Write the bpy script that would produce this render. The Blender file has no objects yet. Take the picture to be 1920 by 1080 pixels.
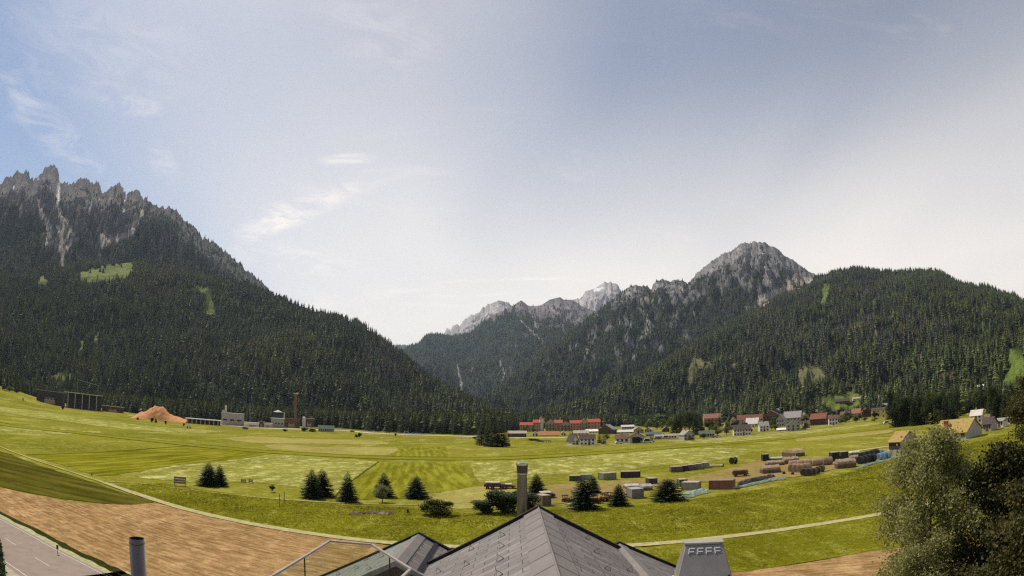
import bpy, bmesh, math, random
import numpy as np
from mathutils import Vector, Matrix

# ------------------------------------------------------------------ camera, world, sun
SC = bpy.context.scene
F = 1100.0                       # pixels (of a 1920 wide frame) per radian
PITCH = math.radians(12.8)
H = 15.0                         # the camera stands on a mast 15 m above the valley floor
cam = bpy.data.cameras.new('camera')
camo = bpy.data.objects.new('camera', cam)
SC.collection.objects.link(camo); SC.camera = camo
camo.location = (0, 0, H); camo.rotation_euler = (math.radians(90) + PITCH, 0, 0)
cam.type = 'PANO'
cam.panorama_type = 'FISHEYE_LENS_POLYNOMIAL'
cam.sensor_width = 36.0; cam.sensor_height = 20.25; cam.sensor_fit = 'HORIZONTAL'
cam.fisheye_fov = math.radians(180)
cam.fisheye_polynomial_k0 = 0; cam.fisheye_polynomial_k1 = -(1920 / 36.0) / F
cam.fisheye_polynomial_k2 = 0; cam.fisheye_polynomial_k3 = 0; cam.fisheye_polynomial_k4 = 0
cam.clip_start = 0.05; cam.clip_end = 150000

SUN_AZ, SUN_EL = math.radians(-52), math.radians(54)      # azimuth from the view axis, left is negative
world = bpy.data.worlds.new('World'); SC.world = world; world.use_nodes = True
wn, wl = world.node_tree.nodes, world.node_tree.links
bg = wn['Background']
sky = wn.new('ShaderNodeTexSky'); sky.sky_type = 'NISHITA'; sky.sun_disc = False
sky.sun_elevation = SUN_EL; sky.sun_rotation = SUN_AZ
sky.altitude = 1200; sky.air_density = 1.0; sky.dust_density = 1.2; sky.ozone_density = 1.0
SKY_STRENGTH = 0.092
def wnode(t, **k):
    n = wn.new(t)
    for a, v in k.items(): setattr(n, a, v)
    return n
tc = wnode('ShaderNodeTexCoord')
sep = wnode('ShaderNodeSeparateXYZ'); wl.new(tc.outputs['Generated'], sep.inputs[0])
# thin high cloud: direction is projected on a flat layer overhead, streaky noise decides how white it is
mx = wnode('ShaderNodeMath', operation='MAXIMUM'); wl.new(sep.outputs[2], mx.inputs[0]); mx.inputs[1].default_value = 0.0
ad = wnode('ShaderNodeMath', operation='ADD'); wl.new(mx.outputs[0], ad.inputs[0]); ad.inputs[1].default_value = 0.16
dv = wnode('ShaderNodeVectorMath', operation='DIVIDE'); wl.new(tc.outputs['Generated'], dv.inputs[0])
cmb = wnode('ShaderNodeCombineXYZ')
for i in range(3): wl.new(ad.outputs[0], cmb.inputs[i])
wl.new(cmb.outputs[0], dv.inputs[1])
def cloud(rot, sc, nscale, detail, lo, hi, dist=0.6, seed=0.0):
    mp = wnode('ShaderNodeMapping'); wl.new(dv.outputs[0], mp.inputs[0])
    mp.inputs['Rotation'].default_value = (0, 0, math.radians(rot)); mp.inputs['Scale'].default_value = sc
    mp.inputs['Location'].default_value = (seed, seed * .7, 0)
    nz = wnode('ShaderNodeTexNoise'); wl.new(mp.outputs[0], nz.inputs[0])
    nz.inputs['Scale'].default_value = nscale; nz.inputs['Detail'].default_value = detail
    nz.inputs['Roughness'].default_value = 0.62; nz.inputs['Distortion'].default_value = dist
    mr = wnode('ShaderNodeMapRange', interpolation_type='SMOOTHSTEP'); wl.new(nz.outputs[0], mr.inputs[0])
    mr.inputs[1].default_value = lo; mr.inputs[2].default_value = hi
    return mr.outputs[0]
veil = cloud(20, (1, .5, 0), 0.55, 3, 0.30, 0.75, 0.3, 3.1)
wisp = cloud(-28, (.55, 2.2, 0), 1.5, 9, 0.55, 0.86, 1.4, 7.7)
gate = cloud(0, (1, 1, 0), 0.8, 2, 0.48, 0.62, 0.0, 1.9)
wg = wnode('ShaderNodeMath', operation='MULTIPLY'); wl.new(wisp, wg.inputs[0]); wl.new(gate, wg.inputs[1])
# single cirrus wisps, each a soft patch round one direction of the sky filled with fine streaks
fib = wnode('ShaderNodeTexNoise'); fib.inputs['Scale'].default_value = 8.0; fib.inputs['Detail'].default_value = 8; fib.inputs['Roughness'].default_value = .7; fib.inputs['Distortion'].default_value = 1.2
fm = wnode('ShaderNodeMapping'); wl.new(tc.outputs['Generated'], fm.inputs[0]); fm.inputs['Scale'].default_value = (1, 1, 3.2); fm.inputs['Rotation'].default_value = (0, math.radians(24), 0); wl.new(fm.outputs[0], fib.inputs[0])
fr_ = wnode('ShaderNodeMapRange', interpolation_type='SMOOTHSTEP'); wl.new(fib.outputs[0], fr_.inputs[0]); fr_.inputs[1].default_value = .40; fr_.inputs[2].default_value = .66
def skydir(px, py):
    dx, dy = px - 960.0, 540.0 - py; r = math.hypot(dx, dy) + 1e-9; th = r / F; X = math.sin(th) * dx / r; U = math.sin(th) * dy / r; Z = math.cos(th)
    return Vector((X, Z * math.cos(PITCH) - U * math.sin(PITCH), Z * math.sin(PITCH) + U * math.cos(PITCH)))
acc_ = None
for (x1_, y1_), (x2_, y2_), wd_, st_ in (((500, 425), (650, 358), 20, .62), ((450, 440), (560, 385), 22, .5), ((610, 302), (690, 297), 10, .55), ((0, 150), (60, 205), 34, .42), ((50, 195), (150, 300), 30, .40), ((140, 290), (200, 350), 22, .3), ((292, 275), (325, 350), 20, .4), ((200, 190), (290, 205), 16, .4), ((440, 470), (640, 500), 26, .35), ((620, 20), (800, 110), 60, .2), ((560, 560), (700, 600), 20, .3), ((0, 60), (330, 130), 80, .22)):
    a_, b_ = skydir(x1_, y1_), skydir(x2_, y2_); c_ = (a_ + b_).normalized(); u_ = (b_ - a_); L_ = u_.length * .55; u_ = (u_ - c_ * u_.dot(c_)).normalized(); v_ = c_.cross(u_); W_ = wd_ / F
    sq = []
    for ax_, ln_ in ((u_, L_), (v_, W_)):
        d1 = wnode('ShaderNodeVectorMath', operation='DOT_PRODUCT'); wl.new(tc.outputs['Generated'], d1.inputs[0]); d1.inputs[1].default_value = tuple(ax_ / ln_)
        s1 = wnode('ShaderNodeMath', operation='MULTIPLY'); wl.new(d1.outputs['Value'], s1.inputs[0]); wl.new(d1.outputs['Value'], s1.inputs[1]); sq.append(s1)
    ad_ = wnode('ShaderNodeMath', operation='ADD'); wl.new(sq[0].outputs[0], ad_.inputs[0]); wl.new(sq[1].outputs[0], ad_.inputs[1])
    m_ = wnode('ShaderNodeMapRange', interpolation_type='SMOOTHSTEP'); wl.new(ad_.outputs[0], m_.inputs[0]); m_.inputs[1].default_value = 2.2; m_.inputs[2].default_value = 0.0; m_.inputs[4].default_value = st_
    if acc_ is None: acc_ = m_
    else: n_ = wnode('ShaderNodeMath', operation='ADD'); wl.new(acc_.outputs[0], n_.inputs[0]); wl.new(m_.outputs[0], n_.inputs[1]); acc_ = n_
wi_ = wnode('ShaderNodeMath', operation='MULTIPLY'); wl.new(acc_.outputs[0], wi_.inputs[0]); wl.new(fr_.outputs[0], wi_.inputs[1])
def madd(a, ka, b, kb, c):
    m1 = wnode('ShaderNodeMath', operation='MULTIPLY_ADD'); wl.new(a, m1.inputs[0]); m1.inputs[1].default_value = ka; m1.inputs[2].default_value = c
    m2 = wnode('ShaderNodeMath', operation='MULTIPLY_ADD'); wl.new(b, m2.inputs[0]); m2.inputs[1].default_value = kb; wl.new(m1.outputs[0], m2.inputs[2])
    return m2
# the veil thickens towards the horizon
hz = wnode('ShaderNodeMapRange', interpolation_type='SMOOTHSTEP'); wl.new(sep.outputs[2], hz.inputs[0])
hz.inputs[1].default_value = 0.60; hz.inputs[2].default_value = 0.06
# the veil glows towards the sun, which stands above the left of the frame
dt = wnode('ShaderNodeVectorMath', operation='DOT_PRODUCT'); wl.new(tc.outputs['Generated'], dt.inputs[0]); dt.inputs[1].default_value = (math.sin(math.radians(-24)) * .77, math.cos(math.radians(-24)) * .77, .64)
gw = wnode('ShaderNodeMapRange', interpolation_type='SMOOTHSTEP'); wl.new(dt.outputs['Value'], gw.inputs[0]); gw.inputs[1].default_value = .86; gw.inputs[2].default_value = 1.0
f00 = madd(veil, 0.22, wg.outputs[0], 0.25, .0)
f0 = wnode('ShaderNodeMath', operation='MULTIPLY_ADD'); wl.new(wi_.outputs[0], f0.inputs[0]); f0.inputs[1].default_value = .42; wl.new(f00.outputs[0], f0.inputs[2])
f1 = wnode('ShaderNodeMath', operation='MULTIPLY_ADD'); wl.new(gw.outputs[0], f1.inputs[0]); f1.inputs[1].default_value = .30; wl.new(f0.outputs[0], f1.inputs[2])
ax_ = wnode('ShaderNodeMapRange', interpolation_type='SMOOTHSTEP'); wl.new(sep.outputs[0], ax_.inputs[0]); ax_.inputs[1].default_value = -.78; ax_.inputs[2].default_value = -.22; ax_.inputs[3].default_value = .0
hx_ = wnode('ShaderNodeMath', operation='MULTIPLY'); wl.new(hz.outputs[0], hx_.inputs[0]); wl.new(ax_.outputs[0], hx_.inputs[1])
f2 = wnode('ShaderNodeMath', operation='MULTIPLY_ADD', use_clamp=True); wl.new(hx_.outputs[0], f2.inputs[0]); f2.inputs[1].default_value = 0.92; wl.new(f1.outputs[0], f2.inputs[2])
mix = wnode('ShaderNodeMixRGB'); wl.new(f2.outputs[0], mix.inputs[0])
gm_ = wnode('ShaderNodeMixRGB', blend_type='MULTIPLY'); gm_.inputs[0].default_value = 1; wl.new(sky.outputs[0], gm_.inputs[1]); gm_.inputs[2].default_value = (.91, .96, 1.0, 1); wl.new(gm_.outputs[0], mix.inputs[1]); mix.inputs[2].default_value = (12.4, 11.3, 10.0, 1)
wl.new(mix.outputs[0], bg.inputs[0]); bg.inputs[1].default_value = SKY_STRENGTH

sl = bpy.data.lights.new('sun', 'SUN'); sl.energy = 4.3; sl.angle = math.radians(0.6); sl.color = (1, .92, .78)
so = bpy.data.objects.new('sun', sl); SC.collection.objects.link(so)
SUNV = Vector((math.sin(SUN_AZ) * math.cos(SUN_EL), math.cos(SUN_AZ) * math.cos(SUN_EL), math.sin(SUN_EL)))
so.rotation_euler = SUNV.to_track_quat('Z', 'Y').to_euler(); so.location = (-60, 60, 90)
vs = SC.view_settings; vs.view_transform = 'Standard'; vs.look = 'None'; vs.exposure = 0.12; vs.gamma = 1; vs.use_curve_mapping = False
SC.cycles.filter_width = 1.3; SC.cycles.use_denoising = False; SC.cycles.max_bounces = 5; SC.cycles.diffuse_bounces = 2; SC.cycles.glossy_bounces = 3; SC.cycles.transmission_bounces = 4
SC.cycles.transparent_max_bounces = 8; SC.cycles.volume_bounces = 0; SC.cycles.caustics_reflective = False; SC.cycles.caustics_refractive = False

# ------------------------------------------------------------------ maths helpers
rng = np.random.default_rng(5); R = random.Random(11)
def ray(px, py):
    dx, dy = px - 960.0, 540.0 - py
    r = math.hypot(dx, dy) + 1e-9; th = r / F
    X = math.sin(th) * dx / r; U = math.sin(th) * dy / r; Z = math.cos(th)
    return np.array([X, Z * math.cos(PITCH) - U * math.sin(PITCH), Z * math.sin(PITCH) + U * math.cos(PITCH)])
def proj(x, y, z):
    z = z - H
    Z = y * math.cos(PITCH) + z * math.sin(PITCH); U = -y * math.sin(PITCH) + z * math.cos(PITCH)
    n = np.sqrt(x * x + y * y + z * z); th = np.arccos(np.clip(Z / n, -1, 1)); r = np.hypot(x, U) + 1e-9
    return 960 + F * th * x / r, 540 - F * th * U / r
def at_z(px, py, z): d = ray(px, py); t = (z - H) / d[2]; return Vector(d * t + np.array([0, 0, H]))
def at_y(px, py, y): d = ray(px, py); t = y / d[1]; return Vector(d * t + np.array([0, 0, H]))
def at_d(px, py, dist):
    d = ray(px, py); t = dist / math.hypot(d[0], d[1]); return Vector(d * t + np.array([0, 0, H]))
def ss(a, b, x):
    t = np.clip((x - a) / (b - a), 0, 1); return t * t * (3 - 2 * t)
def perlin(x, y, seed=0):
    x = np.asarray(x, float); y = np.asarray(y, float)
    xi = np.floor(x).astype(np.int64); yi = np.floor(y).astype(np.int64); xf = x - xi; yf = y - yi
    def g(ix, iy, fx, fy):
        h = (ix * 374761393 + iy * 668265263 + seed * 974634777) & 0xffffffff
        h = ((h ^ (h >> 13)) * 1274126177) & 0xffffffff; h = (h ^ (h >> 16)) & 0xffff
        a = h * (2 * np.pi / 65536); return np.cos(a) * fx + np.sin(a) * fy
    u = xf * xf * xf * (xf * (xf * 6 - 15) + 10); v = yf * yf * yf * (yf * (yf * 6 - 15) + 10)
    a = g(xi, yi, xf, yf); b = g(xi + 1, yi, xf - 1, yf); c = g(xi, yi + 1, xf, yf - 1); d = g(xi + 1, yi + 1, xf - 1, yf - 1)
    return 1.5 * ((a * (1 - u) + b * u) * (1 - v) + (c * (1 - u) + d * u) * v)
def fbm(x, y, o=5, seed=0, gain=.5):
    s = 0; a = 1
    for i in range(o): s = s + a * perlin(x * 2 ** i, y * 2 ** i, seed + i); a *= gain
    return s
def ridged(x, y, o=5, seed=0, gain=.5):
    s = 0; a = 1
    for i in range(o): s = s + a * (1 - 2 * np.abs(perlin(x * 2 ** i, y * 2 ** i, seed + i))); a *= gain
    return s
def inpoly(px, py, poly):
    px = np.asarray(px, float); py = np.asarray(py, float); r = np.zeros(px.shape, bool); n = len(poly)
    for i in range(n):
        x1, y1 = poly[i]; x2, y2 = poly[(i + 1) % n]
        if y1 == y2: continue
        c = ((y1 > py) != (y2 > py)) & (px < (x2 - x1) * (py - y1) / (y2 - y1) + x1); r ^= c
    return r

# ------------------------------------------------------------------ object helpers
def link(o): SC.collection.objects.link(o); return o
def tag(o, label=None, cat=None, group=None, kind=None):
    if label: o['label'] = label
    if cat: o['category'] = cat
    if group: o['group'] = group
    if kind: o['kind'] = kind
    return o
def empty(name, loc=(0, 0, 0), rz=0.0):
    o = bpy.data.objects.new(name, None); o.location = loc; o.rotation_euler = (0, 0, rz); return link(o)
def mesh_np(name, V, Fq, m=None, smooth=False):
    me = bpy.data.meshes.new(name); V = np.asarray(V, np.float32); Fq = np.asarray(Fq, np.int32); k = Fq.shape[1]
    me.vertices.add(len(V)); me.vertices.foreach_set('co', V.ravel())
    me.loops.add(Fq.size); me.loops.foreach_set('vertex_index', Fq.ravel())
    me.polygons.add(len(Fq)); me.polygons.foreach_set('loop_start', np.arange(0, Fq.size, k, dtype=np.int32))
    me.polygons.foreach_set('loop_total', np.full(len(Fq), k, np.int32))
    if smooth: me.polygons.foreach_set('use_smooth', np.ones(len(Fq), bool))
    me.update(calc_edges=True)
    if m: me.materials.append(m)
    return me
def obj(name, me, parent=None, loc=(0, 0, 0), rz=0.0):
    o = bpy.data.objects.new(name, me); o.location = loc; o.rotation_euler = (0, 0, rz)
    if parent: o.parent = parent
    return link(o)
class MB:
    def __init__(s): s.v = []; s.f = []
    def add(s, vs, fs):
        b = len(s.v); s.v += [tuple(v) for v in vs]; s.f += [tuple(b + i for i in f) for f in fs]; return s
    def box(s, c, d, rz=0, rx=0, ry=0):
        M = Matrix.Translation(c) @ Matrix.Rotation(rz, 4, 'Z') @ Matrix.Rotation(ry, 4, 'Y') @ Matrix.Rotation(rx, 4, 'X')
        vs = [M @ Vector((x * d[0] / 2, y * d[1] / 2, z * d[2] / 2)) for z in (-1, 1) for x, y in ((-1, -1), (1, -1), (1, 1), (-1, 1))]
        return s.add(vs, [(3, 2, 1, 0), (4, 5, 6, 7), (0, 1, 5, 4), (1, 2, 6, 5), (2, 3, 7, 6), (3, 0, 4, 7)])
    def tube(s, pts, rs, n=10, cap=True):
        rings = []; b = len(s.v)
        for i, p in enumerate(pts):
            p = Vector(p); q = Vector(pts[min(i + 1, len(pts) - 1)]) - Vector(pts[max(i - 1, 0)]); q.normalize()
            a = q.orthogonal().normalized() if i == 0 else (pa - q * pa.dot(q)).normalized()
            pa = a; c = q.cross(a); r = rs[i] if hasattr(rs, '__len__') else rs
            s.v += [tuple(p + (a * math.cos(2 * math.pi * k / n) + c * math.sin(2 * math.pi * k / n)) * r) for k in range(n)]
        for i in range(len(pts) - 1):
            for k in range(n): s.f.append((b + i * n + k, b + i * n + (k + 1) % n, b + (i + 1) * n + (k + 1) % n, b + (i + 1) * n + k))
        if cap: s.f.append(tuple(b + k for k in reversed(range(n)))); s.f.append(tuple(b + (len(pts) - 1) * n + k for k in range(n)))
        return s
    def prism(s, poly, axis, a, b):
        # poly: 2D outline (counter clockwise), extruded along axis from a to b
        def P(u, v, w): return {'x': (w, u, v), 'y': (u, w, v), 'z': (u, v, w)}[axis]
        n = len(poly); vs = [P(u, v, a) for u, v in poly] + [P(u, v, b) for u, v in poly]
        return s.add(vs, [tuple(range(n)), tuple(range(2 * n - 1, n - 1, -1))] + [(i, i + n, (i + 1) % n + n, (i + 1) % n) for i in range(n)])
    def slab(s, q, th):
        # four corner points of the top face, thickened downwards along its normal
        q = [Vector(p) for p in q]; n = (q[1] - q[0]).cross(q[3] - q[0]).normalized()
        if n.z < 0: n = -n
        return s.add(q + [p - n * th for p in q], [(0, 1, 2, 3), (7, 6, 5, 4), (0, 4, 5, 1), (1, 5, 6, 2), (2, 6, 7, 3), (3, 7, 4, 0)])
    def mesh(s, name, m, smooth=False, fix=True):
        me = bpy.data.meshes.new(name); me.from_pydata(s.v, [], s.f)
        if fix:
            bm = bmesh.new(); bm.from_mesh(me); bmesh.ops.recalc_face_normals(bm, faces=bm.faces); bm.to_mesh(me); bm.free()
        if smooth:
            for p in me.polygons: p.use_smooth = True
        me.materials.append(m); return me
    def build(s, name, m, parent=None, loc=(0, 0, 0), rz=0.0, smooth=False, fix=True):
        return obj(name, s.mesh(name, m, smooth, fix), parent, loc, rz)
def bevel(o, w=.02, seg=2):
    b = o.modifiers.new('bevel', 'BEVEL'); b.width = w; b.segments = seg; b.limit_method = 'ANGLE'; return o
def copy_thing(root, loc, rz=0.0, sc=None, label=None):
    c = root.copy(); link(c); c.location = loc; c.rotation_euler = (0, 0, rz)
    if sc is not None: c.scale = sc if hasattr(sc, '__len__') else (sc, sc, sc)
    if label: c['label'] = label
    for ch in root.children:
        d = ch.copy(); link(d); d.parent = c
        for g in ch.children: e = g.copy(); link(e); e.parent = d
    return c

# ------------------------------------------------------------------ materials
MATS = {}
def nodes(m): return m.node_tree.nodes, m.node_tree.links
def mat(name, col, rough=.8, var=.25, scale=3.0, bump=0.0, metal=0.0, coord='Object', stretch=(1, 1, 1), col2=None, detail=5, spec=.12, bscale=None):
    if name in MATS: return MATS[name]
    m = bpy.data.materials.new(name); m.use_nodes = True; n, l = nodes(m); p = n['Principled BSDF']
    p.inputs['Roughness'].default_value = rough; p.inputs['Metallic'].default_value = metal; p.inputs['Specular IOR Level'].default_value = spec
    if coord == 'World': src = n.new('ShaderNodeNewGeometry').outputs['Position']
    else: src = n.new('ShaderNodeTexCoord').outputs['Object']
    mp = n.new('ShaderNodeMapping'); l.new(src, mp.inputs[0]); mp.inputs['Scale'].default_value = stretch
    nz = n.new('ShaderNodeTexNoise'); l.new(mp.outputs[0], nz.inputs[0]); nz.inputs['Scale'].default_value = scale; nz.inputs['Detail'].default_value = detail; nz.inputs['Roughness'].default_value = .65
    cr = n.new('ShaderNodeValToRGB'); l.new(nz.outputs[0], cr.inputs[0])
    a = tuple(c * (1 - var) for c in col[:3]); b = tuple(min(1, c * (1 + var)) for c in (col2 or col)[:3])
    cr.color_ramp.elements[0].position = .32; cr.color_ramp.elements[1].position = .68
    cr.color_ramp.elements[0].color = (*a, 1); cr.color_ramp.elements[1].color = (*b, 1)
    l.new(cr.outputs[0], p.inputs['Base Color'])
    if bump:
        bp = n.new('ShaderNodeBump'); bp.inputs['Strength'].default_value = min(1, bump); bp.inputs['Distance'].default_value = .05 if coord == 'Object' else .3
        if bscale:
            n2 = n.new('ShaderNodeTexNoise'); l.new(mp.outputs[0], n2.inputs[0]); n2.inputs['Scale'].default_value = bscale; l.new(n2.outputs[0], bp.inputs['Height'])
        else: l.new(nz.outputs[0], bp.inputs['Height'])
        l.new(bp.outputs[0], p.inputs['Normal'])
    MATS[name] = m; return m
def leafmat(name, cols, tint=False, trans=.25, rough=.7, rnd=None):
    """foliage: colour varies from tree to tree and from clump to clump; 'tint' multiplies in the planted colour of each tree"""
    if name in MATS: return MATS[name]
    m = bpy.data.materials.new(name); m.use_nodes = True; n, l = nodes(m); p = n['Principled BSDF']; out = n['Material Output']
    oi = n.new('ShaderNodeObjectInfo'); geo = n.new('ShaderNodeNewGeometry'); tcx = n.new('ShaderNodeTexCoord')
    nz = n.new('ShaderNodeTexNoise'); l.new(tcx.outputs['Object'], nz.inputs[0]); nz.inputs['Scale'].default_value = 2.2; nz.inputs['Detail'].default_value = 3
    mx = n.new('ShaderNodeMath'); mx.operation = 'MULTIPLY_ADD'; l.new(oi.outputs['Random'], mx.inputs[0]); mx.inputs[1].default_value = .55
    if rnd is not None: l.remove(mx.inputs[0].links[0]); mx.inputs[0].default_value = rnd
    m2 = n.new('ShaderNodeMath'); m2.operation = 'MULTIPLY'; l.new(nz.outputs[0], m2.inputs[0]); m2.inputs[1].default_value = .45; l.new(m2.outputs[0], mx.inputs[2])
    m3 = n.new('ShaderNodeMath'); m3.operation = 'MULTIPLY_ADD'; l.new(geo.outputs['Random Per Island'], m3.inputs[0]); m3.inputs[1].default_value = .3; l.new(mx.outputs[0], m3.inputs[2])
    cr = n.new('ShaderNodeValToRGB'); l.new(m3.outputs[0], cr.inputs[0])
    e = cr.color_ramp.elements; e[0].position = .1; e[1].position = 1.1 if False else 1.0
    e[0].color = (*cols[0], 1); e[1].color = (*cols[-1], 1)
    for i, c in enumerate(cols[1:-1]): x = e.new(.1 + .9 * (i + 1) / (len(cols) - 1)); x.color = (*c, 1)
    o = cr.outputs[0]
    if tint:
        at = n.new('ShaderNodeAttribute'); at.attribute_type = 'INSTANCER'; at.attribute_name = 'tint'
        mu = n.new('ShaderNodeMixRGB'); mu.blend_type = 'MULTIPLY'; mu.inputs[0].default_value = 1; l.new(o, mu.inputs[1]); l.new(at.outputs['Color'], mu.inputs[2]); o = mu.outputs[0]
    l.new(o, p.inputs['Base Color']); p.inputs['Roughness'].default_value = rough; p.inputs['Specular IOR Level'].default_value = .2
    if trans:
        tr = n.new('ShaderNodeBsdfTranslucent'); l.new(o, tr.inputs[0]); ms = n.new('ShaderNodeMixShader'); ms.inputs[0].default_value = trans
        l.new(p.outputs[0], ms.inputs[1]); l.new(tr.outputs[0], ms.inputs[2]); l.new(ms.outputs[0], out.inputs[0])
    MATS[name] = m; return m
# ------------------------------------------------------------------ mountains (height fields round the camera's foot)
def to_azel(pts):
    a = []
    for px, py in pts:
        d = ray(px, py); a.append((math.atan2(d[0], d[1]), math.atan2(d[2], math.hypot(d[0], d[1]))))
    a = np.array(a); o = np.argsort(a[:, 0]); return a[o, 0], a[o, 1]
def blur(v, w):
    k = np.hanning(2 * w + 3)[1:-1]; k /= k.sum(); return np.convolve(np.pad(v, w, mode='edge'), k, 'valid')
MOUNT = {}
def gz0(x, y):
    az = np.degrees(np.arctan2(x, y)); r = np.hypot(x, y)
    return 15.5 * ss(-44.5, -50.5, az) * ss(430, 740, r)
def mountain(name, skyl, Rr, Rf, drop=0, p=1.3, amp=60, rib=0.0, sm=60, rows=150, step=.085, rock_t=2.0, seed=0, nscale=300., z0=-14, color=None, m=None, jag=.0, backf=.35):
    az0, el0 = to_azel([(x, y + drop) for x, y in skyl])
    az = np.arange(az0[0], az0[-1], math.radians(step)); el = np.interp(az, az0, el0)
    if jag: el = el + jag / F * (fbm(np.degrees(az) * 3.6, az * 0 + 3.3, 4, seed + 40, .75))
    els = blur(el, sm)
    pa, pr = to_azel([(x, 780) for x, _ in Rr])[0], [r for _, r in sorted(Rr)]
    fa, fr = to_azel([(x, 780) for x, _ in Rf])[0], [r for _, r in sorted(Rf)]
    RR = blur(np.interp(az, pa, pr), 25); RF = blur(np.interp(az, fa, fr), 25)
    t = np.concatenate([np.linspace(0, .7, int(rows * .55), endpoint=False), np.linspace(.7, 1, int(rows * .45)), 1 + np.linspace(.02, backf, 14)])
    T = t[None, :]; A = az[:, None]
    r = RF[:, None] + (RR - RF)[:, None] * T
    x = r * np.sin(A); y = r * np.cos(A)
    zs = (H + RR * np.tan(els))[:, None]; zr = (H + RR * np.tan(el))[:, None]
    Tc = np.minimum(T, 1)
    z = z0 + (zs - z0) * Tc ** p
    g = fbm(x / nscale, y / nscale, 6, seed) * .5
    s_ = (A * RR[:, None]) / (nscale * .55) + .35 * perlin(x / nscale, y / nscale, seed + 9)
    rb = ridged(s_, r / (nscale * 1.5), 6, seed + 5, .6)
    k = np.clip(Tc * 6, 0, 1) * np.clip((1 - Tc) * 9, 0, 1) ** .8
    rockness = ss(rock_t - .12, rock_t + .12, Tc + .1 * g)
    z = z + k * (amp * g * (1 - rockness) + rib * (rb - .6) * (.25 + .75 * rockness))
    z = z + (zr - zs) * ss(.8, 1.0, Tc)
    cap = H + r * np.tan(el)[:, None] * (.90 + .1 * Tc ** 8)
    z = np.where(T < 1, np.minimum(z, cap), z)
    z = np.where(T > 1, zr - (T - 1) / backf * (zr * .9) + (T - 1) * rib * g, z)
    n, mm = z.shape
    V = np.stack([x, y, z], -1).reshape(-1, 3)
    i = np.arange(n - 1)[:, None] * mm + np.arange(mm - 1)[None, :]; i = i.ravel()
    Q = np.stack([i, i + 1, i + mm + 1, i + mm], -1)[:, ::-1]
    me = mesh_np(name, V, Q, m, smooth=False)
    px, py = proj(x, y, z)
    col = color(px, py, x, y, z, T + 0 * z, rb, g)
    ca = me.color_attributes.new('tone', 'FLOAT_COLOR', 'POINT')
    c4 = np.ones((n * mm, 4), np.float32); c4[:, :3] = col.reshape(-1, 3); ca.data.foreach_set('color', c4.ravel())
    o = obj(name, me); tag(o, kind='structure')
    MOUNT[name] = dict(az=az, RR=RR, RF=RF, t=t, z=z, n=n, m=mm)
    return o
def mheight(name, x, y):
    M = MOUNT[name]; a = np.arctan2(x, y); r = np.hypot(x, y)
    fi = np.clip((a - M['az'][0]) / (M['az'][1] - M['az'][0]), 0, M['n'] - 1.001)
    RR = np.interp(a, M['az'], M['RR']); RF = np.interp(a, M['az'], M['RF']); t = (r - RF) / (RR - RF)
    ok = (t >= 0) & (t <= M['t'][-1]) & (a >= M['az'][0]) & (a <= M['az'][-1])
    fj = np.interp(t, M['t'], np.arange(M['m'])); fj = np.clip(fj, 0, M['m'] - 1.001)
    i = fi.astype(int); j = fj.astype(int); u = fi - i; v = fj - j; z = M['z']
    h = (z[i, j] * (1 - u) * (1 - v) + z[i + 1, j] * u * (1 - v) + z[i, j + 1] * (1 - u) * v + z[i + 1, j + 1] * u * v)
    return np.where(ok, h, -99.), t
def surf(x, y):
    x = np.asarray(x, float); y = np.asarray(y, float); h = gz0(x, y)
    for k in ('wooded_slope_hills', 'right_hills'):
        if k in MOUNT: h = np.maximum(h, mheight(k, x, y)[0])
    return h
def hit(px, py):
    d = ray(px, py); t = 20.0
    hx = math.hypot(d[0], d[1])
    ts = np.geomspace(20, 6000, 3000)
    zz = H + d[2] * ts - surf(d[0] * ts, d[1] * ts); i = int(np.argmax(zz < 0))
    if zz[i] >= 0: i = 2999
    a, b = ts[max(i - 1, 0)], ts[i]
    for _ in range(25):
        c = (a + b) / 2
        if H + d[2] * c - float(surf(d[0] * c, d[1] * c)) < 0: b = c
        else: a = c
    return Vector((d[0] * a, d[1] * a, float(surf(d[0] * a, d[1] * a))))

def mountmat(name, bscale=.028, bdist=26, var=.45, ns=.045):
    m = bpy.data.materials.new(name); m.use_nodes = True; n, l = nodes(m); p = n['Principled BSDF']
    at = n.new('ShaderNodeAttribute'); at.attribute_name = 'tone'; g = n.new('ShaderNodeNewGeometry')
    mp = n.new('ShaderNodeMapping'); l.new(g.outputs['Position'], mp.inputs[0]); mp.inputs['Scale'].default_value = (1, 1, .35)
    nz = n.new('ShaderNodeTexNoise'); l.new(mp.outputs[0], nz.inputs[0]); nz.inputs['Scale'].default_value = ns; nz.inputs['Detail'].default_value = 8; nz.inputs['Roughness'].default_value = .7
    mr = n.new('ShaderNodeMapRange'); l.new(nz.outputs[0], mr.inputs[0]); mr.inputs[1].default_value = .3; mr.inputs[2].default_value = .7; mr.inputs[3].default_value = 1 - var; mr.inputs[4].default_value = 1 + var
    mu = n.new('ShaderNodeVectorMath'); mu.operation = 'SCALE'; l.new(at.outputs['Color'], mu.inputs[0]); l.new(mr.outputs[0], mu.inputs['Scale'])
    l.new(mu.outputs[0], p.inputs['Base Color']); p.inputs['Roughness'].default_value = .95; p.inputs['Specular IOR Level'].default_value = .1
    n2 = n.new('ShaderNodeTexNoise'); l.new(mp.outputs[0], n2.inputs[0]); n2.inputs['Scale'].default_value = bscale; n2.inputs['Detail'].default_value = 9; n2.inputs['Roughness'].default_value = .75
    bp = n.new('ShaderNodeBump'); bp.inputs['Strength'].default_value = 1; bp.inputs['Distance'].default_value = bdist; l.new(n2.outputs[0], bp.inputs['Height']); l.new(bp.outputs[0], p.inputs['Normal'])
    return m
MROCK = mountmat('mountain_rock')
def lay(base, mask, c):
    return base * (1 - mask[..., None]) + np.array(c) * mask[..., None]
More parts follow.
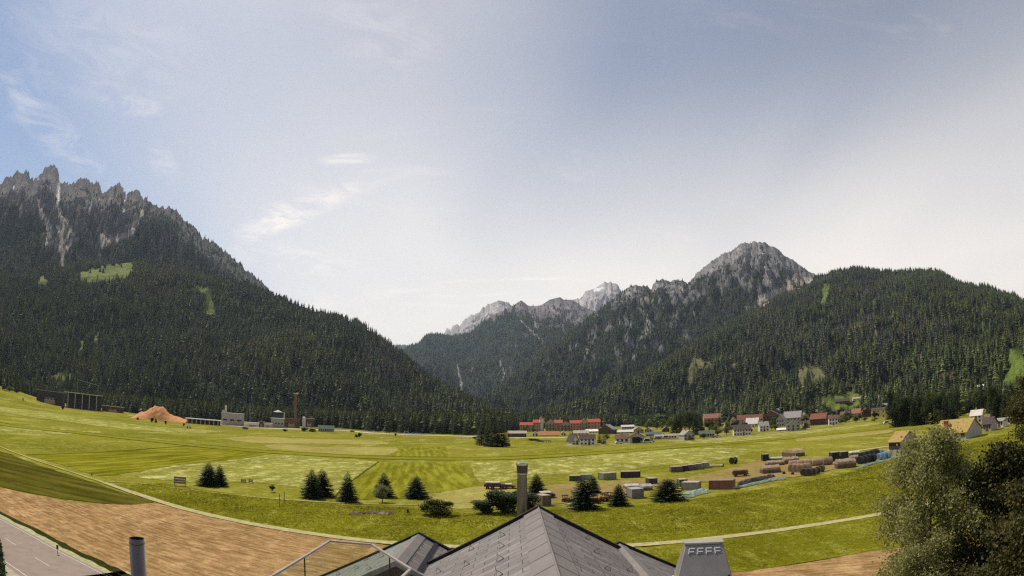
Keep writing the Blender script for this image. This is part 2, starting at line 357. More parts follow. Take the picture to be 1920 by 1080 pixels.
def soft(px, py, poly, w=4, seed=3, f=9.):
    # polygon in view of the webcam with a ragged edge
    u = px + w * fbm(px / f, py / f, 3, seed); v = py + w * fbm(px / f + 31, py / f, 3, seed + 7)
    return inpoly(u, v, poly).astype(float)
def stroke(px, py, line, w, seed=1, wob=2.5):
    u = px + wob * perlin(px / 7, py / 7, seed); v = py + wob * perlin(px / 7 + 9, py / 7, seed + 3); d = np.full(px.shape, 1e9)
    for (x1, y1), (x2, y2) in zip(line[:-1], line[1:]):
        dx, dy = x2 - x1, y2 - y1; t = np.clip(((u - x1) * dx + (v - y1) * dy) / (dx * dx + dy * dy), 0, 1)
        d = np.minimum(d, np.hypot(u - x1 - t * dx, v - y1 - t * dy))
    return (d < w).astype(float)
FOREST = (.022, .03, .016)
# ---- left rocky range
SKY_L = [(-420, 420), (-300, 380), (-200, 350), (-150, 330), (-110, 345), (-80, 325), (-50, 340), (-25, 330), (-8, 342), (0, 343), (5, 342), (10, 332), (16, 329), (21, 332), (26, 329), (31, 321), (36, 320), (40, 326), (44, 327), (47, 321), (54, 323), (57, 333), (62, 337), (70, 333), (75, 325), (80, 323), (84, 314), (92, 310), (103, 310), (108, 315), (110, 326), (112.5, 344), (118, 341), (125, 343), (132, 347), (140, 342), (146, 336), (152, 334), (162, 334), (170, 340), (177, 345), (180, 340), (186, 343), (189, 355), (194, 361), (200, 360), (208, 352), (217, 345), (224, 343), (229, 351), (231.5, 360), (233, 350), (235, 362), (239, 364), (246, 357), (250, 360), (255, 355.5), (261, 356.5), (264, 366), (270, 372), (271.5, 368), (276, 370), (279, 377), (285, 382), (291, 388), (294, 382), (298, 391), (304, 387), (310, 391), (317, 385.5), (325, 390), (335, 398), (342, 409), (350, 414), (360, 422), (370, 432), (379, 446), (384, 442), (391, 450), (402, 455), (415, 466), (425, 475), (437, 485), (450, 495), (462, 506), (475, 516), (490, 528), (520, 556), (560, 590), (640, 650), (700, 690)]
def rough_lo(poly_y, px): return np.interp(px, [p[0] for p in poly_y], [p[1] for p in poly_y])
TREELINE_L = [(-400, 480), (-100, 400), (0, 402), (30, 385), (60, 402), (90, 440), (110, 500), (135, 470), (150, 440), (190, 470), (225, 452), (250, 432), (262, 410), (300, 402), (340, 446), (380, 492), (420, 522), (470, 560), (700, 820)]
SCREE_L = [[(186, 468), (190, 455), (185, 435), (193, 437), (203, 446), (225, 442), (243, 435), (250, 420), (260, 411), (263, 415), (250, 435), (245, 443), (215, 455), (196, 464)]]
SCREE_LINES = [([(110, 345), (109, 380), (114, 400), (118, 430), (114, 460), (118, 500), (116, 508)], 2.2), ([(73, 380), (78, 400), (88, 425), (92, 440), (87, 458)], 1.8), ([(117, 408), (128, 416)], 1.6), ([(133, 430), (128, 445), (119, 458)], 1.5), ([(134, 452), (122, 470), (118, 480)], 1.6), ([(108, 425), (116, 445), (112, 470)], 1.8), ([(268, 396), (262, 408)], 1.3), ([(248, 400), (258, 412)], 1.2), ([(86, 405), (97, 430), (95, 445)], 1.4), ([(40, 385), (37, 408)], 1.3)]
SNOW_L = [([(110, 350), (109, 380)], 1.6), ([(236, 366), (234, 378)], 1.8), ([(232, 390), (232, 397)], 1.4), ([(172, 380), (167, 396)], 1.6), ([(26, 350), (25, 358)], 1.4), ([(118, 383), (128, 387)], 1.4), ([(145, 373), (147, 375)], 1.6), ([(186, 372), (186, 377)], 1.2), ([(71, 335), (72, 337)], 1.6), ([(119, 415), (120, 424)], 1.3), ([(242, 428), (241, 434)], 1.2), ([(93, 353), (94, 358)], 1.0), ([(51, 343), (52, 346)], 1.0)]
def col_left(px, py, x, y, z, T, rb, g):
    n1 = fbm(px / 14, py / 40, 4, 21); n2 = fbm(px / 5, py / 8, 3, 5)
    rock = np.array((.125, .108, .108)) * (1 + .45 * n1 + .40 * n2 + .30 * (rb - .6))[..., None]
    c = np.clip(rock, .03, .5); lowr = ss(385, 450, py + 14 * n1); c = lay(c, lowr * .55, (.055, .06, .055))
    f = ss(-14, 14, py - rough_lo(TREELINE_L, px) + 26 * fbm(px / 16, py / 24, 4, 8))
    grassy = ss(.1, .5, n1) * ss(380, 420, py) * (1 - f); c = lay(c, grassy * .5, (.07, .085, .05))
    c = lay(c, f, FOREST)
    for pl in SCREE_L: c = lay(c, soft(px, py, pl, 2.5), (.50, .43, .38))
    for ln, w in SCREE_LINES: c = lay(c, stroke(px, py, ln, w * 1.5), (.50, .44, .37))
    for ln, w in SNOW_L: c = lay(c, stroke(px, py, ln, w * .8, wob=1.5), (.8, .82, .85))
    return c
mountain('rocky_range', SKY_L, [(-500, 4700), (100, 4200), (520, 3400), (700, 3000)], [(-500, 2000), (100, 1900), (520, 1900), (700, 1900)], p=1.15, amp=150, rib=120, sm=28, rows=250, step=.065, rock_t=.5, seed=3, nscale=300, color=col_left, m=MROCK, jag=3.2, z0=200)
# ---- left wooded slope
SKY_G = [(-420, 560), (-200, 525), (0, 512), (100, 503), (180, 492), (250, 487), (330, 498), (400, 513), (460, 530), (500, 544), (520, 553), (530, 558), (555, 567), (570, 571), (587, 578), (610, 584), (630, 589), (650, 595), (667, 601), (682, 609), (697, 619), (712, 630), (727, 641), (740, 650), (755, 660), (770, 672), (787, 690), (805, 705), (820, 715), (842, 726), (870, 742), (910, 762), (945, 775), (970, 781)]
GREEN_G = [[(148, 528), (150, 508), (190, 500), (248, 490), (251, 508), (235, 520), (200, 525), (170, 530)], [(72, 535), (74, 514), (84, 512), (86, 532)], [(382, 585), (384, 545), (398, 540), (402, 588), (392, 592)], [(147, 655), (150, 640), (157, 638), (158, 655)], [(176, 640), (177, 623), (184, 622), (183, 640)], [(104, 660), (120, 655), (121, 662), (106, 666)], [(96, 705), (110, 698), (145, 703), (140, 712), (100, 712)], [(355, 600), (355, 555), (359, 555), (358, 605)], [(252, 570), (252, 550), (256, 550), (256, 568)], [(300, 575), (302, 552), (305, 575)], [(207, 612), (208, 588), (212, 588), (211, 612)], [(360, 545), (363, 536), (392, 538), (396, 550)]]
def col_g(px, py, x, y, z, T, rb, g):
    c = np.ones(px.shape + (3,)) * FOREST
    for pl in GREEN_G: c = lay(c, soft(px, py, pl, 3), (.20, .235, .05))
    return c
mountain('wooded_slope_hills', SKY_G, [(-500, 2500), (250, 2300), (520, 2100), (700, 1900), (970, 1500)], [(-500, 1050), (200, 1000), (600, 960), (800, 1000), (970, 1150)], drop=5, p=1.25, amp=110, rib=40, sm=30, rows=130, step=.11, seed=31, nscale=350, color=col_g, m=MROCK)
# ---- far small ridge, far pale rocks
def col_far(px, py, x, y, z, T, rb, g):
    n1 = fbm(px / 9, py / 16, 4, 25); c = np.array((.36, .325, .31)) * (1 + .3 * n1 + .22 * (rb - .6))[..., None]
    f = ss(0, 8, py - rough_lo([(700, 640), (850, 628), (900, 622), (950, 600), (1000, 600), (1100, 588), (1180, 575)], px) + 10 * n1)
    c = lay(c, f, (.06, .075, .05))
    c = lay(c, stroke(px, py, [(1115, 545), (1130, 540)], 2.2), (.8, .8, .84))
    return np.clip(c, .03, .85)
mountain('far_peaks', [(690, 655), (720, 648), (740, 646), (762, 647), (790, 650), (815, 640), (830, 630), (835, 622), (837, 615), (845, 617), (850, 609), (857, 607), (862, 611), (867, 603), (882, 591), (890, 589), (900, 585), (904, 577), (910, 576), (915, 571), (925, 567), (935, 562), (947, 566), (955, 569), (970, 585), (1000, 590), (1050, 578), (1075, 562), (1092, 557), (1097, 547), (1110, 542), (1117, 541), (1125, 534), (1135, 528.5), (1150, 529), (1160, 535), (1163, 545), (1175, 560), (1230, 600)], [(700, 10500), (1200, 8800)], [(700, 5500), (1200, 5500)], p=1.3, amp=120, rib=140, sm=14, rows=120, step=.07, rock_t=.5, seed=61, nscale=600, color=col_far, m=MROCK, jag=2.0, z0=300)
# ---- middle wooded mountain
SKY_C = [(640, 700), (700, 672), (740, 656), (757, 654), (767, 646), (785, 642), (792, 635), (796, 627), (812, 623), (835, 626), (847, 628), (880, 623), (895, 611), (902, 602), (925, 588), (940, 582), (955, 575), (965, 569), (977, 561), (983, 565), (990, 571), (1002, 572), (1015, 570), (1030, 560), (1041, 557), (1050, 555), (1057, 560), (1072, 560), (1083, 566), (1090, 572), (1105, 578), (1120, 582), (1150, 590), (1200, 620)]
LINES_C = [([(857, 685), (862, 705), (866, 735)], 1.8), ([(868, 700), (862, 712), (869, 722)], 1.2), ([(937, 678), (941, 690), (947, 702), (942, 712)], 1.5), ([(887, 690), (884, 700)], 1.0), ([(1055, 612), (1060, 630)], 1.8), ([(1000, 600), (1005, 615), (1000, 622)], 1.2), ([(1020, 640), (1000, 625), (985, 610), (975, 600)], 1.0), ([(1088, 585), (1084, 600)], 1.6), ([(1030, 575), (1045, 590)], 1.2), ([(1065, 575), (1070, 590), (1062, 600)], 1.4)]
def col_c(px, py, x, y, z, T, rb, g):
    n1 = fbm(px / 10, py / 20, 4, 27); rock = np.array((.17, .15, .15)) * (1 + .35 * n1 + .2 * (rb - .6))[..., None]
    f = ss(0, 10, py - rough_lo([(640, 600), (900, 600), (960, 575), (1000, 590), (1050, 595), (1100, 605), (1200, 605)], px) + 14 * n1)
    rk = ss(.25, .6, fbm(px / 30, py / 22, 4, 77)) * ss(900, 1000, px) * .75
    c = lay(rock, f * (1 - rk), (.03, .042, .028))
    for ln, w in LINES_C: c = lay(c, stroke(px, py, ln, w), (.32, .29, .27))
    return np.clip(c, .02, .5)
mountain('middle_mountain', SKY_C, [(640, 6200), (900, 6000), (1200, 5600)], [(640, 2600), (1200, 2600)], drop=2, p=1.3, amp=240, rib=90, sm=22, rows=170, step=.07, rock_t=.8, seed=71, nscale=620, color=col_c, m=MROCK)
# ---- right rock mountain
SKY_D = [(860, 775), (905, 750), (925, 732), (950, 712), (980, 692), (1020, 656), (1050, 636), (1080, 614), (1105, 594), (1130, 576), (1150, 560), (1165, 547), (1182, 536.5), (1190, 534), (1200, 536.5), (1215, 537), (1221, 545), (1224, 534), (1232, 526), (1242, 523.5), (1250, 526), (1257, 527.5), (1262, 525.5), (1272, 525), (1282, 526), (1289, 530.5), (1295, 527), (1307, 512), (1325, 497), (1335, 488), (1345, 482), (1360, 473), (1370, 471), (1377, 465), (1385, 459), (1397, 454.5), (1405, 457), (1412, 453), (1420, 455), (1425, 452.5), (1435, 455.5), (1445, 461), (1457, 466), (1465, 473), (1470, 480), (1485, 486), (1500, 497), (1517, 509), (1532, 515), (1560, 528), (1620, 550), (1700, 590)]
TL_D = [(860, 490), (1130, 545), (1165, 560), (1200, 572), (1240, 548), (1290, 560), (1330, 528), (1360, 520), (1400, 528), (1430, 530), (1460, 530), (1520, 525), (1700, 560)]
def col_d(px, py, x, y, z, T, rb, g):
    n1 = fbm(px / 11, py / 17, 4, 23); n2 = fbm(px / 4, py / 7, 3, 55)
    c = np.array((.215, .198, .192)) * (1 + .45 * n1 + .55 * n2 + .15 * (rb - .6))[..., None]
    dy = py - rough_lo(TL_D, px); f = ss(-30, 30, dy + 34 * fbm(px / 26, py / 26, 4, 18))
    f = f * (1 - .8 * ss(.2, .5, fbm(px / 22, py / 30, 4, 91)) * ss(1330, 1250, px) * ss(700, 640, py))
    c = lay(c, f, (.026, .036, .022))
    for ln, w in [([(1185, 640), (1190, 655), (1187, 668)], 2.4), ([(1205, 622), (1197, 640), (1193, 662)], 2.0), ([(1098, 648), (1101, 660), (1095, 675)], 1.8), ([(1262, 556), (1245, 570), (1240, 575)], 2.0), ([(1298, 580), (1303, 590)], 1.4), ([(1350, 535), (1355, 555), (1348, 570)], 1.4), ([(1220, 580), (1212, 600), (1218, 615), (1205, 635)], 1.8), ([(1160, 600), (1175, 620)], 1.4), ([(1400, 576), (1415, 575)], 2.5), ([(1210, 560), (1207, 590)], 1.2)]:
        c = lay(c, stroke(px, py, ln, w), (.36, .33, .31))
    c = lay(c, soft(px, py, [(1418, 566), (1425, 552), (1450, 545), (1480, 528), (1500, 520), (1520, 518), (1525, 530), (1480, 545), (1440, 565), (1425, 575)], 2.5), (.44, .375, .31))
    c = lay(c, stroke(px, py, [(1429, 475), (1431, 479)], 1.3, wob=1), (.85, .85, .9))
    return np.clip(c, .02, .6)
mountain('rock_mountain', SKY_D, [(860, 3300), (1100, 3900), (1430, 4000), (1700, 3900)], [(860, 1700), (1300, 1800), (1700, 1800)], p=1.22, amp=170, rib=62, sm=26, rows=230, step=.065, rock_t=.62, seed=81, nscale=210, color=col_d, m=MROCK, jag=1.6, z0=-14)
# ---- right wooded hills
SKY_E = [(960, 788), (1000, 782), (1060, 765), (1130, 735), (1190, 705), (1240, 678), (1300, 642), (1360, 607), (1400, 583), (1430, 567), (1470, 548), (1500, 535), (1530, 514), (1550, 514), (1557, 507), (1575, 503), (1590, 502), (1605, 497.5), (1625, 500), (1640, 504), (1662, 505), (1675, 506), (1704, 504), (1741, 504), (1765, 507), (1777, 515), (1801, 526), (1825, 533), (1832, 537), (1842, 532), (1861, 538), (1878, 547), (1902, 550), (1919, 562), (1960, 580), (2050, 610), (2250, 640), (2400, 660)]
OPEN_E = [([(1540, 572), (1540, 545), (1546, 532), (1556, 533), (1552, 560), (1546, 574)], (.15, .19, .05)), ([(1495, 733), (1496, 695), (1510, 684), (1530, 686), (1548, 700), (1549, 718), (1530, 728), (1505, 734)], (.21, .20, .09)), ([(1290, 720), (1292, 690), (1300, 670), (1330, 672), (1336, 690), (1310, 692), (1302, 715)], (.19, .18, .085)), ([(1355, 690), (1380, 680), (1384, 688), (1360, 694)], (.2, .17, .1)), ([(1766, 712), (1764, 696), (1790, 697), (1797, 708), (1780, 714)], (.16, .10, .055)), ([(1711, 671), (1712, 666), (1726, 667), (1726, 672)], (.22, .17, .14)), ([(1879, 714), (1890, 690), (1893, 655), (1918, 655), (1921, 690), (1960, 725), (1900, 722)], (.20, .27, .05)), ([(1818, 634), (1820, 627), (1836, 632), (1838, 638)], (.15, .19, .05)), ([(1540, 752), (1558, 742), (1585, 740), (1588, 732), (1600, 733), (1602, 738), (1616, 738), (1615, 768), (1600, 772), (1555, 768)], (.22, .27, .05)), ([(1462, 728), (1465, 722), (1478, 725), (1476, 732)], (.2, .19, .1)), ([(1632, 660), (1640, 628), (1644, 630), (1640, 662)], (.13, .15, .06)), ([(1634, 600), (1637, 560), (1641, 560), (1639, 600)], (.13, .16, .05)), ([(1640, 612), (1646, 614), (1644, 624), (1640, 622)], (.2, .19, .12))]
def col_e(px, py, x, y, z, T, rb, g):
    c = np.ones(px.shape + (3,)) * FOREST
    c = lay(c, soft(px, py, [(1418, 570), (1425, 556), (1450, 549), (1480, 532), (1500, 524), (1520, 518), (1530, 524), (1480, 549), (1440, 569), (1425, 579)], 2.5), (.44, .375, .31))
    for pl, cc in OPEN_E: c = lay(c, soft(px, py, pl, 2.0), cc)
    c = lay(c, stroke(px, py, [(1719, 625), (1720, 668)], .9, wob=.5), (.17, .15, .12))
    return c
mountain('right_hills', SKY_E, [(960, 1500), (1200, 2100), (1530, 3000), (1750, 2800), (2000, 2300), (2400, 2000)], [(960, 1150), (1200, 1000), (1500, 860), (1650, 800), (1800, 620), (1920, 480), (2400, 420)], drop=4.5, p=1.18, amp=130, rib=60, sm=30, rows=140, step=.1, seed=91, nscale=330, color=col_e, m=MROCK, jag=.8)
# ------------------------------------------------------------------ conifers
def conifer_lo(seed, levels=9, nb=7, slim=.2, gap=0.0):
    """one metre tall spruce: whorls of drooping boughs, each bough a small bent leaf of foliage"""
    r_ = random.Random(seed); V = []; Fc = []
    for k in range(levels):
        f = k / (levels - 1); z = .05 + .9 * f ** .92; L = slim * (1 - f) ** .8 * r_.uniform(.8, 1.15) + .012
        n = max(4, int(nb * (1 - .45 * f))); a0 = r_.uniform(0, 6.28)
        for j in range(n):
            if r_.random() < gap: continue
            a = a0 + 6.283 * j / n + r_.uniform(-.25, .25); l = L * r_.uniform(.65, 1.2); w = l * .42 + .012
            c, s = math.cos(a), math.sin(a); b = len(V); dz = l * r_.uniform(.35, .7); top = .9 / levels * 1.25
            V += [(0, 0, z + top), (c * l * .55 - s * w, s * l * .55 + c * w, z - dz * .35), (c * l, s * l, z - dz), (c * l * .55 + s * w, s * l * .55 - c * w, z - dz * .35)]
            Fc += [(b, b + 1, b + 2), (b, b + 2, b + 3)]
    b = len(V); V += [(.012, 0, .9), (-.006, .01, .9), (-.006, -.01, .9), (0, 0, 1.02)]; Fc += [(b, b + 1, b + 3), (b + 1, b + 2, b + 3), (b + 2, b, b + 3)]
    return V, Fc
def lo_mesh(name, seed, m, **k):
    V, Fc = conifer_lo(seed, **k); me = bpy.data.meshes.new(name); me.from_pydata(V, [], Fc); me.materials.append(m); return me
M_FOR = leafmat('spruce_forest_foliage', [(.013, .019, .008), (.046, .058, .016), (.120, .135, .032)], tint=True, trans=.12)
M_DEAD = leafmat('dead_spruce_foliage', [(.05, .045, .035), (.09, .078, .062), (.12, .105, .085)], tint=True, trans=.0)
M_LEAF = leafmat('broadleaf_forest_foliage', [(.035, .055, .014), (.06, .09, .02), (.085, .12, .03)], tint=True, trans=.2)
def ball_mesh(name, seed, m, n=150):
    r_ = random.Random(seed); V = []; Fc = []
    for i in range(n):
        a = r_.uniform(0, 6.28); u = r_.uniform(-1, 1); q = math.sqrt(1 - u * u); rr = r_.uniform(.6, 1) * (1 + .25 * math.sin(3 * a + seed))
        p = Vector((math.cos(a) * q * .36 * rr, math.sin(a) * q * .36 * rr, .56 + u * .40 * rr)); t = .085
        d1 = Vector((r_.gauss(0, 1), r_.gauss(0, 1), r_.gauss(0, 1))).normalized(); d2 = d1.orthogonal().normalized(); b = len(V)
        V += [p + d1 * t, p + d2 * t, p - d1 * t, p - d2 * t]; Fc.append((b, b + 1, b + 2, b + 3))
    V += [(.03, 0, 0), (-.015, .026, 0), (-.015, -.026, 0), (0, 0, .5)]; b = len(V) - 4; Fc += [(b, b + 1, b + 3), (b + 1, b + 2, b + 3), (b + 2, b, b + 3)]
    me = bpy.data.meshes.new(name); me.from_pydata([tuple(v) for v in V], [], Fc); me.materials.append(m); return me
PROTO = {}
def proto(k, me): o = bpy.data.objects.new('proto_' + k, me); PROTO[k] = o; return o
for i in range(4): proto('g%d' % i, lo_mesh('spruce_%d' % i, 40 + i, M_FOR, levels=9, nb=7, slim=(.20, .23, .18, .25)[i]))
for i in range(2): proto('d%d' % i, lo_mesh('dead_spruce_%d' % i, 60 + i, M_DEAD, levels=9, nb=6, slim=.13, gap=.35))
for i in range(2): proto('b%d' % i, ball_mesh('broadleaf_%d' % i, 80 + i, M_LEAF))
def scatter(name, P, S, K, TINT, label=None, kinds=('g0', 'g1', 'g2', 'g3')):
    """P points, S heights, K index of the tree kind, TINT colours; one object of many trees"""
    N = len(P); me = bpy.data.meshes.new(name); me.vertices.add(N); me.vertices.foreach_set('co', np.asarray(P, np.float32).ravel())
    a = me.attributes.new('hgt', 'FLOAT', 'POINT'); a.data.foreach_set('value', np.asarray(S, np.float32))
    a = me.attributes.new('wid', 'FLOAT', 'POINT'); a.data.foreach_set('value', np.asarray(S * rng.uniform(1.1, 1.7, N), np.float32))
    a = me.attributes.new('rot', 'FLOAT', 'POINT'); a.data.foreach_set('value', rng.uniform(0, 6.28, N).astype(np.float32))
    a = me.attributes.new('sort', 'INT', 'POINT'); a.data.foreach_set('value', np.asarray(K, np.int32))
    a = me.attributes.new('tint', 'FLOAT_COLOR', 'POINT'); t4 = np.ones((N, 4), np.float32); t4[:, :3] = TINT; a.data.foreach_set('color', t4.ravel())
    o = obj(name, me); tag(o, label, kind='stuff')
    g = bpy.data.node_groups.new(name, 'GeometryNodeTree'); g.interface.new_socket('Geometry', in_out='INPUT', socket_type='NodeSocketGeometry'); g.interface.new_socket('Geometry', in_out='OUTPUT', socket_type='NodeSocketGeometry')
    n, l = g.nodes, g.links; gi = n.new('NodeGroupInput'); go = n.new('NodeGroupOutput'); jo = n.new('GeometryNodeJoinGeometry')
    def attr(nm, ty):
        q = n.new('GeometryNodeInputNamedAttribute'); q.data_type = ty; q.inputs['Name'].default_value = nm; return q.outputs[0]
    h, w, rt, so_ = attr('hgt', 'FLOAT'), attr('wid', 'FLOAT'), attr('rot', 'FLOAT'), attr('sort', 'INT')
    cs = n.new('ShaderNodeCombineXYZ'); l.new(w, cs.inputs[0]); l.new(w, cs.inputs[1]); l.new(h, cs.inputs[2])
    cr = n.new('ShaderNodeCombineXYZ'); l.new(rt, cr.inputs[2])
    for i, k in enumerate(kinds):
        oi = n.new('GeometryNodeObjectInfo'); oi.inputs['Object'].default_value = PROTO[k]; oi.inputs['As Instance'].default_value = True
        cm = n.new('FunctionNodeCompare'); cm.data_type = 'INT'; cm.operation = 'EQUAL'
        ii = [s for s in cm.inputs if s.type == 'INT']; l.new(so_, ii[0]); ii[1].default_value = i
        ip = n.new('GeometryNodeInstanceOnPoints'); l.new(gi.outputs[0], ip.inputs['Points']); l.new(cm.outputs[0], ip.inputs['Selection']); l.new(oi.outputs['Geometry'], ip.inputs['Instance']); l.new(cr.outputs[0], ip.inputs['Rotation']); l.new(cs.outputs[0], ip.inputs['Scale'])
        l.new(ip.outputs[0], jo.inputs[0])
    l.new(jo.outputs[0], go.inputs[0]); md = o.modifiers.new('trees', 'NODES'); md.node_group = g
    return o
BROWN = {'wooded_slope_hills': [([(655, 640), (700, 615), (760, 660), (800, 705), (770, 720), (700, 710), (670, 680)], .62), ([(600, 592), (720, 635), (740, 650), (730, 665), (690, 630), (600, 605)], .35), ([(350, 640), (355, 605), (390, 605), (400, 640)], .55), ([(340, 710), (350, 690), (440, 690), (440, 715)], .3), ([(0, 640), (0, 590), (60, 590), (50, 630)], .3), ([(440, 650), (520, 620), (560, 640), (500, 655)], .2)],
         'right_hills': [([(1560, 640), (1570, 590), (1640, 580), (1740, 600), (1800, 630), (1830, 650), (1720, 650), (1620, 650)], .5), ([(1380, 690), (1400, 620), (1460, 600), (1540, 600), (1560, 690), (1450, 700)], .42), ([(1550, 560), (1600, 510), (1680, 510), (1690, 570)], .35)],
         'rocky_range': [], 'middle_mountain': [([(1000, 690), (1100, 640), (1200, 700), (1100, 720)], .15)], 'rock_mountain': [([(1130, 720), (1200, 690), (1330, 680), (1330, 720)], .15)]}
YELL = {'wooded_slope_hills': [[(120, 560), (130, 500), (250, 490), (420, 530), (430, 590), (300, 560)], [(380, 660), (560, 620), (640, 680), (560, 710), (420, 700)]]}
def plant(name, mount, spacing, hmin, hmax, openp, dens=None, kinds=('g0', 'g1', 'g2', 'g3', 'd0', 'd1'), tint=(1, 1, 1), label=None, tmax=1.02):
    M = MOUNT[mount]; a0, a1 = max(M['az'][0], math.radians(-62)), min(M['az'][-1], math.radians(62)); r0, r1 = M['RF'].min(), M['RR'].max() * 1.02
    N = int((a1 - a0) * (r1 * r1 - r0 * r0) / 2 / spacing ** 2 * 1.0)
    a = rng.uniform(a0, a1, N); r = np.sqrt(rng.uniform(r0 * r0, r1 * r1, N)); x = r * np.sin(a); y = r * np.cos(a)
    h, t = mheight(mount, x, y); ok = (h > gz0(x, y) - 1) & (t >= 0) & (t <= tmax)
    x, y, h, t = x[ok], y[ok], h[ok], t[ok]; px, py = proj(x, y, h)
    d = dens(px, py, t, x, y) if dens else np.ones(len(x))
    for pl in openp:
        for dy in (0, 4, 8): d = d * (1 - soft(px, py - dy, pl, 2.2) * (.93, .85, .6)[dy // 4])
    ok = (rng.random(len(x)) < d) & (px > -150) & (px < 2080); x, y, h, px, py, t = x[ok], y[ok], h[ok], px[ok], py[ok], t[ok]
    n = len(x); S = rng.uniform(hmin, hmax, n) * (1 + .15 * fbm(x / 120, y / 120, 2, 4)); K = rng.integers(0, 4, n)
    pb = np.full(n, .025)
    for pl, pr in BROWN.get(mount, []): pb = np.maximum(pb, pr * soft(px, py, pl, 10, f=25))
    pb = pb * (1 + .8 * fbm(x / 90, y / 90, 3, 15)); K = np.where((rng.random(n) < pb) & (len(kinds) > 4), 4 + rng.integers(0, 2, n), K)
    nz = 1.15 + .42 * fbm(x / 75, y / 75, 4, 33) + .25 * fbm(x / 260, y / 260, 2, 37) + rng.uniform(-.55, .6, n); warm = .12 * fbm(x / 200, y / 200, 2, 71)
    for pl in YELL.get(mount, []): q = soft(px, py, pl, 12, f=25) * .30; nz = nz + q * .8; warm = warm + q * .4
    T = np.stack([nz * (1 + warm), nz, nz * (1 - warm)], -1) * np.array(tint); T = np.clip(T, .22, 2.8)
    return scatter(name, np.stack([x, y, h - .3], -1), S, K, T, label, kinds)
openG = GREEN_G; openE = [p for p, _ in OPEN_E] + [[(1418, 566), (1450, 545), (1500, 520), (1525, 520), (1525, 530), (1480, 545), (1440, 565), (1425, 575)]]
screeD = [[(1412, 572), (1425, 548), (1450, 541), (1480, 524), (1500, 516), (1524, 514), (1530, 534), (1480, 552), (1440, 572), (1425, 582)]]
plant('wooded_slope_forest', 'wooded_slope_hills', 9.8, 15, 25, openG, label='dark spruce forest on the left slope')
def densL(px, py, t, x, y):
    f = ss(-14, 14, py - rough_lo(TREELINE_L, px) + 26 * fbm(px / 16, py / 24, 4, 8)); v = np.clip(f + .16, 0, 1) * ss(345, 400, py)
    for pl in SCREE_L: v = v * (1 - soft(px, py, pl, 2.5))
    for ln, w in SCREE_LINES: v = v * (1 - stroke(px, py, ln, w + 2.2))
    return v
plant('rocky_range_forest', 'rocky_range', 15, 14, 24, [], densL, tint=(.95, 1.05, 1.1), label='dark spruce forest below the rocky left range')
def densC(px, py, t, x, y):
    n1 = fbm(px / 10, py / 20, 4, 27); f = ss(0, 10, py - rough_lo([(640, 600), (900, 600), (960, 575), (1000, 590), (1050, 595), (1100, 605), (1200, 605)], px) + 14 * n1)
    v = f * (1 - ss(.25, .6, fbm(px / 30, py / 22, 4, 77)) * ss(900, 1000, px) * .6) + .08
    for ln, w in LINES_C: v = v * (1 - stroke(px, py, ln, w + .5))
    return v
plant('middle_mountain_forest', 'middle_mountain', 21, 18, 30, [], densC, tint=(.95, 1.05, 1.1), label='forest on the middle mountain')
def densD(px, py, t, x, y):
    dy = py - rough_lo(TL_D, px); f = ss(-30, 30, dy + 34 * fbm(px / 26, py / 26, 4, 18))
    return np.clip(f * (1 - .6 * ss(.2, .5, fbm(px / 22, py / 30, 4, 91)) * ss(1330, 1250, px) * ss(700, 640, py)) + .05 * ss(470, 520, py), 0, 1)
plant('rock_mountain_forest', 'rock_mountain', 15.5, 14, 24, screeD, densD, tint=(.95, 1.03, 1.0), label='forest below the right rock summit')
plant('right_hills_forest', 'right_hills', 11, 15, 25, openE, label='spruce forest on the right hills')
# ---- flat wood on the valley floor: front edge traced from the picture, cast on the ground
EDGE = [(-200, 716), (0, 722), (60, 738), (190, 765), (245, 774), (330, 786), (420, 788.5), (500, 796.5), (580, 799.5), (640, 803), (700, 809), (760, 812), (830, 814), (890, 816), (930, 812), (990, 805), (1060, 800), (1130, 796), (1180, 792)]
def gpos(px, py): p = hit(px, py); return p
ea, er = [], []
for q in EDGE: p = gpos(*q); ea.append(math.atan2(p.x, p.y)); er.append(min(1000, math.hypot(p.x, p.y)))
N = 40000; a = rng.uniform(ea[0], ea[-1], N); r = np.sqrt(rng.uniform(430 ** 2, 1250 ** 2, N)); x, y = r * np.sin(a), r * np.cos(a)
g_ = np.maximum(gz0(x, y), mheight('wooded_slope_hills', x, y)[0]); e_ = np.interp(a, ea, er)
ok = (r > e_ + 6 * perlin(x / 14, y / 14, 3)) & (g_ <= gz0(x, y) + .5) & (rng.random(N) < .42); x, y, r, e_ = x[ok], y[ok], r[ok], e_[ok]
dist = r - e_; o_ = np.argsort(dist); x, y, r, dist = x[o_], y[o_], r[o_], dist[o_]
front = []; keep = np.ones(len(x), bool)
for i in range(len(x)):
    if len(front) >= 230: break
    pxx, _ = proj(x[i], y[i], 0.)
    if dist[i] < 16 and -20 < pxx < 1180 and all((x[i] - x[j]) ** 2 + (y[i] - y[j]) ** 2 > 16 for j in front): front.append(i)
    if dist[i] < 16: keep[i] = False
FRONT = [(x[i], y[i]) for i in front]
x, y = x[keep], y[keep]; n = len(x); nz = 1.2 + .35 * fbm(x / 50, y / 50, 3, 13) + rng.uniform(-.5, .5, n)
scatter('valley_wood', np.stack([x, y, gz0(x, y) - .3], -1), rng.uniform(15, 24, n), rng.integers(0, 4, n), np.clip(np.stack([nz, nz, nz * .9], -1), .4, 2), 'spruce wood on the valley floor')

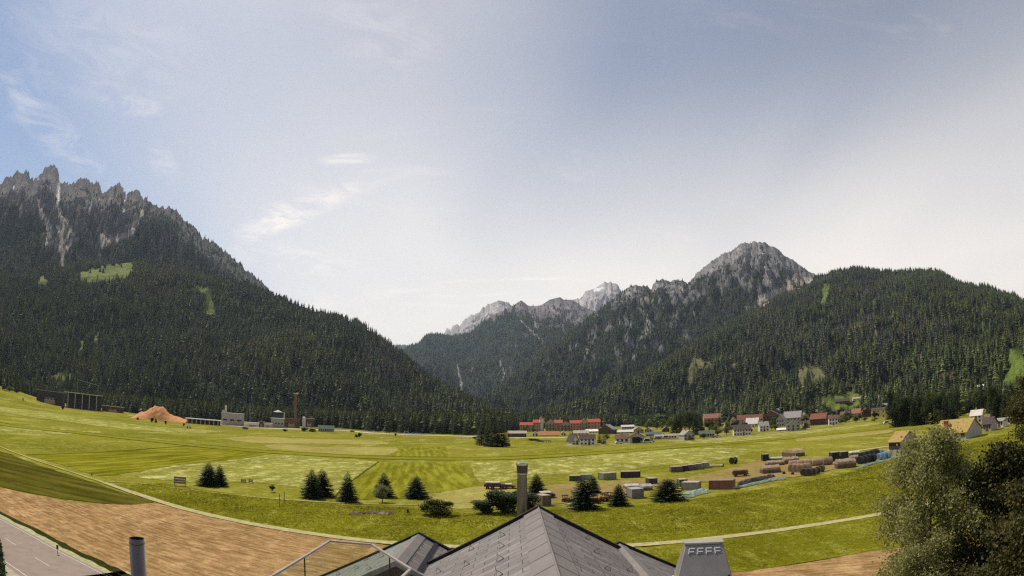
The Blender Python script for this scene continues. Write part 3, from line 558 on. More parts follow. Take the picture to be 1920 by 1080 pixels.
# wood between the village and the hills, and down the middle of the valley
def flatwood(name, edge, rmax, spacing, label, kinds, kw, hmin, hmax, holes=()):
    ea_, er_ = [], []
    for q in edge: p = gpos(*q); ea_.append(math.atan2(p.x, p.y)); er_.append(min(rmax * .9, math.hypot(p.x, p.y)))
    r0 = min(er_); N = int((ea_[-1] - ea_[0]) * (rmax ** 2 - r0 ** 2) / 2 / spacing ** 2); a = rng.uniform(ea_[0], ea_[-1], N); r = np.sqrt(rng.uniform(r0 ** 2, rmax ** 2, N)); x, y = r * np.sin(a), r * np.cos(a)
    h = surf(x, y); ok = (r > np.interp(a, ea_, er_) + 10 * perlin(x / 20, y / 20, 3)) & (mheight('right_hills', x, y)[0] < .5)
    px, py = proj(x, y, h)
    for pl in holes: ok &= ~inpoly(px, py, pl)
    x, y, h = x[ok], y[ok], h[ok]; n = len(x); nz = 1.15 + .4 * fbm(x / 40, y / 40, 3, 13) + rng.uniform(-.35, .35, n); K = rng.choice(len(kinds), n, p=kw)
    return scatter(name, np.stack([x, y, h - .3], -1), rng.uniform(hmin, hmax, n), K, np.clip(np.stack([nz, nz, nz * .9], -1), .4, 2), label, kinds)
VEDGE = [(1126, 797), (1190, 798), (1215, 801), (1300, 799), (1345, 790), (1380, 783), (1450, 775), (1520, 772), (1600, 763), (1680, 757), (1760, 748), (1850, 735), (1930, 725)]
flatwood('village_wood', VEDGE, 1250, 10.5, 'mixed wood behind the village', ('g0', 'g2', 'b0', 'b1'), (.34, .30, .2, .16), 11, 20, holes=[[(1538, 774), (1540, 750), (1588, 730), (1618, 736), (1618, 770)]])
flatwood('far_valley_wood', [(905, 800), (960, 797), (1000, 796), (1130, 793)], 2800, 17, 'spruce wood far down the valley', ('g0', 'g1', 'g2', 'g3'), (.25, .25, .25, .25), 18, 28)
# ------------------------------------------------------------------ ground, fields, roads
def meadow(name, dark, mid, pale, patch=.05, fleck=1.4, stripe=None, mott=None, flecks=.5, rough=.95):
    m = bpy.data.materials.new(name); m.use_nodes = True; n, l = nodes(m); p = n['Principled BSDF']; g = n.new('ShaderNodeNewGeometry')
    def noise(scale, detail=4, rough_=.6, st=(1, 1, 1), rot=0):
        mp = n.new('ShaderNodeMapping'); l.new(g.outputs['Position'], mp.inputs[0]); mp.inputs['Scale'].default_value = st; mp.inputs['Rotation'].default_value = (0, 0, math.radians(rot))
        z = n.new('ShaderNodeTexNoise'); l.new(mp.outputs[0], z.inputs[0]); z.inputs['Scale'].default_value = scale; z.inputs['Detail'].default_value = detail; z.inputs['Roughness'].default_value = rough_; return z.outputs[0]
    def mr(a, lo, hi, o0=0., o1=1.):
        q = n.new('ShaderNodeMapRange'); q.interpolation_type = 'SMOOTHSTEP'; l.new(a, q.inputs[0]); q.inputs[1].default_value = lo; q.inputs[2].default_value = hi; q.inputs[3].default_value = o0; q.inputs[4].default_value = o1; return q.outputs[0]
    def mixc(f, a, b):
        q = n.new('ShaderNodeMixRGB'); l.new(f, q.inputs[0])
        for k, v in ((1, a), (2, b)):
            if isinstance(v, tuple): q.inputs[k].default_value = (*v, 1)
            else: l.new(v, q.inputs[k])
        return q.outputs[0]
    big = noise(patch, 5, .62, (1, .6, 1), 20); c = mixc(mr(big, .36, .64), dark, mid)
    med = noise(patch * 4.5, 5, .7, (1, .35, 1), -8); c = mixc(mr(med, .50, .68, 0, flecks), c, pale)
    fine = noise(fleck * .55, 8, .82); c = mixc(mr(fine, .50, .64, 0, min(1, .9 * flecks + .15)), c, pale)
    f2 = noise(fleck * .8, 7, .85); c = mixc(mr(f2, .50, .36, 0, .7), c, tuple(.55 * v for v in dark))
    if stripe:
        ang, w, amt = stripe
        mp = n.new('ShaderNodeMapping'); l.new(g.outputs['Position'], mp.inputs[0]); mp.inputs['Rotation'].default_value = (0, 0, math.radians(ang))
        wv = n.new('ShaderNodeTexWave'); l.new(mp.outputs[0], wv.inputs[0]); wv.inputs['Scale'].default_value = .314 / w; wv.inputs['Distortion'].default_value = 4.5; wv.inputs['Detail'].default_value = 3; wv.inputs['Detail Scale'].default_value = .35
        c = mixc(mr(wv.outputs[0], .35, .8, 0, amt), c, pale)
        m2 = n.new('ShaderNodeMapping'); l.new(mp.outputs[0], m2.inputs[0]); m2.inputs['Scale'].default_value = (1, .22 if w < 1.5 else .1, 1)
        z2 = n.new('ShaderNodeTexNoise'); l.new(m2.outputs[0], z2.inputs[0]); z2.inputs['Scale'].default_value = 1.1 / w; z2.inputs['Detail'].default_value = 5; z2.inputs['Roughness'].default_value = .7
        c = mixc(mr(z2.outputs[0], .54, .40, 0, min(1, amt * 2.2)), c, tuple(.6 * v for v in dark))
        c = mixc(mr(z2.outputs[0], .52, .66, 0, min(1, amt * 1.5)), c, pale)
    l.new(c, p.inputs['Base Color']); p.inputs['Roughness'].default_value = rough; p.inputs['Specular IOR Level'].default_value = .0
    bp = n.new('ShaderNodeBump'); bp.inputs['Strength'].default_value = .8; bp.inputs['Distance'].default_value = .35; l.new(fine, bp.inputs['Height']); l.new(bp.outputs[0], p.inputs['Normal'])
    return m
MG = meadow('meadow_ground', (.155, .148, .012), (.23, .215, .026), (.44, .41, .11), .02, .8, flecks=.6)
MFLOOR = mat('forest_floor', (.03, .035, .018), coord='World', scale=.3)
def lines(lo, hi, s, far):
    a = list(np.arange(lo, hi + .1, s)); st = s
    while a[-1] < far: st *= 1.5; a.append(a[-1] + st)
    st = s
    while a[0] > -far: st *= 1.5; a.insert(0, a[0] - st)
    return np.array(a)
gx = lines(-1000, 1000, 20, 16000); gy = lines(-200, 1100, 20, 16000)
GX, GY = np.meshgrid(gx, gy, indexing='ij'); GZ = gz0(GX, GY)
i = (np.arange(len(gx) - 1)[:, None] * len(gy) + np.arange(len(gy) - 1)[None, :]).ravel()
Q = np.stack([i, i + len(gy), i + len(gy) + 1, i + 1], -1)
tag(obj('ground', mesh_np('ground', np.stack([GX, GY, GZ], -1).reshape(-1, 3), Q, MG)), kind='structure')
def ragged(outline, amp=.7, step=3.0):
    out = []; n = len(outline)
    for i in range(n):
        a, b = Vector(outline[i]), Vector(outline[(i + 1) % n]); L = (b - a).length; k = max(1, min(80, int(L / step))); nn = Vector((-(b - a).y, (b - a).x)) / max(L, .01)
        for j in range(k):
            p = a.lerp(b, j / k); w = min(2.5, amp * max(1, p.length / 160)); p = p + nn * float(w * (perlin(p.x * .21, p.y * .21, 4) + .6 * perlin(p.x * .7, p.y * .7, 8))); out.append((p.x, p.y))
    return out
def draped(name, outline, m, lift, kind='structure', label=None, cut=25.):
    bm = bmesh.new(); vs = [bm.verts.new((x, y, 0)) for x, y in outline]
    es = [bm.edges.new((vs[k], vs[(k + 1) % len(vs)])) for k in range(len(vs))]
    bmesh.ops.triangle_fill(bm, use_beauty=True, edges=es)
    xs = [v[0] for v in outline]; ys = [v[1] for v in outline]
    if min(xs) < -250:
        for ax, lo, hi in ((0, min(xs), max(xs)), (1, min(ys), max(ys))):
            for c in np.arange(math.floor(lo / cut) * cut, hi, cut):
                co = [0, 0, 0]; no = [0, 0, 0]; co[ax] = c; no[ax] = 1
                bmesh.ops.bisect_plane(bm, geom=bm.verts[:] + bm.edges[:] + bm.faces[:], plane_co=co, plane_no=no)
    for v in bm.verts: v.co.z = float(gz0(v.co.x, v.co.y)) + lift
    for f in bm.faces:
        f.normal_update()
        if f.normal.z < 0: f.normal_flip()
    me = bpy.data.meshes.new(name); bm.to_mesh(me); bm.free(); me.materials.append(m)
    o = obj(name, me); tag(o, label, kind=kind); return o
def gp(pts):
    r = []
    for q in pts: p = hit(*q); r.append((p.x, p.y))
    return r
def smoothline(pts, n=6):
    P = [Vector(p) for p in pts]; out = []
    for i in range(len(P) - 1):
        a, b, c, d = P[max(i - 1, 0)], P[i], P[i + 1], P[min(i + 2, len(P) - 1)]
        for k in range(n):
            t = k / n; out.append(.5 * (2 * b + (c - a) * t + (2 * a - 5 * b + 4 * c - d) * t * t + (3 * b - a - 3 * c + d) * t ** 3))
    return out + [P[-1]]
def field(name, px, m, lift, sm=2, **k):
    o = gp(px); o = [(v.x, v.y) for v in smoothline([(*p, 0) for p in o + [o[0]]], sm)[:-1]] if sm > 1 else o
    return draped(name, ragged(o), m, lift, **k)
def ribbon(name, px, width, m, lift, world=False, wob=0.0, n=8, off=0.0):
    P = smoothline([(*q, 0) for q in (px if world else gp(px))], n); V = []; Fc = []
    for i, p in enumerate(P):
        t = (P[min(i + 1, len(P) - 1)] - P[max(i - 1, 0)]).normalized(); s = Vector((-t.y, t.x, 0)); w = width(i / (len(P) - 1)) if callable(width) else width
        w1 = w * (1 + wob * float(perlin(i * .37, 1.5, 3))); w2 = w * (1 + wob * float(perlin(i * .41, 7.5, 5)))
        for q, sg in ((w1, 1), (w2, -1)):
            v = p + s * (off + sg * q / 2); V.append((v.x, v.y, float(gz0(v.x, v.y)) + lift))
    Fc = [(2 * i, 2 * i + 1, 2 * i + 3, 2 * i + 2) for i in range(len(P) - 1)]
    me = bpy.data.meshes.new(name); me.from_pydata(V, [], Fc); me.materials.append(m); o = obj(name, me); tag(o, kind='structure'); return o
# forest floor
fl = [(e[0], e[1]) for e in gp(EDGE)]; fl += [(900, 1500), (-1700, 1500)]
draped('forest_floor', fl, MFLOOR, .10, cut=25.)
def stripe_angle(a, b):
    p, q = hit(*a), hit(*b); return math.degrees(math.atan2(q.x - p.x, q.y - p.y))
M1 = meadow('mown_meadow', (.17, .162, .008), (.215, .20, .012), (.32, .30, .04), .03, .9, stripe=(stripe_angle((60, 876), (330, 858)), 3.0, .35), flecks=.3)
M2 = meadow('mown_stripes', (.17, .165, .009), (.22, .21, .014), (.38, .36, .06), .03, .8, stripe=(stripe_angle((775, 866), (775, 920)), 2.5, .24), flecks=.3)
M3 = meadow('seeding_meadow', (.19, .18, .028), (.28, .265, .05), (.56, .53, .20), .05, .6, flecks=.95)
M4 = meadow('dark_meadow', (.072, .068, .008), (.10, .092, .010), (.16, .14, .028), .05, .6, stripe=(stripe_angle((0, 880), (250, 935)), 4, .3), flecks=.3)
M5 = meadow('grass_meadow', (.125, .12, .006), (.19, .178, .010), (.38, .36, .07), .06, 1.1, flecks=.55)
M6 = meadow('field_stubble', (.27, .155, .06), (.37, .225, .095), (.56, .37, .18), .08, .75, stripe=(stripe_angle((0, 1000), (100, 1064)), .85, .24), flecks=.8)
M7 = meadow('bare_yard', (.235, .175, .055), (.31, .22, .085), (.40, .34, .12), .05, .7, flecks=.4)
M8 = meadow('straw_meadow', (.27, .23, .06), (.34, .295, .08), (.46, .40, .13), .05, .8, flecks=.5)
M9 = meadow('airstrip_grass', (.20, .19, .014), (.235, .22, .02), (.32, .30, .05), .04, .5, flecks=.2)
field('straw_field', [(0, 915), (60, 928), (120, 938), (200, 947), (285, 944), (330, 950), (400, 967), (500, 987), (600, 1005), (700, 1021), (850, 1037), (1000, 1045), (1200, 1075), (1380, 1074), (1500, 1058), (1630, 1034), (1900, 990), (1920, 1150), (1000, 1300), (400, 1250), (215, 1098), (100, 1020), (0, 965), (-60, 925), (-40, 905)], M6, .05, sm=1)
field('dark_meadow', [(-80, 830), (0, 846), (60, 868), (130, 890), (200, 914), (250, 930), (288, 943), (245, 946), (200, 945), (120, 936), (0, 912), (-80, 895)], M4, .06)
field('near_meadow', [(295, 938), (220, 910), (300, 905), (480, 932), (640, 946), (760, 950), (900, 965), (1000, 955), (1130, 952), (1280, 938), (1380, 924), (1480, 908), (1600, 884), (1700, 856), (1950, 800), (1950, 900), (1850, 925), (1670, 962), (1400, 1004), (1210, 1024), (1000, 1032), (850, 1027), (600, 1005), (450, 980), (350, 957)], M5, .05)
field('grass_strip', [(1210, 1026), (1400, 1005), (1670, 963), (1950, 895), (1960, 985), (1630, 1033), (1500, 1057), (1380, 1073), (1230, 1072), (1100, 1045), (1100, 1032)], M5, .07, sm=1)
field('mown_meadow', [(50, 852), (200, 845), (330, 838), (440, 843), (520, 849), (430, 862), (330, 872), (250, 885), (185, 893), (130, 875), (80, 862)], M1, .05)
field('mown_stripes', [(712, 866), (790, 867), (862, 866), (880, 895), (890, 915), (850, 922), (800, 925), (760, 935), (700, 936), (620, 940), (660, 905)], M2, .05, sm=1)
field('mown_stripes', [(750, 838), (836, 838), (838, 856), (735, 856)], M2, .05, sm=1)
field('seeding_meadow', [(330, 872), (440, 862), (530, 852), (600, 858), (708, 866), (660, 900), (630, 925), (560, 915), (480, 905), (400, 905), (300, 900), (250, 890)], M3, .04)
field('seeding_meadow', [(880, 868), (1000, 862), (1150, 850), (1300, 840), (1400, 842), (1380, 858), (1250, 872), (1150, 882), (1060, 888), (960, 900), (900, 905), (885, 880)], M3, .04)
field('seeding_meadow', [(600, 838), (742, 838), (725, 854), (600, 849), (500, 840), (520, 832)], M8, .04)
field('seeding_meadow', [(0, 800), (60, 798), (150, 806), (200, 810), (140, 815), (0, 808)], M3, .04)
field('seeding_meadow', [(0, 762), (100, 775), (260, 797), (420, 808), (380, 812), (250, 806), (100, 787), (0, 772)], M3, .04)
field('straw_meadow', [(420, 822), (470, 818), (560, 822), (700, 826), (730, 833), (600, 832), (470, 830)], M8, .04)
field('straw_meadow', [(1490, 822), (1530, 816), (1600, 812), (1668, 806), (1665, 812), (1560, 822), (1500, 828)], M8, .04)
field('seeding_meadow', [(1250, 826), (1400, 818), (1500, 808), (1640, 793), (1640, 797), (1500, 815), (1400, 826), (1300, 832)], M3, .04)
ribbon('airstrip', [(-60, 778), (0, 795), (150, 812), (300, 828), (440, 842), (600, 853), (800, 860), (950, 859), (1100, 851), (1300, 836), (1500, 820), (1700, 798), (1900, 772)], 13, M9, .08)
MD = mat('ditch_grass', (.07, .075, .012), coord='World', scale=.8, spec=0)
for off in (-8, 8): ribbon('field_edge', [(-60, 778), (0, 795), (150, 812), (300, 828), (440, 842), (600, 853), (800, 860), (950, 859), (1100, 851), (1300, 836), (1500, 820), (1700, 798), (1900, 772)], 1.1, MD, .09, off=off, wob=.5)
ribbon('field_edge', [(50, 853), (190, 848), (330, 838), (400, 836)], .7, MD, .09, wob=.6)
ribbon('field_edge', [(710, 866), (660, 902), (625, 934)], .5, MD, .09, wob=.6)
field('dirt_yard', [(1000, 916), (1050, 908), (1090, 909), (1150, 903), (1210, 898), (1290, 896), (1330, 886), (1385, 875), (1430, 860), (1470, 858), (1560, 862), (1640, 856), (1600, 870), (1510, 892), (1440, 899), (1370, 905), (1300, 903), (1240, 910), (1180, 925), (1150, 938), (1080, 942), (1020, 946), (990, 936)], M7, .09)
field('straw_meadow', [(820, 925), (900, 912), (980, 920), (990, 945), (930, 952), (860, 955), (800, 945)], M8, .07)
MPATH = mat('path_gravel', (.40, .35, .17), coord='World', scale=1.6, var=.3, bump=.3, spec=0)
ribbon('path', [(-60, 815), (0, 838), (60, 861), (130, 884), (190, 904)], .9, mat('worn_grass', (.34, .31, .11), coord='World', scale=1.6, var=.3, spec=0), .11, wob=.5)
ribbon('path', [(190, 904), (222, 915), (290, 938), (350, 956), (450, 979), (600, 1004), (720, 1018), (850, 1026), (1000, 1029), (1210, 1022), (1400, 1003), (1550, 982), (1670, 961), (1900, 905)], lambda t: 1.1 + .65 * float(ss(0, .12, t)), MPATH, .12, wob=.12)
ribbon('path', [(195, 905), (230, 905), (270, 908), (340, 917), (480, 933), (640, 944), (760, 947), (860, 944), (930, 938)], .6, mat('worn_grass', (.34, .31, .11), coord='World', scale=1.6, var=.3, spec=0), .12, wob=.4)
ribbon('gravel_road', [(240, 779), (330, 788), (420, 797), (500, 803), (620, 806), (700, 812), (760, 815), (830, 817), (900, 819), (1000, 821), (1060, 821)], 9, mat('pale_gravel', (.62, .57, .50), coord='World', scale=.4, var=.15), .10)
ribbon('field_track', [(1060, 836), (1200, 830), (1350, 822), (1500, 806), (1650, 786), (1800, 772)], 3, mat('pale_track', (.42, .40, .26), coord='World', scale=.5), .10)
ribbon('gravel_track', [(1590, 848), (1660, 838), (1740, 826)], 3.5, MPATH, .12)
ribbon('gravel_track', [(1615, 833), (1655, 829)], 2.5, MPATH, .12)
vf = gp([(1100, 800)] + VEDGE); far_ = [(900 * 1.0, 620.), (700, 1100), (250, 1250)]
draped('village_wood_floor', vf + far_, MFLOOR, .10)
draped('far_valley_floor', gp([(905, 800), (960, 797), (1130, 793)]) + [(700, 2900), (-450, 2900)], MFLOOR, .11)
# asphalt road bottom left
MASPH = mat('asphalt', (.27, .205, .165), coord='World', scale=.9, var=.13, bump=.15, detail=8)
RD = [(-120, 930), (-60, 968), (0, 1005), (50, 1038), (100, 1068), (140, 1092), (200, 1125)]
rdw = gp(RD); ext = Vector((rdw[-1][0] - rdw[-3][0], rdw[-1][1] - rdw[-3][1])).normalized() * 60; rdw.append((rdw[-1][0] + ext.x, rdw[-1][1] + ext.y))
ribbon('road', rdw, 7.6, MASPH, .10, world=True)
MVERGE = mat('verge_gravel', (.40, .34, .25), coord='World', scale=1.2, var=.3)
ribbon('road_verge', rdw, 2.6, MVERGE, .09, world=True, off=-4.6, wob=.3)
ribbon('road_verge', rdw, 1.1, mat('verge_grass_pale', (.36, .34, .17), coord='World', scale=1.5, var=.3), .09, world=True, off=4.2, wob=.4)
ribbon('ditch', rdw, .9, mat('ditch_dark', (.035, .035, .008), coord='World', scale=1.5, var=.4, spec=0), .10, world=True, off=5.1, wob=.6)
MPAINT = mat('road_paint', (.47, .43, .40), coord='World', scale=4, var=.2)
ribbon('road_edge_marking', rdw, .14, MPAINT, .115, world=True, off=-3.35); ribbon('road_edge_marking', rdw, .14, MPAINT, .115, world=True, off=3.35)
cl = smoothline([(*q, 0) for q in rdw], 30); acc = 0; seg = []; mbd = MB()
for a_, b_ in zip(cl[:-1], cl[1:]):
    acc += (b_ - a_).length
    if acc % 7.5 < 3.0: seg.append((a_, b_))
for a_, b_ in seg:
    t = (b_ - a_).normalized(); s_ = Vector((-t.y, t.x, 0)) * .07; mbd.add([a_ + s_ + Vector((0, 0, .115)), a_ - s_ + Vector((0, 0, .115)), b_ - s_ + Vector((0, 0, .115)), b_ + s_ + Vector((0, 0, .115))], [(0, 1, 2, 3)])
tag(mbd.build('road_centre_marking', MPAINT), kind='structure')

# standing grass of the nearer meadows: tufts one can see as grain
M_TUFT = leafmat('grass_blades', [(.14, .14, .014), (.24, .235, .03), (.38, .36, .08), (.55, .52, .2)], tint=True, trans=.4)
def tuft_mesh(seed, pale=0):
    r_ = random.Random(seed); V = []; Fc = []
    for i in range(16):
        a = r_.uniform(0, 6.28); d = r_.uniform(0, .5); x, y = math.cos(a) * d, math.sin(a) * d; l = r_.uniform(.5, 1); b = len(V); t = r_.uniform(0, 6.28); w = .07; lx, ly = r_.uniform(-.3, .3), r_.uniform(-.3, .3)
        V += [(x - math.cos(t) * w, y - math.sin(t) * w, 0), (x + math.cos(t) * w, y + math.sin(t) * w, 0), (x + lx, y + ly, l)]; Fc.append((b, b + 1, b + 2))
    me = bpy.data.meshes.new('tuft'); me.from_pydata(V, [], Fc); me.materials.append(M_TUFT); return me
for i in range(2): proto('t%d' % i, tuft_mesh(500 + i))
def tufts(name, poly, n, size, tint, label, lo=-.2, zone=None):
    P = gp(poly); xs = [p[0] for p in P]; ys = [p[1] for p in P]; x = rng.uniform(min(xs), max(xs), n * 3); y = rng.uniform(min(ys), max(ys), n * 3)
    w = (60 / np.hypot(x, y)) ** 1.0; ok = inpoly(x, y, P) & (fbm(x / 5, y / 5, 4, 91) + .5 * fbm(x / 22, y / 22, 2, 17) > lo) & (rng.random(n * 3) < w * 1.2); x, y = x[ok][:n], y[ok][:n]; k = len(x)
    nz = 1 + .45 * fbm(x / 9, y / 9, 3, 5) + rng.uniform(-.3, .3, k); r = np.hypot(x, y) / 90
    scatter(name, np.stack([x, y, gz0(x, y) + .02], -1), size * rng.uniform(.25, .55, k) * np.clip(r, .7, 1.6), rng.integers(0, 2, k), np.clip(nz, .4, 2)[:, None] * np.array(tint), label, ('t0', 't1'))
    return k
tufts('meadow_grass', [(295, 936), (220, 912), (300, 908), (480, 934), (640, 948), (760, 952), (900, 965), (1000, 957), (1130, 954), (1280, 940), (1380, 926), (1480, 910), (1600, 886), (1700, 858), (1900, 812), (1900, 900), (1850, 925), (1670, 957), (1400, 999), (1210, 1018), (1000, 1024), (850, 1021), (600, 1000), (450, 974), (350, 951)], 60000, .5, (1.0, 1.0, .36), 'standing grass of the near meadow', lo=-9)
tufts('meadow_grass', [(1210, 1029), (1400, 1008), (1670, 967), (1900, 905), (1900, 960), (1630, 1030), (1500, 1054), (1380, 1070), (1230, 1070)], 14000, .45, (.98, .98, .36), 'standing grass between the path and the straw field', lo=-9)
# ------------------------------------------------------------------ the house under the webcam
def shingle_mat(name, a, b, bw=.6, rh=.32, rot=0):
    m = bpy.data.materials.new(name); m.use_nodes = True; n, l = nodes(m); p = n['Principled BSDF']
    uv = n.new('ShaderNodeUVMap'); br = n.new('ShaderNodeTexBrick'); l.new(uv.outputs[0], br.inputs[0])
    br.inputs['Scale'].default_value = 1; br.inputs['Brick Width'].default_value = bw; br.inputs['Row Height'].default_value = rh; br.inputs['Mortar Size'].default_value = .011; br.inputs['Mortar Smooth'].default_value = .1
    br.inputs['Color1'].default_value = (*a, 1); br.inputs['Color2'].default_value = (*b, 1); br.inputs['Mortar'].default_value = (a[0] * .3, a[1] * .3, a[2] * .3, 1); br.inputs['Bias'].default_value = -.1
    nz = n.new('ShaderNodeTexNoise'); tcx = n.new('ShaderNodeTexCoord'); l.new(tcx.outputs['Object'], nz.inputs[0]); nz.inputs['Scale'].default_value = 2.2; nz.inputs['Detail'].default_value = 8; nz.inputs['Roughness'].default_value = .7
    mr = n.new('ShaderNodeMapRange'); l.new(nz.outputs[0], mr.inputs[0]); mr.inputs[1].default_value = .3; mr.inputs[2].default_value = .7; mr.inputs[3].default_value = .72; mr.inputs[4].default_value = 1.25
    sc = n.new('ShaderNodeVectorMath'); sc.operation = 'SCALE'; l.new(br.outputs['Color'], sc.inputs[0]); l.new(mr.outputs[0], sc.inputs['Scale']); l.new(sc.outputs[0], p.inputs['Base Color'])
    p.inputs['Roughness'].default_value = .62; p.inputs['Specular IOR Level'].default_value = .35
    bp = n.new('ShaderNodeBump'); bp.inputs['Strength'].default_value = .7; bp.inputs['Distance'].default_value = .02; bp.invert = True; l.new(br.outputs['Fac'], bp.inputs['Height'])
    b2 = n.new('ShaderNodeBump'); b2.inputs['Strength'].default_value = .25; b2.inputs['Distance'].default_value = .02; l.new(nz.outputs[0], b2.inputs['Height']); l.new(bp.outputs[0], b2.inputs['Normal']); l.new(b2.outputs[0], p.inputs['Normal'])
    return m
M_SH = shingle_mat('roof_shingles', (.145, .125, .117), (.225, .193, .18))
M_SH2 = shingle_mat('green_grey_shingles', (.165, .168, .15), (.21, .21, .19))  # greener grey for the left slope of the side gable
M_CAP = mat('ridge_sheet_metal', (.21, .182, .17), rough=.5, var=.12, scale=1.2, bump=.1)
M_BARGE = mat('dark_barge_metal', (.022, .018, .018), rough=.55, var=.3)
M_PLANK = mat('dark_wood_planks', (.04, .03, .027), rough=.8, var=.8, scale=3.0, stretch=(5, 5, .06), bump=.4)
M_STEEL = mat('stainless_steel', (.25, .195, .155), rough=.18, var=.10, scale=3, metal=1.0, stretch=(1, 1, .3))
M_DULL = mat('weathered_steel', (.24, .205, .17), rough=.38, var=.22, scale=2.5, metal=.85, stretch=(3, 3, .3))
M_PLASTER = mat('render_plaster', (.62, .58, .50), var=.1)
def slope_obj(name, q, m, th, parent):
    """a rectangular roof slope: q = eave near, ridge near, ridge far, eave far; UV in metres along the ridge / down the slope"""
    mb = MB().slab(q, th); o = mb.build(name, m, parent)
    me = o.data; uv = me.uv_layers.new(name='UVMap'); a = Vector(q[1]); r_ = (Vector(q[2]) - a).normalized(); d_ = (Vector(q[0]) - a); d_ = (d_ - r_ * d_.dot(r_)).normalized()
    for lp in me.loops: v = me.vertices[lp.vertex_index].co - a; uv.data[lp.index].uv = (v.dot(d_), v.dot(r_))
    return o
def guards(parent, ridge_x, zr, slope, side, pts, m, lift=.012):
    for dx, y in pts:
        x = ridge_x + side * dx; z = zr - dx * slope + lift; nrm = Vector((side * slope, 0, 1)).normalized(); dn = Vector((side, 0, -slope)).normalized()
        c = Vector((x, y, z)); u = Vector((0, 1, 0)); P = [c + dn * .13 - u * .07, c + nrm * .02 - dn * .05, c + dn * .13 + u * .07, c + dn * .13 - u * .07 + nrm * .05]
        P = [c - dn * .065 + u * .02, c + nrm * .13, c + dn * .075 - u * .02]
        MB().tube([P[0], P[1], P[2], P[0]], .008, 5).build('snow_guard', m, parent)
T0 = .549
hb_ = tag(empty('gabled_house', (.72, 8, 0)), 'grey shingled gable roof directly below the webcam, its ridge pointing at the valley', 'house')
def rel(o, root): # parts are modelled in scene coordinates
    for ch in ([o] if o else root.children): ch.matrix_parent_inverse = root.matrix_world.inverted()
    return o
bpy.context.view_layer.update()
def P_(f, root, *a, **k): o = f(*a, **k); return o
rx, zr, y1, y0, hw = .72, 12.5, 16.15, -4.0, 6.2
off = -hb_.location
def tr(q): return [tuple(Vector(p) + off) for p in q]
slope_obj('roof_slope', tr([(rx - hw, y0, zr - hw * T0), (rx, y0, zr), (rx, y1, zr), (rx - hw, y1, zr - hw * T0)]), M_SH, .14, hb_)
slope_obj('roof_slope', tr([(rx + hw, y0, zr - hw * T0), (rx, y0, zr), (rx, y1, zr), (rx + hw, y1, zr - hw * T0)]), M_SH, .14, hb_)
cp = MB()
for s in (-1, 1):
    w = .40
    cp.slab(tr([(rx + s * w, y0, zr - w * T0 + .035), (rx, y0, zr + .045), (rx, y1 - .02, zr + .045), (rx + s * w, y1 - .02, zr - w * T0 + .035)]), .03)
    k = y0
cpo = cp.build('ridge_cap', M_CAP, hb_)
k = y0 + .4; sm_m = mat('seam_dark', (.10, .085, .08))  # narrow raised seams, darker than the cap sheet
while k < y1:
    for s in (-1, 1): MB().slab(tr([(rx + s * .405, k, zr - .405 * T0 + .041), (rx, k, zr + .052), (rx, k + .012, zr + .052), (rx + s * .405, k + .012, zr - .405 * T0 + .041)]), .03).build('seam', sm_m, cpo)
    k += .95
MB().tube(tr([(rx, y0, zr + .05), (rx, y1, zr + .05)]), .022, 8).build('roll', M_CAP, cpo)
def chevron(cx, cz, hl, hr, sl_, th, ya, yb, m, parent):
    MB().prism([(cx - hl, cz - hl * sl_), (cx - hl, cz - hl * sl_ - th), (cx, cz - th), (cx + hr, cz - hr * sl_ - th), (cx + hr, cz - hr * sl_), (cx, cz)], 'y', ya, yb).build('barge_board', m, parent)
chevron(rx + off.x, zr + .10, hw, hw, T0, .29, y1 - .02 + off.y, y1 + .14 + off.y, M_BARGE, hb_)
gd = []
for dx, ys in ((.95, (9.7, 11.0, 12.3, 13.6, 14.9)), (1.75, (10.4, 11.9, 13.5, 15.2)), (2.5, (10.9, 12.6, 14.3)), (3.3, (13.0, 14.6)), (1.3, (8.8, 10.3))): gd += [(dx, y) for y in ys]
guards(hb_, rx + off.x, zr, T0, -1, [(a, b + off.y) for a, b in gd], mat('guard_wire', (.05, .045, .045), rough=.5))
guards(hb_, rx + off.x, zr, T0, 1, [(a, b + off.y) for a, b in ((1.2, 10.2), (1.2, 11.8), (1.2, 13.4), (1.9, 11.2), (1.9, 13.0), (2.6, 12.4), (2.6, 14.2), (1.2, 15.0))], mat('guard_wire', (.05,) * 3))
MB().prism([(rx - hw + .5 + off.x, 0), (rx + hw - .5 + off.x, 0), (rx + hw - .5 + off.x, zr - hw * T0 + .1), (rx + off.x, zr - .2), (rx - hw + .5 + off.x, zr - hw * T0 + .1)], 'y', y0 + .4 + off.y, y1 - .5 + off.y).build('wall', M_PLASTER, hb_)
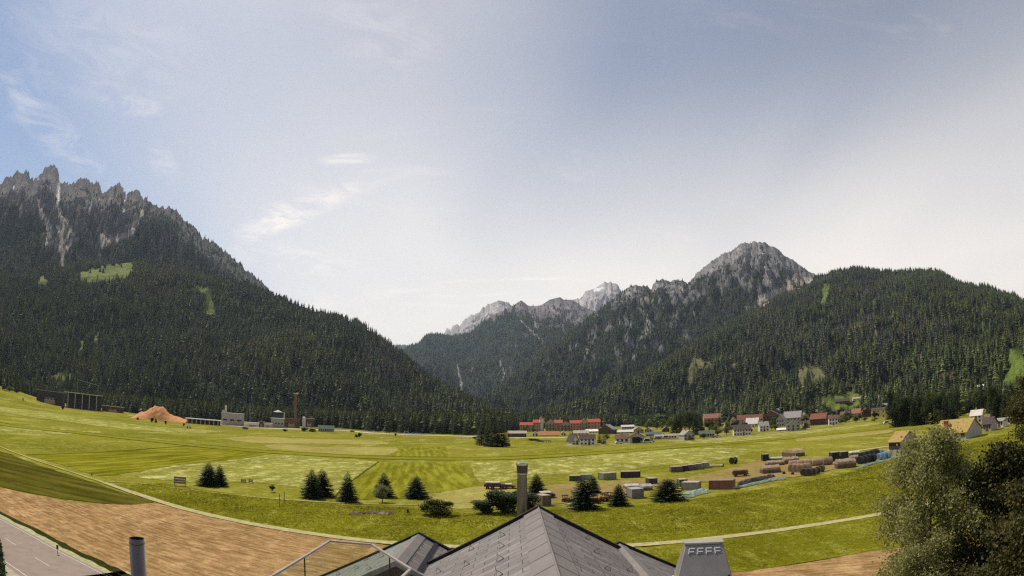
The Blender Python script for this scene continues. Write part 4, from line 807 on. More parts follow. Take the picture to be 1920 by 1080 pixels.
# cross gable on the right slope
def gable(name, label, apex_far, y_near, half_l, half_r, slope, m_l, m_r, wall_m, capw=.24, cap_m=M_CAP, bands=None):
    ax, ay, az = apex_far; root = tag(empty(name, (ax, (ay + y_near) / 2, 0)), label, 'house'); o = Vector(root.location)
    def t(q): return [tuple(Vector(p) - o) for p in q]
    slope_obj('roof_slope', t([(ax - half_l, y_near, az - half_l * slope), (ax, y_near, az), (ax, ay, az), (ax - half_l, ay, az - half_l * slope)]), m_l, .12, root)
    slope_obj('roof_slope', t([(ax + half_r, y_near, az - half_r * slope), (ax, y_near, az), (ax, ay, az), (ax + half_r, ay, az - half_r * slope)]), m_r, .12, root)
    c = MB()
    for s in (-1, 1): c.slab(t([(ax + s * capw, y_near, az - capw * slope + .03), (ax, y_near, az + .035), (ax, ay - .02, az + .035), (ax + s * capw, ay - .02, az - capw * slope + .03)]), .028)
    c.build('ridge_cap', cap_m, root)
    for yy, zl in ((ay - .02, .08), (y_near - .12, .05)):
        chevron(ax - o.x, az + zl, half_l, half_r, slope, .24 if yy > y_near else .15, yy - o.y, yy + .14 - o.y, M_BARGE if yy > y_near else mat('grey_fascia', (.25, .24, .235), rough=.6), root)
    MB().prism([(-half_l + .35, 0), (half_r - .35, 0), (half_r - .35, az - half_r * slope + .05), (0, az - .16), (-half_l + .35, az - half_l * slope + .05)], 'y', y_near + .25 - o.y, ay - .4 - o.y).build('wall', wall_m, root)
    return root, o
g2, o2 = gable('side_gable_house', 'smaller dark gable roof with timber wall left of the main ridge', (-2.95, 18.6, 11.22), 14.9, 5.2, 1.72, .52, M_SH2, M_SH, M_PLANK, capw=.22)
guards(g2, 0, 11.22, .52, -1, [(a, b - o2.y) for a, b in ((.9, 15.6), (.9, 17.2), (1.6, 15.5), (1.6, 16.9), (1.6, 18.1), (2.3, 15.7), (2.3, 17.3), (3.1, 15.6), (3.1, 17.0), (3.9, 16.2), (3.9, 17.8))], mat('guard_wire', (.05,) * 3))
for dx in (.52, .95):
    MB().slab([(dx, 14.9 - o2.y, 11.22 - dx * .52 + .05), (dx, 18.55 - o2.y, 11.22 - dx * .52 + .05), (dx + .11, 18.55 - o2.y, 11.22 - (dx + .11) * .52 + .05), (dx + .11, 14.9 - o2.y, 11.22 - (dx + .11) * .52 + .05)], .05).build('batten', M_BARGE, g2)
g3, o3 = gable('dormer_house', 'low side roof peeping out right of the main ridge', (3.05, 16.6, 11.32), 11.0, 2.4, 3.2, .50, M_SH, M_SH, M_PLANK, capw=.22)
# flue behind the ridge
def flue(name, label, x, y, z0, z1, r, m, top='cap'):
    root = tag(empty(name, (x, y, z0)), label, 'flue'); h = z1 - z0
    MB().tube([(0, 0, 0), (0, 0, h)], r, 32).build('pipe', m, root, smooth=False)
    return root, h
fl_, fh = flue('capped_flue', 'tall ribbed steel flue with a flat-topped cowl behind the roof peak', .29, 17.0, 9.6, 13.40, .137, M_DULL)
for a in range(12): q = a * math.pi / 6; MB().box((math.cos(q) * .139, math.sin(q) * .139, fh / 2 - .05), (.014, .014, fh - .15), rz=q).build('rib', M_DULL, fl_)
MB().tube([(0, 0, fh), (0, 0, fh + .03)], .155, 32).build('collar', mat('bright_steel', (.6, .57, .54), rough=.3, metal=1, var=.1), fl_)
MB().tube([(0, 0, fh + .03), (0, 0, fh + .26)], [.15, .165], 32).build('cowl', mat('sooty_steel', (.11, .085, .075), rough=.5, metal=.6, var=.3), fl_, smooth=False)
MB().tube([(0, 0, fh + .26), (0, 0, fh + .315), (0, 0, fh + .34)], [.175, .175, .16], 32).build('lid', mat('bright_steel', (.6,) * 3), fl_)
MB().box((0, 0, -.1), (.5, .5, .6)).build('flashing', M_BARGE, fl_)
# left pipe, open with a slanted mouth
lp = tag(empty('open_flue', (-4.43, 6.02, 9.5)), 'shiny open stainless steel pipe standing over the straw field', 'flue')
r_ = .098; hh = 3.84; n_ = 40; vs_ = []; fs_ = []
for k in range(n_):
    a = 2 * math.pi * k / n_; cx, cy = math.cos(a), math.sin(a)
    vs_ += [(cx * r_, cy * r_, 0), (cx * r_, cy * r_, hh), (cx * r_ * .95, cy * r_ * .95, hh), (cx * r_ * .95, cy * r_ * .95, 0)]
for k in range(n_):
    a = 4 * k; b = 4 * ((k + 1) % n_)
    for j in range(3): fs_.append((a + j, b + j, b + j + 1, a + j + 1))
mb = MB(); mb.v = vs_; mb.f = fs_; pp = mb.build('pipe', M_STEEL, lp)
for f in pp.data.polygons: f.use_smooth = abs(f.normal.z) < .5
sl_ = mat('flue_dark_lining', (.03, .018, .018), rough=.9)  # near-black lining inside the open pipe
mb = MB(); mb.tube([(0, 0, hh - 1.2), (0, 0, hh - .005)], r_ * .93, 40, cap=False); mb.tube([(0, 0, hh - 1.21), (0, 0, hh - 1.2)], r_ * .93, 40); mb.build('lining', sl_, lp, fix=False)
MB().tube([(0, 0, hh - .06), (0, 0, hh - .045)], r_ * 1.035, 40).build('band', M_STEEL, lp); 
lp.data = None
# sheet metal chimney hood on the right
hd = tag(empty('chimney_hood', (2.05, 6.1, 9.0), math.radians(-14)), 'sheet metal chimney hood with a sloping top and punched vent slots', 'chimney hood')
M_HOOD = mat('galvanised_sheet', (.26, .235, .22), rough=.45, var=.15, scale=2.5, metal=.35)
zt = 4.59
b0, b1, t0, t1 = .33, .30, .215, .10
def frust(z0, z1, ax, ay, bx, by, yo=0): return [(-ax, -ay, z0), (ax, -ay, z0), (ax, ay, z0), (-ax, ay, z0), (-bx, -by + yo, z1), (bx, -by + yo, z1), (bx, by + yo, z1), (-bx, by + yo, z1)]
FB = [(3, 2, 1, 0), (4, 5, 6, 7), (0, 1, 5, 4), (1, 2, 6, 5), (2, 3, 7, 6), (3, 0, 4, 7)]
o = MB().add(frust(zt - .36, zt, .30, .27, .205, .10, .06), FB).build('hood', M_HOOD, hd); bevel(o, .012, 2)
o = MB().add(frust(zt - .52, zt - .355, .315, .285, .305, .275), FB).build('skirt', M_HOOD, hd); bevel(o, .008, 2)
o = MB().box((0, .06, zt + .008), (.43, .22, .018)).build('ridge_lip', mat('lip_metal', (.36, .34, .26), rough=.5, var=.1, metal=.2), hd)
for k in range(3): MB().box((0, -.284 + .003 * k, zt - .40 - .045 * k), (.60, .012, .009)).build('groove', M_BARGE, hd)
MB().box((0, 0, (zt - .52) / 2 + .0), (.52, .46, zt - .53)).build('stack', mat('stack_dark', (.06, .055, .055), var=.2), hd)
MW = mat('slot_glint_paint', (.75, .70, .70), rough=.35, metal=.3, var=.05)  # reflections on the punched slots, painted as pale bars
nf = Vector((0, -.36, .23)).normalized()
def onface(u, v):   # u across -1..1, v 0 bottom .. 1 top on the front face of the hood
    w = .30 + (.205 - .30) * v; y = -.27 + (.27 - .04) * v; return Vector((u * w, y, zt - .36 + .36 * v))
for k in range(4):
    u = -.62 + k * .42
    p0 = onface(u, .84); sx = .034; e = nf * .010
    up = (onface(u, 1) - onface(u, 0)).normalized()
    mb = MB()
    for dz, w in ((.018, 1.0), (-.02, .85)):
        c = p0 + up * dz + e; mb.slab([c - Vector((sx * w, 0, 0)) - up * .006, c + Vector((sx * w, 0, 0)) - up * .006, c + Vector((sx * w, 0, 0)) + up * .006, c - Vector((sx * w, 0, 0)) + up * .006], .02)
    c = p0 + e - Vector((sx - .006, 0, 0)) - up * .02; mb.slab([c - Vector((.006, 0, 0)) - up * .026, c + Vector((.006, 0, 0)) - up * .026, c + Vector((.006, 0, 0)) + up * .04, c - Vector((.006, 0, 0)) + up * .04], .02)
    mb.build('vent_slot_glint', MW, hd)
for u in (-.86, .88):
    p0 = onface(u, .10) + nf * .012; MB().tube([p0, p0 + nf * .02], .013, 12).build('bolt', M_BARGE, hd)
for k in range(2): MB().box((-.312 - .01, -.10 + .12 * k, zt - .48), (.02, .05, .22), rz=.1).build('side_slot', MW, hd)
# balcony balustrade, frameless glass
bl = tag(empty('glass_balustrade', (-2.2, 7.0, 11.6)), 'frameless glass balcony balustrade with a slim pale handrail', 'balustrade')
ob = Vector(bl.location); zr_ = 13.2
pts = [at_z(488, 1096, zr_), at_z(510, 1080, zr_), at_z(618, 1014.5, zr_), at_z(697, 1021, zr_), at_z(770, 1067, zr_), at_z(752, 1084, zr_), at_z(735, 1100, zr_)]
q = [p - ob for p in pts]
rl = MB()
for a, b in zip(q[:-1], q[1:]): d = b - a; rl.box((a + b) / 2, (d.length + .015, .032, .024), rz=math.atan2(d.y, d.x))
rl.build('handrail', mat('pale_handrail', (.36, .31, .29), rough=.4, var=.1, metal=.2), bl)
gm = bpy.data.materials.new('balcony_glass'); gm.use_nodes = True; n, l = nodes(gm); p = n['Principled BSDF']
tb = n.new('ShaderNodeBsdfTransparent'); tb.inputs[0].default_value = (.90, .93, .89, 1); gl_ = n.new('ShaderNodeBsdfGlossy'); gl_.inputs['Roughness'].default_value = .03
fr = n.new('ShaderNodeFresnel'); fr.inputs[0].default_value = 1.12; ms = n.new('ShaderNodeMixShader'); ms.inputs[0].default_value = .05; l.new(tb.outputs[0], ms.inputs[1]); l.new(gl_.outputs[0], ms.inputs[2]); l.new(ms.outputs[0], n['Material Output'].inputs[0]); n.remove(p)
for a, b in zip(q[:-1], q[1:]):
    L = (b - a).length; k = max(1, round(L / .95)); u = (b - a).normalized()
    for j in range(k):
        s, e = a + u * (L * j / k + .008), a + u * (L * (j + 1) / k - .008); c = (s + e) / 2
        MB().box((c.x, c.y, c.z - .60), ((e - s).length, .010, 1.15), rz=math.atan2(u.y, u.x)).build('glass_panel', gm, bl)
        if j: MB().box((s.x - u.x * .008, s.y - u.y * .008, s.z - .6), (.014, .014, 1.15), rz=math.atan2(u.y, u.x)).build('joint', M_BARGE, bl)
poly = [(p.x, p.y) for p in q[1:6]]
MB().prism([(q[1].x - .05, q[1].y), (q[1].x - .05, q[2].y + .05), (q[3].x, q[3].y + .05), (q[4].x + .05, q[4].y), (q[4].x, q[1].y)], 'z', -.12, .36).build('balcony_floor', mat('balcony_deck', (.3, .27, .24)), bl)
MB().prism([(q[1].x + .1, q[1].y - .1), (q[1].x + .1, q[2].y - .1), (q[3].x, q[3].y - .2), (q[4].x - .2, q[4].y), (q[4].x - .2, q[1].y)], 'z', -11.6, -.125).build('support_wall', M_PLASTER, bl)
# ------------------------------------------------------------------ trees one can tell apart
M_SPR = leafmat('spruce_needles', [(.010, .018, .007), (.024, .036, .012), (.055, .066, .02)], trans=.12)
M_SPR2 = leafmat('olive_spruce_needles', [(.016, .024, .008), (.034, .046, .013), (.06, .075, .02)], trans=.12)
M_BUSH = leafmat('bush_leaves', [(.05, .065, .008), (.10, .12, .016), (.17, .185, .035)], trans=.35)
M_BUSH2 = leafmat('pale_willow_leaves', [(.10, .12, .03), (.17, .19, .055), (.25, .26, .10)], trans=.35)
M_DARKB = leafmat('dark_bush_leaves', [(.014, .026, .008), (.032, .05, .012), (.055, .075, .02)], trans=.2)
M_BIRCH = leafmat('birch_leaves', [(.045, .05, .010), (.13, .135, .032), (.27, .265, .085), (.42, .40, .17)], trans=.35, rough=.5, rnd=.62)
M_BARK = mat('spruce_bark', (.09, .06, .04), var=.3, scale=4)
M_BBARK = mat('birch_bark', (.42, .38, .33), var=.45, scale=3, stretch=(1, 1, 4))
def conifer_hi(seed, levels=26, nb=12, slim=.33, low=.03, taper=.75):
    r_ = random.Random(seed); V = []; Fc = []
    for k in range(levels):
        f = k / (levels - 1); z = low + (.95 - low) * f; n = max(4, int(nb * (1 - .5 * f))); a0 = r_.uniform(0, 6.28)
        for j in range(n):
            a = a0 + 6.283 * j / n + r_.uniform(-.2, .2); L = (slim * (1 - f) ** taper + .012) * r_.uniform(.72, 1.12)
            if r_.random() < .06: L *= 1.15
            c, s = math.cos(a), math.sin(a); m = max(3, int(L / .035)); dr = r_.uniform(.05, .3) * L * (1.2 - f); up = r_.uniform(.0, .12) * L
            for i in range(m):
                t = (i + .7) / m; rr = L * t; zz = z - dr * t + up * t * t * 1.3; w = (L * .30 * (1 - t) + .020) * r_.uniform(.7, 1.2); ln = L / m * 1.7
                for sg in (-1, 1):
                    b = len(V); px, py = c * rr, s * rr; ex, ey = c * (rr + ln * .7) - sg * s * w, s * (rr + ln * .7) + sg * c * w
                    V += [(px - c * ln * .4, py - s * ln * .4, zz + .004), (ex, ey, zz - w * .45 - r_.uniform(0, .012)), (px + c * ln * .5, py + s * ln * .5, zz)]
                    Fc.append((b, b + 1, b + 2))
                b = len(V); hd_ = r_.uniform(.012, .032) * (1.3 - f); V += [(c * (rr - ln * .5), s * (rr - ln * .5), zz), (c * (rr + ln * .5), s * (rr + ln * .5), zz), (c * rr, s * rr, zz - hd_)]; Fc.append((b, b + 1, b + 2))
    b = len(V); V += [(.008, 0, .93), (-.004, .007, .93), (-.004, -.007, .93), (0, 0, 1.0)]; Fc += [(b, b + 1, b + 3), (b + 1, b + 2, b + 3), (b + 2, b, b + 3)]
    return V, Fc
def tree_from(name, V, Fc, m, bark, tr_=.02, htr=.8):
    me = bpy.data.meshes.new(name + '_crown'); me.from_pydata([tuple(v) for v in V], [], Fc); me.materials.append(m)
    tm = MB().tube([(0, 0, -.02), (0, 0, .3), (0, 0, htr)], [tr_, tr_ * .7, tr_ * .15], 7).mesh(name + '_trunk', bark); return me, tm
HI = {}
for i in range(4):
    V, Fc = conifer_hi(200 + i, slim=(.34, .30, .37, .28)[i]); HI['s%d' % i] = tree_from('spruce', V, Fc, M_SPR, M_BARK)
for i in range(3):
    V, Fc = conifer_hi(230 + i, levels=20, nb=10, slim=(.22, .19, .25)[i]); HI['f%d' % i] = tree_from('spruce', V, Fc, M_SPR2, M_BARK)
HI['wide'] = tree_from('spruce', *conifer_hi(260, levels=20, nb=14, slim=.46, taper=.5), M_SPR, M_BARK)
def leafy(seed, n=2600, lumps=12, leaf=.03, flat=.9, base=.12, bare=.0):
    """unit-high broad crown: lobes of leaves with gaps between; returns leaves and limbs"""
    r_ = random.Random(seed); V = []; Fc = []; lb = []
    for k in range(lumps):
        a = r_.uniform(0, 6.28); q = r_.uniform(.05, 1) ** .6; z = (base + .2 + (1 - base - .32) * r_.random()) if base > .05 else r_.uniform(.14, .82); w = math.sin(min(1, (z - base * .5) / (1 - base)) * math.pi) ** .6 if base > .05 else 1.15 * math.cos(max(0, z - .25) * 1.5)
        lb.append((Vector((math.cos(a) * q * .30 * w, math.sin(a) * q * .30 * w, z)), r_.uniform(.13, .22)))
    for i in range(n):
        c, rad = lb[r_.randrange(lumps)]; d = Vector((r_.gauss(0, 1), r_.gauss(0, 1), r_.gauss(0, 1) * flat)).normalized(); p = c + d * rad * (r_.random() ** .35) * r_.uniform(.85, 1.15)
        if p.z < base: p.z = base + r_.random() * .1
        d1 = Vector((r_.gauss(0, 1), r_.gauss(0, 1), r_.gauss(0, .7))).normalized(); d2 = d1.orthogonal().normalized() if r_.random() < .5 else d1.cross(Vector((0, 0, 1))).normalized(); t = leaf * r_.uniform(.5, 1.2); b = len(V)
        V += [p + d1 * t, p + d2 * t * .6, p - d1 * t, p - d2 * t * .6]; Fc.append((b, b + 1, b + 2, b + 3))
    tm = MB().tube([(0, 0, -.02), (0, 0, base + .25)], [.028, .016], 7)
    for c, rad in lb: tm.tube([(0, 0, base + .02), c * .5 + Vector((0, 0, .05)), c], [.014, .009, .003], 5)
    return V, Fc, tm
def leafy_tree(key, seed, m, **k):
    V, Fc, tm = leafy(seed, **k); me = bpy.data.meshes.new('crown'); me.from_pydata([tuple(v) for v in V], [], Fc); me.materials.append(m); HI[key] = (me, tm.mesh('limbs', M_BARK))
for i in range(3): leafy_tree('l%d' % i, 300 + i, M_BUSH, n=2200, leaf=.032)
leafy_tree('pale', 310, M_BUSH2, n=2600, leaf=.03)
for i in range(2): leafy_tree('dk%d' % i, 320 + i, M_DARKB, n=3000, leaf=.032)
leafy_tree('low', 330, M_BUSH, n=6500, leaf=.032, base=.02, lumps=16)
leafy_tree('lowdk', 331, M_DARKB, n=7500, leaf=.032, base=.02, lumps=16)
def tree(name, key, px, py_base, py_top, wpx, label, cat='tree', group=None, tilt=0):
    p = hit(px, py_base); d = math.hypot(p.x, p.y); e1 = ray(px, py_top); ztop = H + e1[2] / math.hypot(e1[0], e1[1]) * d; h = max(.5, ztop - p.z)
    nat = {'s': .66, 'f': .44, 'w': .9, 'l': .86, 'p': .86, 'd': .86}[key[0]]; slant = math.hypot(d, H); w = wpx / F * slant / nat * (1.3 if key[0] in 'sw' or key[:3] == 'low' else 1.12)
    root = empty(name, p, R.uniform(0, 6.28)); root.scale = (w, w, h); tag(root, label, cat, group)
    cm, tm = HI[key]; obj('crown', cm, root); obj('trunk', tm, root); return root
SP = [('s0', 391, 911, 865, 38, 'left one of two merged dark spruces beside the wooden shelter'), ('s3', 412, 911, 869, 30, 'right one of two merged dark spruces beside the wooden shelter'),
      ('s1', 585, 934, 877, 40, 'broad dark spruce, left of the close pair west of the mown stripes'), ('s2', 604, 931, 876, 36, 'dark spruce, right of the close pair west of the mown stripes'),
      ('s3', 652, 941, 882, 38, 'tall ragged spruce standing alone with its shadow on the mown grass'), ('s0', 720, 932, 884, 34, 'spruce standing right behind the round willow bush'),
      ('s2', 781, 934, 889, 38, 'spruce with a low shrub in front, right of the round willow bush'), ('s1', 1006, 926, 886, 34, 'spruce just right of the tall flue on the roof'),
      ('s1', 1160, 949, 905, 38, 'small ragged spruce in front of the grey yard sheds'), ('s3', 1112, 925, 889, 28, 'small spruce behind the wide bushy spruce at the yard')]
for i, (k, px, yb, yt, w, lb) in enumerate(SP): tree('spruce_tree', k, px, yb, yt, w, lb, group='spruces dotted about the meadow')
tree('spruce_tree', 'wide', 1095, 955, 893, 54, 'wide bushy spruce beside the dirt yard', group='spruces dotted about the meadow')
tree('spruce_tree', 'wide', 1252, 939, 895, 56, 'wide dark spruce in front of the grey container', group='spruces dotted about the meadow')
BU = [('willow_bush', 'pale', 717, 942, 907, 30, 'round pale willow bush on a short stem before a spruce'), ('willow_bush', 'pale', 781, 934, 909, 24, 'low grey green shrub at the foot of a spruce'),
      ('bush', 'low', 821, 967, 933, 48, 'bright green round bush alone by the near path'), ('bush', 'lowdk', 906, 962, 935, 40, 'lower bush left of the dark thicket by the flue'),
      ('bush', 'lowdk', 944, 961, 914, 62, 'big dark thicket left of the flue'), ('bush', 'lowdk', 985, 958, 915, 50, 'dark thicket directly behind the flue'),
      ('bush', 'dk0', 510, 923, 908, 13, 'tiny dark bush alone in the pale meadow'), ('bush', 'dk1', 765, 965, 955, 6, 'tiny shrub left of the bright green bush')]
for nm, k, px, yb, yt, w, lb in BU: tree(nm, k, px, yb, yt, w, lb, 'bush')
CL = [(903, 835, 788, 22), (915, 837, 783, 24), (928, 838, 786, 22), (940, 838, 790, 22), (949, 838, 793, 16), (908, 828, 780, 22), (922, 829, 782, 22), (936, 830, 784, 22)]
for i, (px, yb, yt, w) in enumerate(CL): tree('spruce_tree', 'f%d' % (i % 3), px, yb, yt, w, 'tall spruce in the dark clump on the meadow before the wood', group='clump of spruces on the meadow edge')
# the front rank of the valley wood, each tree a thing
lo_crowns = []
M_FR = leafmat('wood_edge_needles', [(.012, .020, .008), (.040, .055, .018), (.085, .105, .03)], trans=.12)
for i in range(4):
    V, Fc = conifer_hi(270 + i, levels=16, nb=8, slim=(.19, .16, .22, .18)[i]); lo_crowns.append(tree_from('edge_spruce', V, Fc, M_FR, M_BARK, .012))
WL = [(60, 'front rank spruce of the wood above the timber hall at the far left'), (200, 'front rank spruce of the wood behind the open dark hall'), (245, 'front rank spruce between the open dark hall and the chip heap'), (375, 'front rank spruce of the wood behind the orange chip heap'), (415, 'front rank spruce behind the long low pale roofed shed'), (460, 'front rank spruce behind the grey power house'), (505, 'front rank spruce behind the white office and small red hall'), (590, 'front rank spruce behind the sawmill and tall crane'), (630, 'front rank spruce behind the long low house at the road'), (700, 'front rank spruce at the left end of the gravel road'), (760, 'front rank spruce left of the white camper on the gravel road'), (830, 'front rank spruce right of the white camper on the gravel road'), (896, 'front rank spruce left of the dark spruce clump'), (960, 'front rank spruce right behind the dark spruce clump'), (1010, 'front rank spruce behind the left wing of the hotel'), (1130, 'front rank spruce behind the red roofed hotel'), (9999, 'front rank spruce right of the red roofed hotel')]
def wood_label(x, y): px = proj(x, y, 0.)[0]; return next(l for m, l in WL if px < m)
for i, (x, y) in enumerate(FRONT):
    k = R.randrange(4); h = R.uniform(17, 25) * (.75 if R.random() < .12 else 1); w = h * R.uniform(.85, 1.25)
    root = empty('edge_spruce', (x, y, float(gz0(x, y)) - .2), R.uniform(0, 6.28)); root.scale = (w, w, h)
    tag(root, wood_label(x, y), 'tree', 'front rank of the valley wood')
    obj('crown', lo_crowns[k][0], root); obj('trunk', lo_crowns[k][1], root)
# ------------------------------------------------------------------ storage yard
def spot(px, py):
    p = hit(px, py); d = math.hypot(p.x, p.y); sl = math.sqrt(d * d + (H - p.z) ** 2); return p, d, sl / F, -math.atan2(p.x, p.y)
def cmat(name, c, **k): return mat(name, c, **{**dict(var=.22, scale=1.2, rough=.7), **k})
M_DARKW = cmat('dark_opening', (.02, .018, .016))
M_TYRE = cmat('tyre_rubber', (.02, .02, .02), rough=.9)
def container(px0, px1, pt, pb, label, col, yaw=0, depth=2.4, lidc=None, nm='shipping_container', cat='container', group='containers in the yard', key=None):
    pc = (px0 + px1) / 2; p, d, s, rz = spot(pc, pb); w = (px1 - px0) * s; h = max(1.2, (pb - pt) * s)
    w = max(1.6, (w - depth * abs(math.sin(yaw))) / max(.5, math.cos(yaw)))
    root = tag(empty(nm, p + Vector((math.sin(-rz), math.cos(rz), 0)) * depth * .5, rz + yaw), label, cat, group)
    m = cmat(key or 'container_%s' % '_'.join('%02d' % int(v * 100) for v in col), col); mb = MB(); n = max(6, int(w / .28)); o = []
    for i in range(n):
        x = -w / 2 + w * i / n; e = w / n; o += [(x, -depth / 2 + .04), (x + e * .35, -depth / 2 + .04), (x + e * .5, -depth / 2), (x + e * .85, -depth / 2)]
    o += [(w / 2, -depth / 2 + .04), (w / 2, depth / 2), (-w / 2, depth / 2)]
    mb.prism(o, 'z', .15, h - .06)
    MB().box((0, 0, h - .03), (w + .05, depth + .05, .09)).build('roof', cmat('container_roof_%d' % int((lidc or (.5,))[0] * 100), lidc or (.36, .31, .235)), root)
    for x in (-w / 2, w / 2):
        for y in (-depth / 2, depth / 2): mb.box((x, y, h / 2), (.14, .14, h))
    mb.box((0, -depth / 2, .1), (w, .12, .16)).box((0, depth / 2, .1), (w, .12, .16)); mb.build('body', m, root)
    for k in (-1, 1): MB().box((w / 2 + .03 if yaw >= 0 else -w / 2 - .03, k * depth * .24, h / 2), (.06, depth * .44, h - .3)).build('door', m, root)
    return root
GRN, BRN, GRY, BEI, RUST, OLV = (.12, .14, .09), (.13, .085, .06), (.26, .24, .22), (.40, .36, .27), (.22, .10, .07), (.20, .20, .12)
container(1164, 1200, 884, 896, 'long dark brown container at the meadow side of the yard, pale roof edge', (.06, .04, .035), .05)
container(1122, 1155, 887, 900, 'olive container with a pale top beside a small spruce', OLV, .5, 2.6)
container(1068, 1088, 892, 902, 'dark container farthest left, behind the wide spruce', (.08, .07, .05))
container(1089, 1110, 890, 900, 'pale green container behind the wide spruce', (.24, .27, .20))
for i, (a, b, t, bb, c, lb) in enumerate([(1256, 1279, 875, 885.5, (.12, .10, .08), 'leftmost and longest container of the row of five, dark grey'), (1277, 1290, 873, 883.5, (.07, .05, .045), 'second container of the row of five, darkest'), (1289, 1303, 871.5, 882, (.17, .13, .10), 'middle container of the row of five, brown'), (1302, 1315, 870, 880.5, (.22, .18, .14), 'fourth container of the row of five, beige brown'), (1314, 1329, 868, 878.5, (.26, .25, .20), 'rightmost container of the row of five, palest')]):
    container(a, b, t, bb, lb, c, .18, 2.6, group='row of five containers')
container(1270, 1288, 899, 913, 'half hidden olive container behind a grey one', (.10, .09, .06), .25)
container(1278, 1314, 904.5, 919.5, 'grey steel container beside the wide dark spruce', GRY, -.28, 2.5, (.42, .38, .32))
container(1330, 1378, 901, 918, 'long rust stained container with graffiti like blotches', RUST, -.22, 2.5, (.30, .18, .14))
container(1211, 1232, 897, 908, 'small dark container with pale roof behind the tarpaulins', (.06, .05, .045), .3, 2.6)
container(1007, 1029, 929, 949, 'upright brown hut container just right of the roof peak', (.19, .14, .095), .5, 2.6)
container(1175, 1206, 917, 935, 'grey metal shed container behind the small spruce', (.22, .20, .19), .35, 3, (.36, .34, .33))
container(1555, 1573, 849, 866, 'tall black block container at the right end of the yard', (.035, .028, .025), .3, 3)
container(1572, 1590, 848, 864, 'dark green block container touching the black one', (.05, .055, .035), .3, 3)
container(1428, 1441, 852, 865, 'black upright box container left of the hay tunnel', (.03, .022, .02), .2, 2.5)
def heap(name, px0, px1, pt, pb, label, col, yaw=0, depth=3, kind='gable', cat='tarpaulin stack', group='covered stacks in the yard', tarp=None, n=10, seed=0):
    """stack of timber or bales under a sheet"""
    p, d, s, rz = spot((px0 + px1) / 2, pb); w = max(1.5, ((px1 - px0) * s - depth * abs(math.sin(yaw)))); h = (pb - pt) * s
    root = tag(empty(name, p + Vector((math.sin(-rz), math.cos(rz), 0)) * depth * .5, rz + yaw), label, cat, group); r_ = random.Random(seed + int(px0))
    V = []; prof = [(-.5, 0), (-.5, .55), (-.46, .72), (0, .98), (.46, .72), (.5, .55), (.5, 0)] if kind == 'gable' else [(-.5, 0), (-.5, .5), (-.4, .8), (-.2, .96), (0, 1), (.2, .96), (.4, .8), (.5, .5), (.5, 0)]
    k = len(prof); mb = MB()
    for i in range(n + 1):
        x = -w / 2 + w * i / n; q = 1 + r_.uniform(-.05, .05)
        for u, v in prof: mb.v.append((x, u * depth * (1 + r_.uniform(-.03, .03)), v * h * q))
    for i in range(n):
        for j in range(k - 1): mb.f.append((i * k + j, i * k + j + 1, (i + 1) * k + j + 1, (i + 1) * k + j))
    mb.f += [tuple(range(k)), tuple(n * k + j for j in reversed(range(k)))]
    mb.build('sheet', tarp or cmat('beige_sheet', (.30, .215, .14)), root)
    c = MB()
    for sg in (-1, 1):
        nn = max(3, int(w / .9))
        for i in range(nn): c.box((-w / 2 + w * (i + .5) / nn, sg * (depth / 2 + .04), h * .24), (w / nn * .86, .12, h * r_.uniform(.34, .46)))
    for i in range(3): c.box((-w / 2 - .03, -depth * .32 + depth * .32 * i, h * .26), (.1, depth * .28, h * .5))
    c.build('stack', cmat('stack_timber', col, var=.4), root); return root
TB = (.13, .085, .065)
heap('covered_stack', 1424, 1464, 873, 888, 'long sheeted timber stack nearest the dirt track', TB, .28)
heap('covered_stack', 1434, 1471, 864, 874, 'sheeted stack directly behind the nearest long one', TB, .28, seed=2)
heap('covered_stack', 1466, 1499, 857, 870, 'sheeted stack in front of the hay tunnel', TB, .28, seed=3)
heap('covered_stack', 1564, 1606, 861, 878, 'sheeted stack with a grey side at the right of the yard', (.16, .13, .12), .28, seed=4)
heap('covered_stack', 1587, 1610, 854, 863, 'small sheeted stack between the black blocks', TB, .28, seed=5)
heap('covered_stack', 1590, 1612, 846, 853, 'pale flat stack behind the black blocks', TB, .2, seed=6, tarp=cmat('pale_sheet', (.5, .47, .40)))
heap('covered_stack', 1168, 1200, 908, 917, 'white sheeted heap behind the grey shed container', TB, .2, seed=7, tarp=cmat('white_sheet', (.46, .42, .35)))
heap('covered_stack', 1196, 1224, 908, 920, 'grey sheeted heap beside the wide dark spruce', TB, .3, seed=8, tarp=cmat('grey_sheet', (.36, .35, .30)))
heap('covered_stack', 1441, 1467, 857, 863, 'white capped low stack in front of the black box', TB, .1, depth=2, seed=9, tarp=cmat('white_sheet', (.62,) * 3))
heap('hay_tunnel', 1463, 1511, 843, 857, 'straw coloured half round tunnel shed with a dark open end', (.10, .07, .05), .62, depth=8, kind='round', cat='tunnel shed', tarp=cmat('straw_cover', (.33, .25, .12), scale=.6), seed=10)
